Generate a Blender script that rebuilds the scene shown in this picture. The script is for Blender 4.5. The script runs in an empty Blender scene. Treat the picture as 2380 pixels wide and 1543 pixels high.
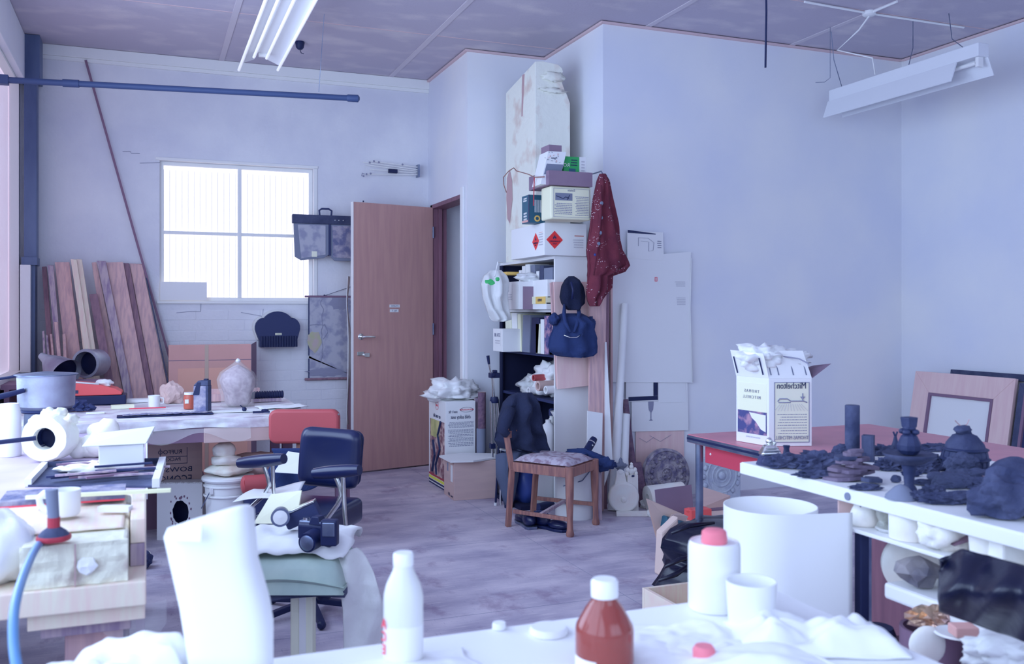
import bpy, bmesh, math, random
from mathutils import Vector, Matrix, noise
random.seed(7)
# ------------------------------------------------------------ camera frame
F=2150.0; CX=1190.0; HY=725.0; H=1.35
TH=math.atan(850/F)
FW=Vector((math.sin(TH),math.cos(TH),0)); RT=Vector((math.cos(TH),-math.sin(TH),0))
SC=bpy.context.scene
def ray(px,py): return FW+RT*((px-CX)/F)+Vector((0,0,(HY-py)/F))
CAM=Vector((0,0,H))
def at(px,py,Z): return CAM+ray(px,py)*Z
def onz(px,py,z): r=ray(px,py); return CAM+r*((z-H)/r.z)
def ony(px,py,y): r=ray(px,py); return CAM+r*(y/r.y)
def onx(px,py,x): r=ray(px,py); return CAM+r*(x/r.x)
CR=-TH   # rz that turns local x to the camera's right, local y away
cd=bpy.data.cameras.new('camera'); cam=bpy.data.objects.new('camera',cd); SC.collection.objects.link(cam)
cam.location=CAM; cam.rotation_euler=(math.pi/2,0,-TH)
cd.sensor_width=36; cd.lens=F/2380*36; cd.shift_y=-46.5/2380; cd.clip_start=.05
cd.dof.use_dof=True; cd.dof.focus_distance=5.6; cd.dof.aperture_fstop=5.0
SC.camera=cam
# room numbers
BZ=.75; BY=5.45; BX1=.90; YB=7.98; XL=-.89; XD=2.35; YC=6.9; XE=3.02; YA=5.88; XR=5.76; ZC=3.42
# ------------------------------------------------------------ light, sky, exposure
SC.view_settings.view_transform='Standard'; SC.view_settings.look='None'
SC.view_settings.gamma=1; SC.view_settings.exposure=0.0
SC.view_settings.use_curve_mapping=False
w=bpy.data.worlds.new('sky'); SC.world=w; w.use_nodes=True
w.node_tree.nodes['Background'].inputs[0].default_value=(.55,.68,1,1); w.node_tree.nodes['Background'].inputs[1].default_value=1.6
def area(name,loc,rot,sx,sy,e,col=(.55,.72,1)):
    l=bpy.data.lights.new(name,'AREA'); l.shape='RECTANGLE'; l.size=sx; l.size_y=sy; l.energy=e; l.color=col
    o=bpy.data.objects.new(name,l); SC.collection.objects.link(o); o.location=loc; o.rotation_euler=rot; return o
# daylight in the window bays of the left wall (sill .9, head 3.1)
for i,(y0,y1,e) in enumerate([(-1.9,.1,30),(.3,2.3,36),(2.5,4.5,54),(4.7,5.6,34)]):
    area('daylight_and_fill',(XL-.04,(y0+y1)/2,2.0),(0,-math.pi/2,0),2.1,y1-y0,e)
# general fill light added before the rear wall, which has no window opening
area('daylight_and_fill',(2.4,-2.45,2.1),(math.pi/2,0,0),3.6,1.9,52)
# daylight behind the back wall's frosted window
area('daylight_and_fill',(.715,YB+.3,2.0),(-math.pi/2,0,0),1.2,1.1,26,(.8,.86,1))
# ------------------------------------------------------------ materials
def lin(v): v/=255; return v/12.92 if v<=.04045 else ((v+.055)/1.055)**2.4
WREF=(.62,.68,.92)
def C(r,g,b): return tuple(min(.9,lin(v)/q) for v,q in zip((r,g,b),WREF))
def mat(name,col,rough=.7,metal=0,col2=None,vs=6,bump=0,bs=60,vlo=.35,vhi=.65,stretch=None,spec=.4,trans=0,alpha=1,emit=0,coat=0,kind='noise'):
    m=bpy.data.materials.new(name); m.use_nodes=True; nt=m.node_tree; N=nt.nodes; L=nt.links
    b=N['Principled BSDF']; c=C(*col); b.inputs['Base Color'].default_value=(*c,1)
    b.inputs['Roughness'].default_value=rough; b.inputs['Metallic'].default_value=metal
    b.inputs['Specular IOR Level'].default_value=spec
    if trans: b.inputs['Transmission Weight'].default_value=trans
    if coat: b.inputs['Coat Weight'].default_value=coat
    if alpha<1: b.inputs['Alpha'].default_value=alpha
    tc=N.new('ShaderNodeTexCoord'); src=tc.outputs['Object']
    if stretch:
        mp=N.new('ShaderNodeMapping'); mp.inputs['Scale'].default_value=stretch; L.new(src,mp.inputs[0]); src=mp.outputs[0]
    if col2:
        if kind=='noise':
            n=N.new('ShaderNodeTexNoise'); n.inputs['Scale'].default_value=vs; n.inputs['Detail'].default_value=6; o=n.outputs[0]
        elif kind=='voronoi':
            n=N.new('ShaderNodeTexVoronoi'); n.inputs['Scale'].default_value=vs; o=n.outputs['Distance']
        else:
            n=N.new('ShaderNodeTexWave'); n.inputs['Scale'].default_value=vs; n.inputs['Distortion'].default_value=3; n.inputs['Detail'].default_value=3; o=n.outputs[0]
        L.new(src,n.inputs['Vector'])
        r=N.new('ShaderNodeValToRGB'); r.color_ramp.elements[0].position=vlo; r.color_ramp.elements[1].position=vhi
        r.color_ramp.elements[0].color=(*c,1); r.color_ramp.elements[1].color=(*C(*col2),1)
        L.new(o,r.inputs[0]); L.new(r.outputs[0],b.inputs['Base Color'])
    if bump:
        n=N.new('ShaderNodeTexNoise'); n.inputs['Scale'].default_value=bs; n.inputs['Detail'].default_value=4; L.new(src,n.inputs['Vector'])
        bp=N.new('ShaderNodeBump'); bp.inputs['Strength'].default_value=bump; bp.inputs['Distance'].default_value=.01
        L.new(n.outputs[0],bp.inputs['Height']); L.new(bp.outputs[0],b.inputs['Normal'])
    if emit:
        b.inputs['Emission Strength'].default_value=emit; b.inputs['Emission Color'].default_value=(*[lin(v) for v in col],1)
    return m
MT={}
def m_(k,*a,**q): MT[k]=mat(k,*a,**q)
m_('wall paint',(196,204,240),.85,col2=(186,196,236),vs=1.2,bump=.05,bs=120)
m_('brick paint',(192,200,232),.85,col2=(180,188,224),vs=2.0,bump=.25,bs=40)
m_('ceiling board',(158,158,196),.9,col2=(182,182,212),vs=2.6,vlo=.5,vhi=.78,stretch=(1,1.7,1),bump=.15,bs=60)
m_('ceiling strip',(172,172,206),.9)
m_('cornice',(182,166,192),.8)
m_('trim white',(205,208,232),.6)
m_('floor',(138,136,178),.55,col2=(182,180,216),vs=2.4,vlo=.32,vhi=.68,stretch=(1,2.2,1),bump=.15,bs=25)
m_('bench film',(176,174,208),.5,col2=(214,216,238),vs=9,vlo=.4,vhi=.62,bump=.3,bs=30)
m_('film',(206,192,222),.5,col2=(240,230,242),vs=7,vlo=.3,vhi=.7,stretch=(1,1,.6),bump=.3,bs=30,emit=.55)
m_('frosted pane',(250,244,250),.4,emit=1.0)
m_('post steel',(58,74,124),.5,col2=(88,106,154),vs=3,stretch=(1,1,.3),bump=.1,bs=50)
m_('pipe',(54,72,126),.5)
m_('door veneer',(164,132,144),.55,col2=(156,124,138),vs=5,stretch=(6,6,.5))
m_('door frame',(116,84,112),.5,col2=(100,72,100),vs=6,stretch=(5,5,.5))
m_('chrome',(190,200,225),.18,1)
m_('steel',(120,134,175),.35,.8,col2=(90,104,150),vs=9)
m_('galv',(150,164,200),.45,.6,col2=(120,120,160),vs=5,bump=.1)
m_('black vinyl',(11,22,70),.3,spec=.6)
m_('black',(15,26,74),.5)
m_('navy',(36,46,96),.6)
m_('dark interior',(14,20,60),.8)
m_('white paint',(214,218,240),.55)
m_('white plastic',(226,230,242),.35)
m_('white laminate',(224,228,244),.4)
m_('paper',(216,220,240),.8)
m_('paper2',(206,212,238),.85,col2=(198,204,232),vs=2)
m_('plaster',(212,214,228),.85,col2=(196,196,216),vs=9,bump=.3,bs=30)
m_('plaster dirty',(214,214,222),.9,col2=(176,160,170),vs=4.5,vlo=.52,vhi=.72,bump=.6,bs=18)
m_('stone block',(190,196,204),.85,col2=(150,144,156),vs=16,vlo=.52,vhi=.72,bump=.5,bs=40)
m_('cloth white',(222,226,240),.9,bump=.3,bs=12)
m_('plastic sheet',(200,210,232),.25,alpha=.22,bump=.3,bs=14)
m_('bag film',(206,214,236),.25,bump=.4,bs=16)
m_('mesh cloth',(204,216,232),.7,alpha=.80,bump=.5,bs=30)
m_('carton brown',(180,162,178),.8,col2=(172,154,172),vs=3,stretch=(1,1,8))
m_('carton dark',(122,108,142),.85,col2=(112,98,134),vs=3)
m_('carton pink',(190,150,166),.8,col2=(182,146,158),vs=3)
m_('carton pink light',(202,156,160),.8)
m_('carton white',(218,222,240),.7)
m_('carton cream',(206,204,204),.8)
m_('cream',(214,216,212),.8)
m_('tape',(168,154,160),.4)
m_('red',(150,50,74),.5)
m_('red pink',(200,84,98),.5)
m_('table red top',(176,112,142),.35,col2=(166,102,134),vs=8)
m_('table red apron',(170,60,92),.5)
m_('red vinyl',(154,72,88),.45,col2=(150,70,86),vs=5)
m_('coat',(100,44,66),.95,col2=(84,36,60),vs=10,bump=.35,bs=160)
m_('knit',(22,30,66),1,bump=.9,bs=260)
m_('blue cloth',(34,50,104),.95,bump=.4,bs=120)
m_('blue plastic',(40,60,140),.4)
m_('jumper',(36,44,80),1,bump=.7,bs=200)
m_('trouser',(76,88,128),.95,bump=.3,bs=60)
m_('seat fabric',(158,156,190),.9,col2=(124,110,140),vs=26,vlo=.45,vhi=.6,bump=.2)
m_('oak',(142,104,106),.5,col2=(110,80,92),vs=9,stretch=(6,6,.8))
m_('pine',(186,160,178),.75,col2=(160,136,162),vs=6,vlo=.4,vhi=.7,stretch=(9,9,.6))
m_('pine grey',(160,150,178),.8,col2=(118,104,150),vs=6,vlo=.4,vhi=.7,stretch=(9,9,.6))
m_('pine dark',(130,106,132),.8,col2=(108,88,118),vs=6,stretch=(9,9,.6))
m_('pine pale',(216,196,202),.75,col2=(204,182,194),vs=8,stretch=(8,1,1))
m_('plywood',(202,178,198),.7,col2=(192,168,190),vs=5,stretch=(6,6,.6))
m_('kraft',(190,176,190),.85)
m_('bark',(108,88,118),.95,col2=(86,70,104),vs=30,bump=.8,bs=60)
m_('medallion',(142,140,168),.9,col2=(92,90,132),vs=22,vlo=.4,vhi=.62,bump=.7,bs=50)
m_('relief pale',(166,178,212),.85,col2=(150,162,202),vs=14,bump=.6,bs=40)
m_('charcoal',(44,52,92),.9,col2=(68,76,118),vs=14,bump=.7,bs=45)
m_('iron',(26,36,80),.55,col2=(42,52,98),vs=14,bump=.2,bs=60)
m_('slate purple',(108,100,134),.85,col2=(84,78,112),vs=9,bump=.5,bs=45)
m_('slate blue',(64,72,112),.85,col2=(46,54,92),vs=9,bump=.5,bs=45)
m_('cone grey',(104,114,152),.8)
m_('bristle',(52,58,106),.95,col2=(70,76,126),vs=80,bump=.8,bs=150,stretch=(3,3,.3))
m_('black poly',(10,15,46),.3,spec=.45,bump=.3,bs=14)
m_('hose',(80,124,190),.35)
m_('amber',(152,76,80),.12,trans=.45,spec=.6)
m_('red liquid',(206,60,90),.3)
m_('jar glass',(196,206,226),.08,trans=.75,alpha=.85)
m_('milk plastic',(212,212,232),.35,trans=.15)
m_('pale green',(146,166,180),.6,col2=(132,154,170),vs=9)
m_('teal',(40,84,120),.5)
m_('green',(44,150,96),.5)
m_('yellow',(222,206,90),.6)
m_('mustard',(196,170,110),.6)
m_('ruler yellow',(222,222,196),.6)
m_('terracotta',(140,126,156),.9,col2=(170,160,190),vs=30,bump=.9,bs=30)
m_('orange',(160,84,80),.4)
m_('diamond red',(206,52,64),.5)
m_('ink',(36,46,92),.7)
m_('ink soft',(120,126,166),.8)
m_('ink faint',(168,174,206),.8)
m_('ink red',(206,70,100),.7)
m_('map',(150,156,190),.7,col2=(124,130,172),vs=12,vlo=.45,vhi=.6)
m_('map green',(150,160,140),.7,col2=(160,150,170),vs=12)
m_('grass poly',(196,206,234),.4,alpha=.75,bump=.3)
m_('photo blue',(60,66,130),.6,col2=(150,120,160),vs=22,vlo=.45,vhi=.6)
m_('photo red',(110,76,100),.6,col2=(180,164,180),vs=16,vlo=.45,vhi=.6)
m_('photo green',(150,156,120),.6,col2=(186,186,150),vs=9)
m_('gold foil',(190,168,160),.25,.8,col2=(150,130,140),vs=14,bump=.8,bs=30)
m_('rock silver',(140,140,160),.5,.2,col2=(90,92,120),vs=9,bump=.6,bs=20)
m_('tube lamp',(238,240,250),.3,emit=.35)
m_('reflector',(190,200,236),.45)
m_('stain',(160,138,160),.9)
m_('batik',(196,200,226),.8,col2=(120,130,180),vs=20,vlo=.5,vhi=.55)
m_('tray bits',(140,140,176),.8,col2=(90,96,146),vs=18,vlo=.4,vhi=.6,bump=.5)
m_('pink cap',(232,110,140),.45)
m_('violet board',(172,164,204),.7,col2=(156,148,194),vs=3)
m_('wood shade',(112,92,128),.8)
# fine scuffs and brownish wear over the floor
def wear():
    nt=MT['floor'].node_tree; N=nt.nodes; L=nt.links; b=N['Principled BSDF']; tc=N.new('ShaderNodeTexCoord'); src=b.inputs['Base Color'].links[0].from_socket
    for (sc_,st,lo,hi,c,amt) in ((7,(1,9,1),.52,.72,(196,196,226),.55),(3.1,(1.4,1,1),.55,.66,(112,92,140),.5),(16,(7,1,1),.60,.72,(92,92,146),.5)):
        mp=N.new('ShaderNodeMapping'); mp.inputs['Scale'].default_value=st; L.new(tc.outputs['Object'],mp.inputs[0])
        n=N.new('ShaderNodeTexNoise'); n.inputs['Scale'].default_value=sc_; n.inputs['Detail'].default_value=8; n.inputs['Roughness'].default_value=.65; L.new(mp.outputs[0],n.inputs['Vector'])
        r=N.new('ShaderNodeMapRange'); r.inputs[1].default_value=lo; r.inputs[2].default_value=hi; r.inputs[4].default_value=amt; L.new(n.outputs[0],r.inputs[0])
        x=N.new('ShaderNodeMix'); x.data_type='RGBA'; L.new(r.outputs[0],x.inputs[0]); L.new(src,x.inputs[6]); x.inputs[7].default_value=(*C(*c),1); src=x.outputs[2]
    L.new(src,b.inputs['Base Color'])
wear()
# paint flecks on the red coat
def flecks():
    m=MT['coat']; nt=m.node_tree; N=nt.nodes; L=nt.links; b=N['Principled BSDF']
    v=N.new('ShaderNodeTexVoronoi'); v.inputs['Scale'].default_value=75; tc=N.new('ShaderNodeTexCoord'); L.new(tc.outputs['Object'],v.inputs['Vector'])
    n=N.new('ShaderNodeTexNoise'); n.inputs['Scale'].default_value=7; L.new(tc.outputs['Object'],n.inputs['Vector'])
    a=N.new('ShaderNodeMath'); a.operation='LESS_THAN'; a.inputs[1].default_value=.20; L.new(v.outputs['Distance'],a.inputs[0])
    g=N.new('ShaderNodeMath'); g.operation='GREATER_THAN'; g.inputs[1].default_value=.50; L.new(n.outputs[0],g.inputs[0])
    mu=N.new('ShaderNodeMath'); mu.operation='MULTIPLY'; L.new(a.outputs[0],mu.inputs[0]); L.new(g.outputs[0],mu.inputs[1])
    x=N.new('ShaderNodeMix'); x.data_type='RGBA'; src=b.inputs['Base Color'].links[0].from_socket
    L.new(mu.outputs[0],x.inputs[0]); L.new(src,x.inputs[6]); x.inputs[7].default_value=(*C(190,180,214),1); L.new(x.outputs[2],b.inputs['Base Color'])
flecks()
# ------------------------------------------------------------ mesh kit
class M:
    def __init__(s): s.v=[]; s.f=[]
    def add(s,vs,fs):
        b=len(s.v); s.v+= [Vector(v) for v in vs]; s.f+=[tuple(i+b for i in f) for f in fs]; return s
    def box(s,x0,y0,z0,x1,y1,z1):
        return s.add([(x0,y0,z0),(x1,y0,z0),(x1,y1,z0),(x0,y1,z0),(x0,y0,z1),(x1,y0,z1),(x1,y1,z1),(x0,y1,z1)],
          [(0,3,2,1),(4,5,6,7),(0,1,5,4),(1,2,6,5),(2,3,7,6),(3,0,4,7)])
    def bar(s,a,b,w,h=None,up=(0,0,1)):
        a=Vector(a); b=Vector(b); h=h or w; d=(b-a).normalized(); u=Vector(up)
        if abs(d.dot(u))>.95: u=Vector((0,1,0))
        sd=d.cross(u).normalized(); u=sd.cross(d); vs=[]
        for p in (a,b):
            for i,j in ((-1,-1),(1,-1),(1,1),(-1,1)): vs.append(p+sd*(i*w/2)+u*(j*h/2))
        return s.add(vs,[(0,1,2,3),(7,6,5,4),(0,4,5,1),(1,5,6,2),(2,6,7,3),(3,7,4,0)])
    def frame(s,x0,z0,x1,z1,e,y0,y1):
        return s.box(x0,y0,z0,x0+e,y1,z1).box(x1-e,y0,z0,x1,y1,z1).box(x0+e,y0,z0,x1-e,y1,z0+e).box(x0+e,y0,z1-e,x1-e,y1,z1)
    def hexa(s,b,t):   # 4 bottom points, 4 top points
        return s.add(list(b)+list(t),[(0,3,2,1),(4,5,6,7),(0,1,5,4),(1,2,6,5),(2,3,7,6),(3,0,4,7)])
    def tube(s,pts,r,n=10,caps=True):
        pts=[Vector(p) for p in pts]; rs=r if isinstance(r,(list,tuple)) else [r]*len(pts); vs=[]; fs=[]
        t=(pts[1]-pts[0]).normalized(); u=t.orthogonal().normalized()
        for i,p in enumerate(pts):
            if i>0:
                a=pts[i]-pts[i-1]; t2=(pts[min(i+1,len(pts)-1)]-pts[i-1]).normalized()
                u=(u-t2*u.dot(t2)).normalized(); t=t2
            w=t.cross(u)
            for k in range(n):
                q=2*math.pi*k/n; vs.append(p+(u*math.cos(q)+w*math.sin(q))*rs[i])
        for i in range(len(pts)-1):
            for k in range(n): fs.append((i*n+k,i*n+(k+1)%n,(i+1)*n+(k+1)%n,(i+1)*n+k))
        if caps: fs.append(tuple(range(n))[::-1]); fs.append(tuple((len(pts)-1)*n+k for k in range(n)))
        return s.add(vs,fs)
    def lathe(s,prof,n=24,c=(0,0,0),cap=True,ax=None,wob=0,a0=0,a1=2*math.pi):
        c=Vector(c); vs=[]; fs=[]; full=abs(a1-a0-2*math.pi)<1e-6; nn=n if full else n+1
        for i,(r,z) in enumerate(prof):
            for k in range(nn):
                q=a0+(a1-a0)*k/n; rr=r*(1+wob*noise.noise(Vector((math.cos(q)*2,math.sin(q)*2,z*6+c.x))))
                vs.append(Vector((rr*math.cos(q),rr*math.sin(q),z)))
        for i in range(len(prof)-1):
            for k in range(n if full else n): 
                a,b=k,(k+1)%nn
                fs.append((i*nn+a,i*nn+b,(i+1)*nn+b,(i+1)*nn+a))
        if cap and full:
            if prof[0][0]>1e-6: fs.append(tuple(range(nn))[::-1])
            if prof[-1][0]>1e-6: fs.append(tuple((len(prof)-1)*nn+k for k in range(nn)))
        if ax is not None:
            qt=Vector((0,0,1)).rotation_difference(Vector(ax)); vs=[qt@v for v in vs]
        return s.add([v+c for v in vs],fs)
    def prism(s,poly,d0,d1,plane='xz'):  # outline in xz extruded over y, or xy over z
        n=len(poly); g=(lambda p,d:(p[0],d,p[1])) if plane=='xz' else ((lambda p,d:(p[0],p[1],d)) if plane=='xy' else (lambda p,d:(d,p[0],p[1])))
        vs=[g(p,d0) for p in poly]+[g(p,d1) for p in poly]
        return s.add(vs,[tuple(range(n)),tuple(range(2*n-1,n-1,-1))]+[(i,i+n,(i+1)%n+n,(i+1)%n) for i in range(n)])
    def blob(s,c,r,amp=.25,fr=1.5,seed=0,sub=3,flat=None,ridge=False):
        bm=bmesh.new(); bmesh.ops.create_icosphere(bm,subdivisions=sub,radius=1); c=Vector(c); r=Vector(r) if hasattr(r,'__len__') else Vector((r,r,r))
        of=Vector((seed*3.7,seed*1.3,seed*7.1)); vs=[]
        for v in bm.verts:
            p=v.co; d=noise.fractal(p*fr+of,.8,2.0,3) if not ridge else (abs(noise.noise(p*fr+of))*2-.5)
            q=p*(1+amp*d); 
            if flat is not None: q.z=max(q.z,flat)
            vs.append(Vector((q.x*r.x,q.y*r.y,q.z*r.z))+c)
        fs=[tuple(l.index for l in f.verts) for f in bm.faces]; bm.free(); return s.add(vs,fs)
    def grid(s,fn,nu,nv,th=0.0):
        vs=[Vector(fn(i/nu,j/nv)) for j in range(nv+1) for i in range(nu+1)]
        fs=[(j*(nu+1)+i,j*(nu+1)+i+1,(j+1)*(nu+1)+i+1,(j+1)*(nu+1)+i) for j in range(nv) for i in range(nu)]
        return s.add(vs,fs)
    def xf(s,mtx):
        s.v=[mtx@v for v in s.v]; return s
def build(name,m,mt,parent=None,loc=None,rot=None,smooth=False,bevel=0,thick=0,sub=0,seg=2):
    me=bpy.data.meshes.new(name); me.from_pydata([tuple(v) for v in m.v],[],m.f); me.validate()
    if not thick:
        bm=bmesh.new(); bm.from_mesh(me); bmesh.ops.recalc_face_normals(bm,faces=bm.faces); bm.to_mesh(me); bm.free()
    me.materials.append(MT[mt] if isinstance(mt,str) else mt)
    if smooth:
        for p in me.polygons: p.use_smooth=True
    o=bpy.data.objects.new(name,me); SC.collection.objects.link(o)
    if parent: o.parent=parent
    if loc is not None: o.location=loc
    if rot is not None: o.rotation_euler=rot
    if thick: q=o.modifiers.new('t','SOLIDIFY'); q.thickness=thick; q.offset=0
    if sub: q=o.modifiers.new('s','SUBSURF'); q.levels=q.render_levels=sub
    if bevel: q=o.modifiers.new('b','BEVEL'); q.width=bevel; q.segments=seg; q.limit_method='ANGLE'
    if smooth=='auto':
        bm=bmesh.new(); bm.from_mesh(me)
        for e in bm.edges:
            if len(e.link_faces)==2 and e.calc_face_angle(0)>.7: e.smooth=False
        bm.to_mesh(me); bm.free()
    return o
def tag(o,label,cat,group=None,kind=None):
    if label: o['label']=label
    if cat: o['category']=cat
    if group: o['group']=group
    if kind: o['kind']=kind
    return o
def T(name,label,cat,loc,rz=0,group=None,rot=None):
    o=bpy.data.objects.new(name,None); SC.collection.objects.link(o); o.empty_display_size=.05
    o.location=loc; o.rotation_euler=rot or (0,0,rz); return tag(o,label,cat,group)
def O(name,label,cat,m,mt,loc=(0,0,0),rz=0,group=None,rot=None,**k):
    o=build(name,m,mt,None,loc,rot or (0,0,rz),**k); return tag(o,label,cat,group)
def S(name,m,mt,**k): o=build(name,m,mt,**k); o['kind']='structure'; return o
def write(parent,s,size,c,right,up,mt,name='lettering',mirror=True,label=None,font_w=1.0,al='CENTER'):
    # the photograph is printed mirror-wise, so its lettering runs right to left
    right=Vector(right).normalized(); up=Vector(up).normalized(); out=right.cross(up)
    cu=bpy.data.curves.new('t','FONT'); cu.body=s; cu.size=size; cu.align_x=al; cu.align_y='CENTER'; cu.extrude=.0006; cu.resolution_u=2
    if al!='CENTER': pass
    t=bpy.data.objects.new('t',cu); me=bpy.data.meshes.new_from_object(t); bpy.data.objects.remove(t); bpy.data.curves.remove(cu)
    X=-right if mirror else right
    Z=X.cross(up)
    mtx=Matrix((( X.x*font_w,up.x,Z.x,c[0]+out.x*.002),(X.y*font_w,up.y,Z.y,c[1]+out.y*.002),(X.z*font_w,up.z,Z.z,c[2]+out.z*.002),(0,0,0,1)))
    me.transform(mtx); me.materials.clear(); me.materials.append(MT[mt])
    o=bpy.data.objects.new(name,me); SC.collection.objects.link(o); o.parent=parent
    if label: o['label']=label
    return o
def lines(parent,c,w,h,n,right,up,mt,name='text_lines',var=.3,th=.45):
    # block of small print: n rows of short dashes, flat print on its face
    right=Vector(right).normalized(); up=Vector(up).normalized(); out=right.cross(up); m=M(); c=Vector(c)
    for i in range(n):
        y=h/2-h*(i+.5)/n; x=-w/2; end=w/2*(1-var*random.random())
        while x<end:
            l=min(end-x,w*random.uniform(.04,.11)); p=c+up*y+out*.0012
            a=p-right*x; b=p-right*(x+l); q=up*(h/n*th/2)
            m.add([a-q,b-q,b+q,a+q],[(0,1,2,3)]); x+=l+w*.018
    return build(name,m,mt,parent)
def patch(parent,name,c,w,h,right,up,mt,th=.001,label=None):
    right=Vector(right).normalized(); up=Vector(up).normalized(); out=right.cross(up); c=Vector(c); m=M()
    a=[c-right*w/2-up*h/2,c+right*w/2-up*h/2,c+right*w/2+up*h/2,c-right*w/2+up*h/2]
    m.hexa(a,[p+out*th for p in a]); o=build(name,m,mt,parent)
    if label: o['label']=label
    return o
NX=(0,-1,0); PX=(1,0,0); UP=(0,0,1)   # right-vectors as seen on a -x face and on a -y face
def carton(name,label,cat,loc,rz,w,d,h,mt,group=None,flaps=None,wall=.004,open_top=False,tape=None):
    t=T(name,label,cat,loc,rz,group)
    m=M()
    if open_top:
        m.box(0,0,0,w,d,wall); m.box(0,0,wall,w,wall,h); m.box(0,d-wall,wall,w,d,h); m.box(0,wall,wall,wall,d-wall,h); m.box(w-wall,wall,wall,w,d-wall,h)
    else: m.box(0,0,0,w,d,h)
    build('body',m,mt,t,bevel=.002 if not open_top else 0)
    return t
# ============================================================ ROOM
fl=S('floor',M().box(XL-.2,-2.6,-.1,XR+.2,YB+.2,0),'floor')
# faint sheet joints of the floor
for x in (.9,2.12,3.34): build('floor_joint',M().box(x,-2.5,0,x+.0025,YB,.0005),'ink soft',fl)
for y in (3.9,5.1,6.3): build('floor_joint',M().box(XL,y,0,XR,y+.0025,.0005),'ink soft',fl)
cl=S('ceiling',M().box(XL-.2,-2.6,ZC+.012,XR+.2,YB+.2,ZC+.1),'ceiling strip')
xs=[XL,.575,2.0,3.38,4.65,XR]; ys=[-2.5,-1.5,.13,1.76,3.39,5.02,6.65,YB]
for i in range(len(xs)-1):
    for j in range(len(ys)-1):
        build('ceiling_panel',M().box(xs[i]+.004,ys[j]+.004,ZC,xs[i+1]-.004,ys[j+1]-.004,ZC+.014),'ceiling board',cl)
for x in xs[1:-1]: build('cover_strip',M().box(x-.022,-2.5,ZC-.006,x+.022,YB,ZC),'ceiling strip',cl,bevel=.002)
for y in ys[1:-1]: build('joint_line',M().box(XL,y-.004,ZC-.003,XR,y+.004,ZC),'cornice',cl)
# back wall with its window hole
wx0,wx1,wz0,wz1=.10,1.33,1.44,2.575
m=M(); m.box(XL-.1,YB,0,wx0,YB+.2,ZC); m.box(wx1,YB,0,3.5,YB+.2,ZC); m.box(wx0,YB,0,wx1,YB+.2,wz0); m.box(wx0,YB,wz1,wx1,YB+.2,ZC)
wb=S('wall_back',m,'brick paint')
BW,BH=.255,.0855; rest=M()
def brickwall(x0,x1,z0,z1,hole,parent,rest,zi):
    mesh=None; r=0; z=z0
    while z+BH<=z1:
        x=x0-(BW/2 if r%2 else 0)
        while x<x1-.03:
            a=max(x,x0); b=min(x+BW,x1)
            if b-a>.03:
                segs=[(a,b)]
                if hole and z+BH>hole[2]-.06 and z<hole[3]+.05:
                    segs=[]; 
                    if a<hole[0]-.05: segs.append((a,min(b,hole[0]-.05)))
                    if b>hole[1]+.05: segs.append((max(a,hole[1]+.05),b))
                for (p,q) in segs:
                    if q-p<.03: continue
                    pr=.0018+.0012*random.random()
                    if z<zi:
                        if abs(q-p-BW)<1e-4:
                            if mesh is None:
                                o=build('brick',M().box(.003,-.0025,.003,BW-.003,.0,BH-.003),'brick paint',parent,(p,YB,z),bevel=.0015,seg=1); mesh=o.data
                            else:
                                o=bpy.data.objects.new('brick',mesh); SC.collection.objects.link(o); o.parent=parent; o.location=(p,YB+random.uniform(-.0006,.0006),z)
                                bv=o.modifiers.new('b','BEVEL'); bv.width=.0015; bv.segments=1
                        else: build('brick',M().box(p+.003,YB-.0025,z+.003,q-.003,YB,z+BH-.003),'brick paint',parent)
                    else: rest.box(p+.003,YB-pr*.5,z+.003,q-.003,YB,z+BH-.003)
            x+=BW
        z+=BH; r+=1
brickwall(XL+.12,XD,0,3.25,(wx0,wx1,wz0,wz1),wb,rest,1.42)
brickwall(XD+.02,3.2,0,3.25,None,wb,rest,0)
o=build('brick_courses',rest,'brick paint',wb); o['kind']='stuff'
S('trim_1',M().box(XL,YB-.03,ZC-.085,XD,YB,ZC-.002).box(XL,YB-.018,ZC-.115,XD,YB,ZC-.085),'trim white',bevel=.003)
# left wall: sill wall, head, piers, window film in the visible bay
m=M(); m.box(XL-.2,-2.6,0,XL,YB,.86); m.box(XL-.2,-2.6,3.12,XL,YB,ZC)
for y0,y1 in ((-2.6,-2.0),(.14,.26),(2.34,2.46),(4.54,4.66),(5.66,5.9),(7.86,YB)): m.box(XL-.2,y0,.86,XL,y1,3.12)
S('wall_left',m,'wall paint')
wn=S('window_1',M().box(XL-.09,5.9,.9,XL-.07,7.86,3.12),'film')
build('window_frame',M().box(XL-.06,5.9,.86,XL+.0,5.94,3.12).box(XL-.06,7.82,.86,XL,7.86,3.12).box(XL-.06,5.9,3.06,XL,7.86,3.12).box(XL-.06,5.9,.86,XL+.02,7.86,.91),'trim white',wn)
build('glazing_bar',M().box(XL-.07,6.86,.9,XL-.04,6.89,3.06),'trim white',wn)
# head beam along the left wall's window
S('trim_2',M().box(XL,-2.5,3.08,XL+.05,YB-.1,ZC-.004),'wall paint',bevel=.004)
# steel post in the back left corner
px0=onz(57,105,ZC).x
post=M().box(-.85,YB-.22,0,-.775,YB-.06,1.72).box(-.85,YB-.22,1.7,-.765,YB-.08,ZC-.002)
po=S('trim_3',post,'post steel',bevel=.004)
build('post_flange',M().box(-.865,YB-.24,1.70,-.76,YB-.05,1.76),'post steel',po,bevel=.002)
build('post_casing',M().box(-.87,YB-.275,.9,-.80,YB-.225,1.70),'white paint',po,bevel=.003)
build('post_head_plate',M().box(-.875,YB-.26,ZC-.34,-.74,YB-.04,ZC-.003),'post steel',po,bevel=.003)
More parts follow.
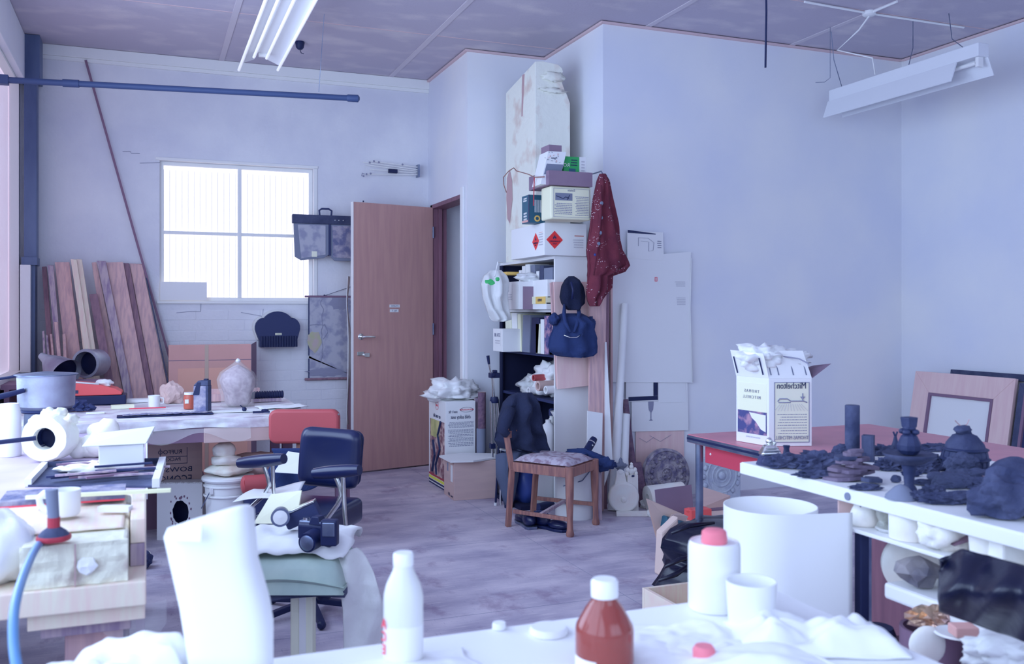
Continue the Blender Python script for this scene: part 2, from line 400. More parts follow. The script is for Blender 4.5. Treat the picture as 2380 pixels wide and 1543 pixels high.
# wall with the door
dz=2.295; dy0,dy1=7.02,7.90
m=M(); m.box(XD,YC,0,XD+.11,dy0,ZC); m.box(XD,dy1,0,XD+.11,YB,ZC); m.box(XD,dy0,dz,XD+.11,dy1,ZC)
S('wall_door_side',m,'wall paint')
S('wall_alcove_back',M().box(XD+.11,YC+.0,0,XE+.1,YC+.1,ZC).box(XD+.0005,YC-.0005,0,XD+.11,YC-.0001,ZC),'wall paint')
S('wall_alcove_side',M().box(XE,YA+.1,0,XE+.1,YC,ZC),'wall paint')
S('wall_front_panel',M().box(XE,YA,0,XR+.1,YA+.1,ZC),'wall paint')
S('wall_right',M().box(XR,-2.6,0,XR+.1,YA+.1,ZC),'wall paint')
S('wall_rear',M().box(XL-.2,-2.62,0,XR+.1,-2.5,ZC),'wall paint')
S('wall_passage',M().box(3.3,YC,0,3.4,YB+.1,ZC),'wall paint')
cm=M(); q=.022
cm.box(XD-q,YC,ZC-q,XD,YB-.03,ZC-.007).box(XD-q,YC-q,ZC-q,XE-q,YC,ZC-.007).box(XE-q,YA,ZC-q,XE,YC,ZC-.007).box(XE-q,YA-q,ZC-q,XR-q,YA,ZC-.007).box(XR-q,-2.5,ZC-q,XR,YA-q*1.01,ZC-.007)
S('trim_4',cm,'cornice')
# door frame
fr=M(); fr.box(XD-.006,dy0,0,XD+.13,dy0+.03,dz).box(XD-.006,dy1-.05,0,XD+.13,dy1,dz).box(XD-.006,dy0,dz-.035,XD+.13,dy1,dz).box(XD+.05,dy1-.075,0,XD+.08,dy1-.05,dz)
S('trim_5',fr,'door frame',bevel=.002)
S('trim_6',M().box(XD-.02,dy0-.06,0,XD-.001,dy0+.006,dz+.05),'white paint',bevel=.003)
# door leaf, open against the back wall
hp=Vector((XD-.01,7.875,0)); fp=Vector((1.598,7.698,0)); dv=(fp-hp); L=dv.length; ang=math.atan2(dv.y,dv.x)
dr=S('door_1',M().box(0,-.0,.012,L,.04,dz-.025),'door veneer',loc=hp,rot=(0,0,ang),bevel=.002)
# local +x runs from hinge to free edge; the camera sees the local +y face
def dx(px): 
    r=ray(px,0); r.z=0; # intersect with leaf plane
    n=Vector((-dv.y,dv.x,0)).normalized(); t=(hp.dot(n))/r.dot(n); return (r*t-hp).dot(dv.normalized())
yf=.04
build('edge_strip',M().box(L,0,.012,L+.006,.04,dz-.025),'white paint',dr)
hz=1.35+(725-782)/F*7.8
build('rose',M().lathe([(.026,0),(.026,.008),(.018,.012),(0,.012)],20,(dx(833),yf,hz),ax=(0,1,0)),'chrome',dr,smooth='auto')
build('lever',M().tube([(dx(833),yf,hz),(dx(833),yf+.05,hz),(dx(838),yf+.055,hz),(dx(860),yf+.055,hz-.002)],.009,10),'chrome',dr,smooth='auto')
kz=1.35+(725-821)/F*7.8
kp=M().box(dx(840),yf,kz-.016,dx(824),yf+.014,kz+.016); kp.tube([(dx(842),yf,kz-.012),(dx(842),yf+.03,kz-.012)],.016,14); kp.box(dx(852),yf,kz-.03,dx(842),yf+.02,kz+.004)
build('lock',kp,'chrome',dr,bevel=.002)
for (px,py,w_,h_) in ((912,711,.10,.024),(911,722,.084,.026)):
    z=1.35+(725-py)/F*7.9
    n_=build('note',M().box(dx(px)-w_/2,yf,z-h_/2,dx(px)+w_/2,yf+.0015,z+h_/2),'paper',dr)
    write(n_,'STUDIO' if py<715 else 'No. 5',.02,(dx(px),yf+.0015,z),(-1,0,0),UP,'ink soft')
for z in (.25,1.2,2.05): build('hinge',M().tube([(0,.045,z-.05),(0,.045,z+.05)],.008,8),'steel',dr)
build('top_mark',M().tube([(dx(842),.02,dz-.02),(dx(842),.02,dz-.008)],.006,6),'black',dr)
# the back wall's window
wn2=S('window_2',M().box(wx0,YB+.09,wz0,wx1,YB+.1,wz1),'frosted pane')
yw=YB+.05; m=M().frame(wx0+.001,wz0+.001,wx1-.001,wz1-.001,.03,yw,yw+.038)
build('window_frame',m,'trim white',wn2)
mx=(wx0+wx1)/2+.01
build('mullion',M().box(mx-.015,yw-.018,wz0+.03,mx+.015,yw+.034,wz1-.03),'trim white',wn2)
build('transom',M().box(wx0+.03,yw-.012,1.985,wx1-.03,yw+.030,2.01),'trim white',wn2)
build('architrave',M().box(wx0-.03,YB-.012,wz1+.0,wx1+.035,YB-.001,wz1+.022).box(wx1+.001,YB-.01,wz0,wx1+.03,YB-.001,wz1-.002),'trim white',wn2,bevel=.002)
build('window_sill',M().box(wx0-.02,YB-.02,wz0-.022,wx1+.03,YB-.001,wz0-.002),'trim white',wn2,bevel=.002)
# fluted glass: fine upright ribs
rb=M(); x=wx0+.03
while x<wx1-.03: rb.box(x,YB+.0875,wz0+.03,x+.004,YB+.09,wz1-.06); x+=.047
build('pane_rib',rb,'trim white',wn2)['kind']='stuff'
# ============================================================ CEILING THINGS
t=T('curtain_pipe','long dark blue pipe hung across the room below the ceiling, rounded end cap','pipe',onz(0,185,2.88))
a=Vector((0,0,0)); b=onz(832,229,2.88)-onz(0,185,2.88); aa=b.normalized()*-.02
build('pipe_run',M().tube([aa,b],.0205,14),'pipe',t,smooth='auto')
j=b*.185; build('coupling',M().tube([j-b.normalized()*.05,j+b.normalized()*.05],.026,14),'pipe',t,smooth='auto')
build('end_cap',M().tube([b-b.normalized()*.08,b-b.normalized()*.07,b,b+b.normalized()*.012],[.022,.026,.027,.012],14),'pipe',t,smooth='auto')
build('bracket',M().box(-.03,-.03,-.03,.03,.03,.03),'pipe',t,loc=Vector((0.02,0,0)))
wp=onz(741,220,2.88); build('hanging_wire',M().tube([wp-t.location+Vector((0,0,.018)),Vector((wp.x+.02,wp.y-.1,ZC))-t.location],.0022,6),'steel',t)
p=onz(697,97,ZC)
t=T('ceiling_rose','small dark cup-shaped ceiling rose right of the tube lamp','ceiling rose',p)
build('cup',M().lathe([(.034,0),(.036,-.008),(.03,-.045),(.016,-.06),(0,-.062)],18),'black',t,smooth='auto')
build('cable_stub',M().tube([(0,0,-.06),(.01,0,-.085),(.03,0,-.09)],.003,6),'black',t)
# twin tube lamp over the left side
def xz(px,py,z): return onz(px,py,z)
zl=3.08
t=T('tube_lamp','open fluorescent lamp with bare tubes hung along the left of the ceiling','lamp',(.73,5.2,zl))
y0,y1=-1.4,1.17
build('housing',M().box(-.035,y0,.0,.035,y1,.06),'reflector',t,bevel=.004)
build('end_socket',M().box(-.03,y1,-.02,.03,y1+.03,.05),'white plastic',t,bevel=.004)
build('reflector_wing',M().hexa([(-.13,y0,-.02),(-.035,y0,.02),(-.035,y1+.25,.02),(-.13,y1+.25,-.02)],[(-.13,y0,-.017),(-.035,y0,.024),(-.035,y1+.25,.024),(-.13,y1+.25,-.017)]),'reflector',t)
build('reflector_wing',M().hexa([(.035,y0,.02),(.13,y0,-.02),(.13,y1+.2,-.02),(.035,y1+.2,.02)],[(.035,y0,.024),(.13,y0,-.017),(.13,y1+.2,-.017),(.035,y1+.2,.024)]),'reflector',t)
for x,ya,yb in ((-.125,y0,1.55),(-.062,y0,y1),(.02,y0,y1),(.13,y0,1.45)):
    build('tube',M().tube([(x,ya,-.03),(x,yb,-.03)],.010,12),'tube lamp',t,smooth='auto')
for y in (-1.0,.9): build('hanger',M().tube([(0,y,.06),(0,y,ZC-zl)],.004,6),'steel',t)
# fluorescent batten with reflector on the right, hung on chains
zf=3.0; A=onz(1912,240,zf); 
A=Vector((4.82,5.66,zf)); Bn=4.36
t=T('reflector_lamp','white fluorescent lamp with angled reflector hung on thin chains at the right','lamp',(4.85,5.66,2.9))
ln=-1.36
build('housing',M().box(-.02,ln,.05,.07,0,.135),'reflector',t,bevel=.004)
build('reflector',M().hexa([(-.075,ln+.16,-.075),(-.07,ln+.16,-.078),(-.07,-.0,-.078),(-.075,.0,-.075)],[(-.03,ln+.16,.05),(-.02,ln+.16,.05),(-.02,0,.05),(-.03,0,.05)]),'reflector',t)
build('reflector_return',M().hexa([(.11,ln,-.06),(.115,ln,-.06),(.115,0,-.06),(.11,0,-.06)],[(.06,ln,.05),(.065,ln,.05),(.065,0,.05),(.06,0,.05)]),'reflector',t)
build('tube',M().tube([(.02,ln+.05,.02),(.02,-.05,.02)],.013,12),'white plastic',t,smooth='auto')
for y in (ln+.03,-.04): build('lamp_holder',M().box(0,y-.012,-.01,.045,y+.012,.055),'white plastic',t,bevel=.003)
for y,cx in ((-.1,1918),(-.75,2132),(-1.22,2187)):
    top=onz(cx,66,ZC)-t.location
    build('chain',M().tube([(.02,y,.135),(top.x*.5+.01,y+(top.y-y)*.5,.32),(top.x*.6,y+(top.y-y)*.6,ZC-2.9)],.003,6),'steel',t)
# conduit and junction box on the ceiling at right
t=T('junction_box','round white cable box on the ceiling with conduits running from it','cable box',onz(2020,27,ZC))
build('box_body',M().lathe([(.045,0),(.045,-.022),(.035,-.03),(0,-.031)],22),'white plastic',t,smooth='auto')
for (px,py) in ((1870,0),(2240,60)): 
    d=onz(px,py,ZC)-t.location; build('conduit',M().tube([d.normalized()*.04+Vector((0,0,-.012)),d+Vector((0,0,-.012))],.008,8),'white plastic',t,smooth='auto')
d=onz(2060,10,ZC)-t.location; build('conduit',M().tube([d.normalized()*.04+Vector((0,0,-.012)),d*1.6+Vector((0,0,-.012))],.008,8),'white plastic',t,smooth='auto')
e=Vector((4.85,5.2,3.05))-t.location; mid=onz(2005,80,3.25)-t.location
build('flex',M().tube([(0,0,-.03),(0.02,.12,-.09),(.03,.35,-.17),(e.x*.7,e.y*.75,-.27),e],.006,8),'white plastic',t,smooth='auto')
# dark rod hanging from the ceiling
tp=at(1786,0,5.0); bt=at(1779,157,5.0)
t=O('hanging_rod','thin dark rod hanging straight down in front of the white wall','rod',M().tube([(0,0,ZC-bt.z),((tp.x-bt.x)*.4,0,.3),(0,0,0)],.0055,8),'black',bt)
# thin hooked wire by the reflector lamp
a=onz(1918,126,3.05)
O('loose_wire','fine curled wire trailing beside the reflector lamp chain','wire',M().tube([(0,0,.37),(0,0,0),(-.05,0,-.035),(-.13,0,-.045)],.002,6),'steel',(4.62,5.4,3.05))
# ============================================================ BACK LEFT CORNER
def plank(label,x0t,x1t,yt,x0b,x1b,yb_,mt,off=0,th=.028,zb=0,group='old planks leaning in the back left corner'):
    # top edge pixels x0t..x1t at row yt, pixels x0b..x1b at row yb_, leaning back to the wall
    yt_=YB-.03-off-th; ybm=YB-.36-off
    def pt(px,py,fr): y=yt_+(ybm-yt_)*fr; return ony(px,py,y)
    a,b=pt(x0t,yt,0),pt(x1t,yt,0); zt=a.z
    c,d=pt(x0b,yb_,.62),pt(x1b,yb_,.62); k=(zt-zb)/(zt-c.z)
    c2=a+(c-a)*k; d2=b+(d-b)*k; c2.z=d2.z=zb; b.z=zt
    o=c2.copy(); m=M(); n=Vector((0,th,0))
    m.hexa([c2-o,d2-o,d2-o+n,c2-o+n],[a-o,b-o+Vector((0,0,random.uniform(-.01,.01))),b-o+n,a-o+n])
    return O('plank',label,'plank',m,mt,o,group=group,bevel=.002)
P_=[('wide pinkish plank, rightmost of the leaning row',301,331,612,361,396,932,'pine',0),
('narrow plank edge beside the rightmost wide plank',287,300,611,344,360,932,'pine dark',.03),
('broad pale plank second in from the right end',247,286,610,310,345,932,'pine',.06),
('grey stained plank with pale scuffs in the middle of the row',225,246,606,292,311,932,'pine grey',.10),
('narrow light plank left of the scuffed grey one',213,224,610,262,290,932,'pine',.05),
('short plank with its top well below the others',207,226,684,252,272,932,'pine dark',.16),
('pale pair of battens standing highest in the row',178,190,602,228,240,932,'pine pale',.13),
('pale plank standing highest with a split along its face',164,178,602,214,228,932,'pine pale',.16),
('short pale offcut plank with a square low top',184,202,740,208,226,932,'pine pale',.20),
('wide brownish plank third from the left of the row',127,161,609,163,200,932,'pine',.09),
('thin greyish plank with a sloping top near the post',110,124,616,140,152,932,'pine grey',.13),
('dark narrow plank close to the steel post',97,108,620,118,132,932,'pine dark',.06)]
for lab,a,b,c,d,e,f_,mt_,off in P_: plank(lab,a,b,c,d,e,f_,mt_,off)
for lab,a,b,c,d,e in [('short orange stick leaning low among the planks',126,134,748,140,148),('short thin stick left of the orange stick',116,121,776,126,132),('short stick with a split end beside the post',106,111,778,116,122),('short grey stick nearest the post',98,103,770,104,110),('short bluish stick right of the orange one',145,152,777,150,158)]:
    plank(lab,a,b,c,d,e,900,'pine' if 'orange' in lab else 'pine grey',.24,.02,group='short sticks leaning before the planks')
a=ony(199,140,YB-.03); b=ony(330,605,YB-.06); c=a+(b-a)*2.08
O('batten_pole','thin reddish pole leaning diagonally up to the wall trim','pole',M().bar(c-c,a-c,.018,.012),'wood shade',c)
O('leaning_slat','thin blue-grey slat edge beside the rightmost plank','slat',M().bar((0,0,0),ony(336,625,YB-.04)-ony(398,925,YB-.3),.008,.02),'slate blue',ony(398,925,YB-.3))
# flat cartons behind the bench
y=YB-.35; A=ony(392,932,y); Bp=ony(584,800,y); s=1
t=T('flat_carton','large flat pinkish carton taped down its middle, standing behind the bench','carton',(A.x,y,.02))
W=Bp.x-A.x; Hh=Bp.z-.02
build('body',M().box(0,0,0,W,.09,Hh),'carton pink',t,bevel=.003)
build('tape_strip',M().box(W*.43,-.002,0,W*.475,0,Hh),'tape',t)
for (u0,u1) in ((.11,.425),(.48,.95)): build('printed_panel',M().box(W*u0,-.0015,0,W*u1,0,Hh*.83),'carton pink light',t)
build('fold_line',M().box(0,-.001,Hh*.885,W,0,Hh*.89),'carton dark',t)
build('flap',M().hexa([(W,.0,0),(W+.002,0,0),(W+.05,.09,0),(W+.048,.09,0)],[(W,0,Hh),(W+.002,0,Hh),(W+.05,.09,Hh+.02),(W+.048,.09,Hh+.02)]),'carton dark',t)
# ledge of timber strips behind the bench
a=ony(470,905,y-.06)
O('timber_strip','pale timber strip lying behind the bench under the flat carton','strip',M().box(0,0,.05,.36,.04,.08).box(0,-.02,0,.36,.04,.05),'pine',(a.x-.05,BY+1.0,BZ+.006))
# hairline cracks and old paint runs on the back wall
for pts_ in (((285,352),(303,352),(305,356),(325,357)),((410,727),(440,724),(466,724),(467,704)),((325,379),(372,378)),((612,718),(610,735),(560,726)),((830,196),(905,202),(978,208))):
    q=[ony(a,b,YB-.004) for a,b in pts_]; build('crack',M().tube(q,.0022,5),'ink soft',wb)
# card in window
a=ony(372,697,YB-.035); b=ony(481,655,YB-.035)
O('window_card','pale grey card propped on the sill in the window corner','card',M().box(0,0,0,b.x-a.x,.004,b.z-a.z),'paper2',(a.x,YB-.026,wz0+.004))
# dark scalloped wall rack
yw=YB-.12; s_=7.78/F
c=ony(646,780,yw)
def sc(px,py): return ((px-646)*s_,(780-py)*s_)
t=T('wall_rack','dark blue scallop-topped rack with ribbed lower box on the back wall','rack',(c.x,yw,c.z))
pts=[sc(604,790)]
for q in range(0,7): an=math.pi*1.15-q*math.pi*.62/6; pts.append((sc(616,762)[0]+math.cos(an)*.075,sc(616,762)[1]+math.sin(an)*.085))
for q in range(0,11): an=math.pi*.86-q*math.pi*.72/10; pts.append((math.cos(an)*.13,sc(646,756)[1]+math.sin(an)*.115))
for q in range(0,7): an=math.pi*.47-q*math.pi*.62/6; pts.append((sc(676,762)[0]+math.cos(an)*.075,sc(676,762)[1]+math.sin(an)*.085))
pts.append(sc(690,790))
build('scalloped_front',M().prism(pts[::-1],0,.05),'navy',t,bevel=.004)
build('backing',M().prism([(x*1.04-.006,z*1.04+.004) for x,z in pts[::-1]],.05,.115),'trim white',t)
m=M(); x0,z0=sc(606,806); x1,z1=sc(690,781)
build('lower_box',M().box(x0,-.01,z0,x1,.115,z1),'navy',t,bevel=.002)
n=14
for i in range(n): build('rib',M().tube([(x0+.004+(x1-x0-.008)*(i+.5)/n,-.012,z0),(x0+.004+(x1-x0-.008)*(i+.5)/n,-.012,z1)],.008,8),'black',t)
pl_=build('name_plate',M().box(-.022,-.002,.005,.03,0,.022),'carton cream',t)
lines(pl_,(.004,-.002,.013),.04,.01,1,PX,UP,'ink')
# portfolio case
s_=7.8/F; c=ony(746,512,YB-.1)
def sc(px,py,x0=746,y0=512): return ((px-x0)*s_,(y0-py)*s_)
t=T('portfolio_case','clear-pocketed portfolio case hung by its handle beside the window','case',(c.x,YB-.1,c.z))
x0,z0=sc(680,521); x1,z1=sc(830,500)
build('top_band',M().box(x0,-.02,z0,x1,.03,z1),'slate blue',t,bevel=.006)
m=M(); m.tube([(sc(743,0)[0],0,z1-.005),(sc(742,0)[0],0,z1+.04),(sc(748,0)[0],0,z1+.055),(sc(764,0)[0],0,z1+.055),(sc(771,0)[0],0,z1+.04),(sc(770,0)[0],0,z1-.005)],.008,10); build('handle',m,'navy',t,smooth='auto')
m=M().prism([sc(683,521),sc(764,521),sc(764,592),sc(752,600),sc(700,606),sc(686,598)],-.012,.02); build('pocket',m,'cone grey',t,bevel=.004)['label']='pocket showing blue mottled sheet'
build('pocket_sheet',M().prism([sc(692,524),sc(756,524),sc(756,592),sc(700,602)],-.016,-.012),'map',t)
m=M().prism([sc(767,521),sc(830,521),sc(830,606),sc(778,606),sc(768,596)],-.012,.02); build('pocket',m,'cone grey',t,bevel=.004)
build('pocket_sheet',M().prism([sc(772,524),sc(826,524),sc(826,600),sc(774,598)],-.016,-.012),'tray bits',t)
build('divider_strap',M().box(sc(763,0)[0],-.02,sc(0,594)[1],sc(768,0)[0],.025,z0),'navy',t)
build('label_tab',M().box(sc(724,0)[0],-.018,sc(0,598)[1],sc(736,0)[0],-.016,sc(0,585)[1]),'cream',t)
for px in (778,787,797): build('stud',M().lathe([(.005,0),(.004,.003),(0,.004)],8,(sc(px,0)[0],-.02,sc(0,511)[1]),ax=(0,-1,0)),'chrome',t)
# roller map
c=ony(718,690,YB-.03); s_=7.85/F
def sc(px,py,x0=718,y0=690): return ((px-x0)*s_,(y0-py)*s_)
t=T('wall_map','faded roller map hanging between wooden rods on the back wall','map',(c.x,YB-.03,c.z))
w_=sc(830,0)[0]; h_=sc(0,880)[1]
m=M().prism([(0,0),(w_,0),(w_,h_),(0,h_),(0,h_+.19),(.022,h_+.185),(0,h_+.175)],-.003,0); build('map_sheet',m,'map',t)
build('map_edge',M().box(-.006,-.004,h_,.004,-.001,h_+.17).box(-.006,-.004,h_+.195,.004,-.001,0),'navy',t)
build('green_area',M().blob((.05,-.004,h_*.55),(.055,.002,.09),.5,2,3,2),'map green',t)
m=M(); pts=[]; 
for i in range(26): z=-.02+h_*.78*i/25; pts.append((.11+.03*noise.noise(Vector((0,i*.35,2))),-.004,z))
m.tube(pts,.003,5); m.tube([(.0,-.004,-.24),(.06,-.004,-.235),(.13,-.004,-.24)],.003,5); m.tube([(.13,-.004,-.23),(.16,-.004,-.30),(.12,-.004,-.36)],.003,5); build('coastline',m,'ink soft',t)
build('mountain_hatching',M().blob((.14,-.004,h_*.93),(.14,.002,.035),.6,4,1,3),'ink soft',t)
build('mountain_hatching',M().blob((.27,-.004,-.05),(.09,.002,.05),.6,4,5,3),'ink soft',t)
build('top_rod',M().tube([(-.035,0,.004),(w_,0,.004)],.009,10),'wood shade',t); build('bottom_rod',M().tube([(-.035,0,h_-.006),(w_,0,h_-.006)],.011,10),'pine dark',t)
build('cord',M().tube([(.13,0,.01),(.36,.02,.09)],.002,5),'ink',t); build('cord_knot',M().blob((.13,0,.014),.008,.1,1,0,1),'ink',t)
# dark board standing behind the open door
c=ony(806,858,YB-.08)
O('dark_board','narrow dark maroon board standing behind the open door','board',M().box(0,0,0,.11,.025,c.z),'pine dark',(c.x,YB-.1,0),bevel=.003)
# long pale cloth hanging behind the door's free edge
zt=1.35+(725-640)/F*7.6
def fcl(u,v): return (.03*u-.012-.014*math.sin(v*9)*(.4+u)*(1 if v>.15 else v*6),.04*u+.012*math.sin(v*14),-v*1.25)
O('hanging_garment','thin white cloth hanging down behind the open door edge','cloth',M().grid(fcl,4,30),'cloth white',(1.585,7.745,zt),thick=.004,smooth=True)
# wire drying rack
c=ony(840,378,YB-.03); s_=7.85/F
def sc(px,py,x0=840,y0=378): return ((px-x0)*s_,(y0-py)*s_)
t=T('drying_rack','folded wire drying rack fixed high beside the corner','rack',(c.x,YB-.05,c.z))
for (a,b,cx,dy_) in ((842,378,978,388),(848,384,978,392),(846,406,978,400),(858,394,978,396),(860,374,978,382)):
    build('rail',M().tube([(*sc(a,b)[:1],-.01,sc(a,b)[1]),(sc(cx,dy_)[0],.0,sc(cx,dy_)[1])],.0045,8),'trim white',t)
for (a,b) in ((858,378),(868,374),(880,376),(850,406),(843,411),(860,404),(938,378)): build('knob',M().blob((sc(a,b)[0],-.014,sc(a,b)[1]),.009,.1,1,0,2),'ink soft',t)
build('clamp',M().box(sc(903,0)[0],-.03,sc(0,400)[1],sc(925,0)[0],.0,sc(0,391)[1]),'black',t,bevel=.003)
build('hook',M().tube([(sc(846,0)[0],-.01,sc(0,406)[1]),(sc(840,0)[0],-.01,sc(0,404)[1]),(sc(839,0)[0],-.01,sc(0,411)[1])],.004,6),'ink soft',t)
build('wall_plate',M().box(sc(976,0)[0],-.03,sc(0,406)[1],sc(980,0)[0],.05,sc(0,376)[1]),'steel',t)
# ============================================================ FAR BENCH
BZ=.75; BY=5.45; BX1=.90
t=T('far_workbench','long workbench covered in crinkled clear plastic before the leaning planks','workbench',(0,0,0))
def ft(u,v): return (XL+.03+(BX1-XL-.03)*u,BY+1.2*v,BZ+.0035*noise.noise(Vector((u*14,v*6,0))))
build('tabletop',M().box(XL+.03,BY+.006,BZ-.045,BX1,BY+1.19,BZ-.006),'pine grey',t)
build('plastic_cover',M().grid(ft,60,20),'bench film',t,smooth=True)
def ff(u,v): 
    return (XL+.03+(BX1-XL-.03)*u,BY-.004-.010*noise.noise(Vector((u*16,v*2,5)))*(v>0),BZ-(.052+.006*math.sin(u*17))*v)
build('plastic_overhang',M().grid(ff,70,5),'bench film',t,smooth=True)
build('front_rail',M().box(XL+.03,BY+.01,BZ-.13,BX1-.02,BY+.035,BZ-.045),'wood shade',t)
for x in (XL+.1,BX1-.1):
    for y in (BY+.5,BY+1.1): build('leg',M().box(x,y,0,x+.06,y+.06,BZ-.045),'wood shade',t)
build('drawer',M().box(.30,BY+.0,BZ-.135,.86,BY+.5,BZ-.052),'carton brown',t,bevel=.003)
def onb(px,py): return onz(px,py,BZ)
# paper sheets on the bench
def sheet(name,label,cat,px,py,w_,d_,rz,mt,z=BZ,group=None,h=.003,crum=.0):
    p=onz(px,py,z); m=M()
    if crum: 
        m.grid(lambda u,v:(w_*(u-.5),d_*(v-.5),.004+crum*(.5+noise.noise(Vector((u*4,v*4,px))))),10,8); return O(name,label,cat,m,mt,(p.x,p.y,z+.001),rz,group,smooth=True,thick=.002)
    m.box(-w_/2,-d_/2,.0,w_/2,d_/2,h); return O(name,label,cat,m,mt,(p.x,p.y,z+.003),rz,group)
sheet('paper_sheet','white sheet at the right end of the far bench under the red chair','paper',655,948,.30,.18,.1,'paper',group='loose white papers on the far bench',crum=.012)
sheet('paper_sheet','white sheet in front of the wrapped head','paper',520,957,.44,.14,-.1,'paper',group='loose white papers on the far bench')
sheet('paper_sheet','folded paper at the left behind the mug','paper',320,935,.26,.10,0,'paper2',group='loose white papers on the far bench',h=.02)
sheet('paper_sheet','small white card at the left of the bench','paper',222,962,.10,.05,0,'paper',group='loose white papers on the far bench',h=.008)
sheet('paper_sheet','pale box lid of paper near the mug','paper',285,950,.13,.06,.1,'carton cream',group='loose white papers on the far bench',h=.022)
# palette of blue bits
p=onb(385,966); t=T('palette_tray','dark-edged glass palette slab with bluish dried paint','palette',(p.x,p.y,BZ+.003),.02)
build('slab',M().box(-.26,-.05,0,.26,.05,.006),'black',t); build('paint_crust',M().grid(lambda u,v:(-.23+.46*u,-.04+.09*v,.009+.006*abs(noise.noise(Vector((u*20,v*5,1))))),50,10),'tray bits',t,smooth=True)
# mug
def lath(m,prof,**k): return m.lathe(prof,**k)
p=onb(358,948); t=T('mug','small white mug standing on the far bench','mug',(p.x,p.y,BZ+.004))
build('cup',M().lathe([(.028,0),(.033,.005),(.036,.075),(.033,.075),(.030,.01),(0,.008)],22,cap=False),'white plastic',t,smooth='auto')
build('handle',M().tube([(.033,0,.06),(.055,0,.055),(.055,0,.025),(.033,0,.02)],.005,8),'white plastic',t,smooth='auto')
# cloth bag behind jar
p=onb(400,940); O('brown_bag','crumpled brown paper bag behind the orange jar','bag',M().blob((0,0,.06),(.07,.05,.075),.35,1.6,4,3,flat=-.8),'carton brown',(p.x,p.y+.06,BZ+.004))
# jar
p=onb(441,951); t=T('orange_jar','orange glass jar with a white cap on the far bench','jar',(p.x,p.y,BZ+.004))
build('glass',M().lathe([(.034,0),(.036,.004),(.036,.075),(.030,.085),(.030,.092),(0,.092)],22),'orange',t,smooth='auto')
build('lid',M().lathe([(.033,.087),(.033,.10),(0,.10)],22),'white plastic',t,smooth='auto'); build('label_sticker',M().box(-.03,-.0375,.035,-.008,-.035,.06),'paper',t)
# tin can with brush
p=onb(470,957); t=T('solvent_tin','tall rectangular paint-streaked tin with a slanted spout','tin',(p.x,p.y,BZ+.004),CR)
build('body',M().box(-.044,-.03,0,.044,.03,.155),'tray bits',t,bevel=.006)
build('side_face',M().box(.030,-.031,0,.0455,.031,.155),'slate blue',t,bevel=.002)
build('shoulder',M().hexa([(-.044,-.03,.155),(.044,-.03,.155),(.044,.03,.155),(-.044,.03,.155)],[(-.015,-.028,.185),(.044,-.028,.187),(.044,.028,.187),(-.015,.028,.185)]),'slate blue',t,bevel=.003)
build('drip',M().hexa([(-.046,-.032,.10),(-.008,-.032,.10),(-.008,-.028,.10),(-.046,-.028,.10)],[(-.02,-.032,.175),(.0,-.032,.175),(.0,-.028,.175),(-.02,-.028,.175)]),'black',t)
build('cap',M().box(.012,-.012,.186,.036,.012,.196),'black',t,bevel=.002)
# wrapped head
p=onb(553,944); t=T('wrapped_bust','clay bust wrapped in clear crumpled plastic with a pointed top','bust',(p.x,p.y,BZ+.004))
pr=[(.060,0),(.078,.02),(.082,.07),(.10,.12),(.108,.165),(.095,.205),(.055,.235),(.02,.255),(0,.262)]
build('clay_head',M().lathe(pr,28,wob=.12),'terracotta',t,smooth=True)
pr2=[(.105,0),(.098,.012),(.100,.07),(.116,.12),(.123,.168),(.105,.212),(.060,.246),(.024,.275),(.014,.288),(0,.292)]
build('plastic_wrap',M().lathe(pr2,40,wob=.16),'plastic sheet',t,smooth=True)
build('knot',M().blob((0,0,.285),(.016,.016,.014),.4,2,2,2),'bag film',t,smooth=True)
# black ribbed hose on a strip
p=onb(622,935); t=T('ribbed_hose','short black corrugated hose lying at the far end of the bench','hose',(p.x,p.y+.02,BZ+.004))
m=M(); pts=[];rs=[]
for i in range(53): pts.append((-.105+.21*i/52,0,.045)); rs.append(.020+.007*abs(math.sin(i*math.pi/4)))
build('corrugated_tube',M().tube(pts,rs,16),'black',t,smooth=True); build('wood_rest',M().box(-.10,-.02,0,.09,.03,.022),'pine grey',t)
# odd tools
p=onb(568,958); t=T('dark_bulb','small dark bulb with a wire stem on the bench front','bulb',(p.x,p.y,BZ+.004)); build('ball',M().blob((0,0,.014),.014,.05,1,0,2),'black',t,smooth=True); build('stem',M().tube([(-.005,0,.02),(-.025,.0,.04)],.003,6),'black',t)
p=onb(608,962); O('pliers','dark pliers lying by the bench front edge','pliers',M().bar((-.05,0,.008),(.01,.0,.008),.012).bar((.01,0,.008),(.045,.012,.008),.010).bar((.01,0,.008),(.045,-.012,.008),.010).blob((.02,0,.016),(.022,.014,.010),.2,1,0,2),'black',(p.x,p.y,BZ+.004))
p=onb(345,951); O('pink_pencil','thin pink pencil lying beside the mug','pencil',M().tube([(-.11,0,.005),(.10,.006,.005)],.004,6),'ink red',(p.x,p.y-.02,BZ+.004))
# red drill case with duct
p=onb(190,944); t=T('tool_case','red-lidded tool case with dark base in the bench corner','case',(p.x,p.y,BZ+.004),-.02)
build('base',M().box(-.14,0,0,.26,.2,.06),'black',t,bevel=.006)
build('lid',M().prism([(-.14,.062),(.235,.062),(.235,.078),(.20,.10),(.10,.13),(-.14,.155)],0,.2),'red pink',t,bevel=.006)
pl_=build('brand_plate',M().box(-.08,-.003,.078,-.02,0,.098),'slate blue',t)
build('white_rag',M().blob((.13,.08,.135),(.05,.05,.025),.4,2,3,3).hexa([(-.14,0,.155),(.10,0,.13),(.10,.03,.132),(-.14,.03,.157)],[(-.14,0,.162),(.10,0,.137),(.10,.03,.139),(-.14,.03,.164)]),'cloth white',t,smooth=True)
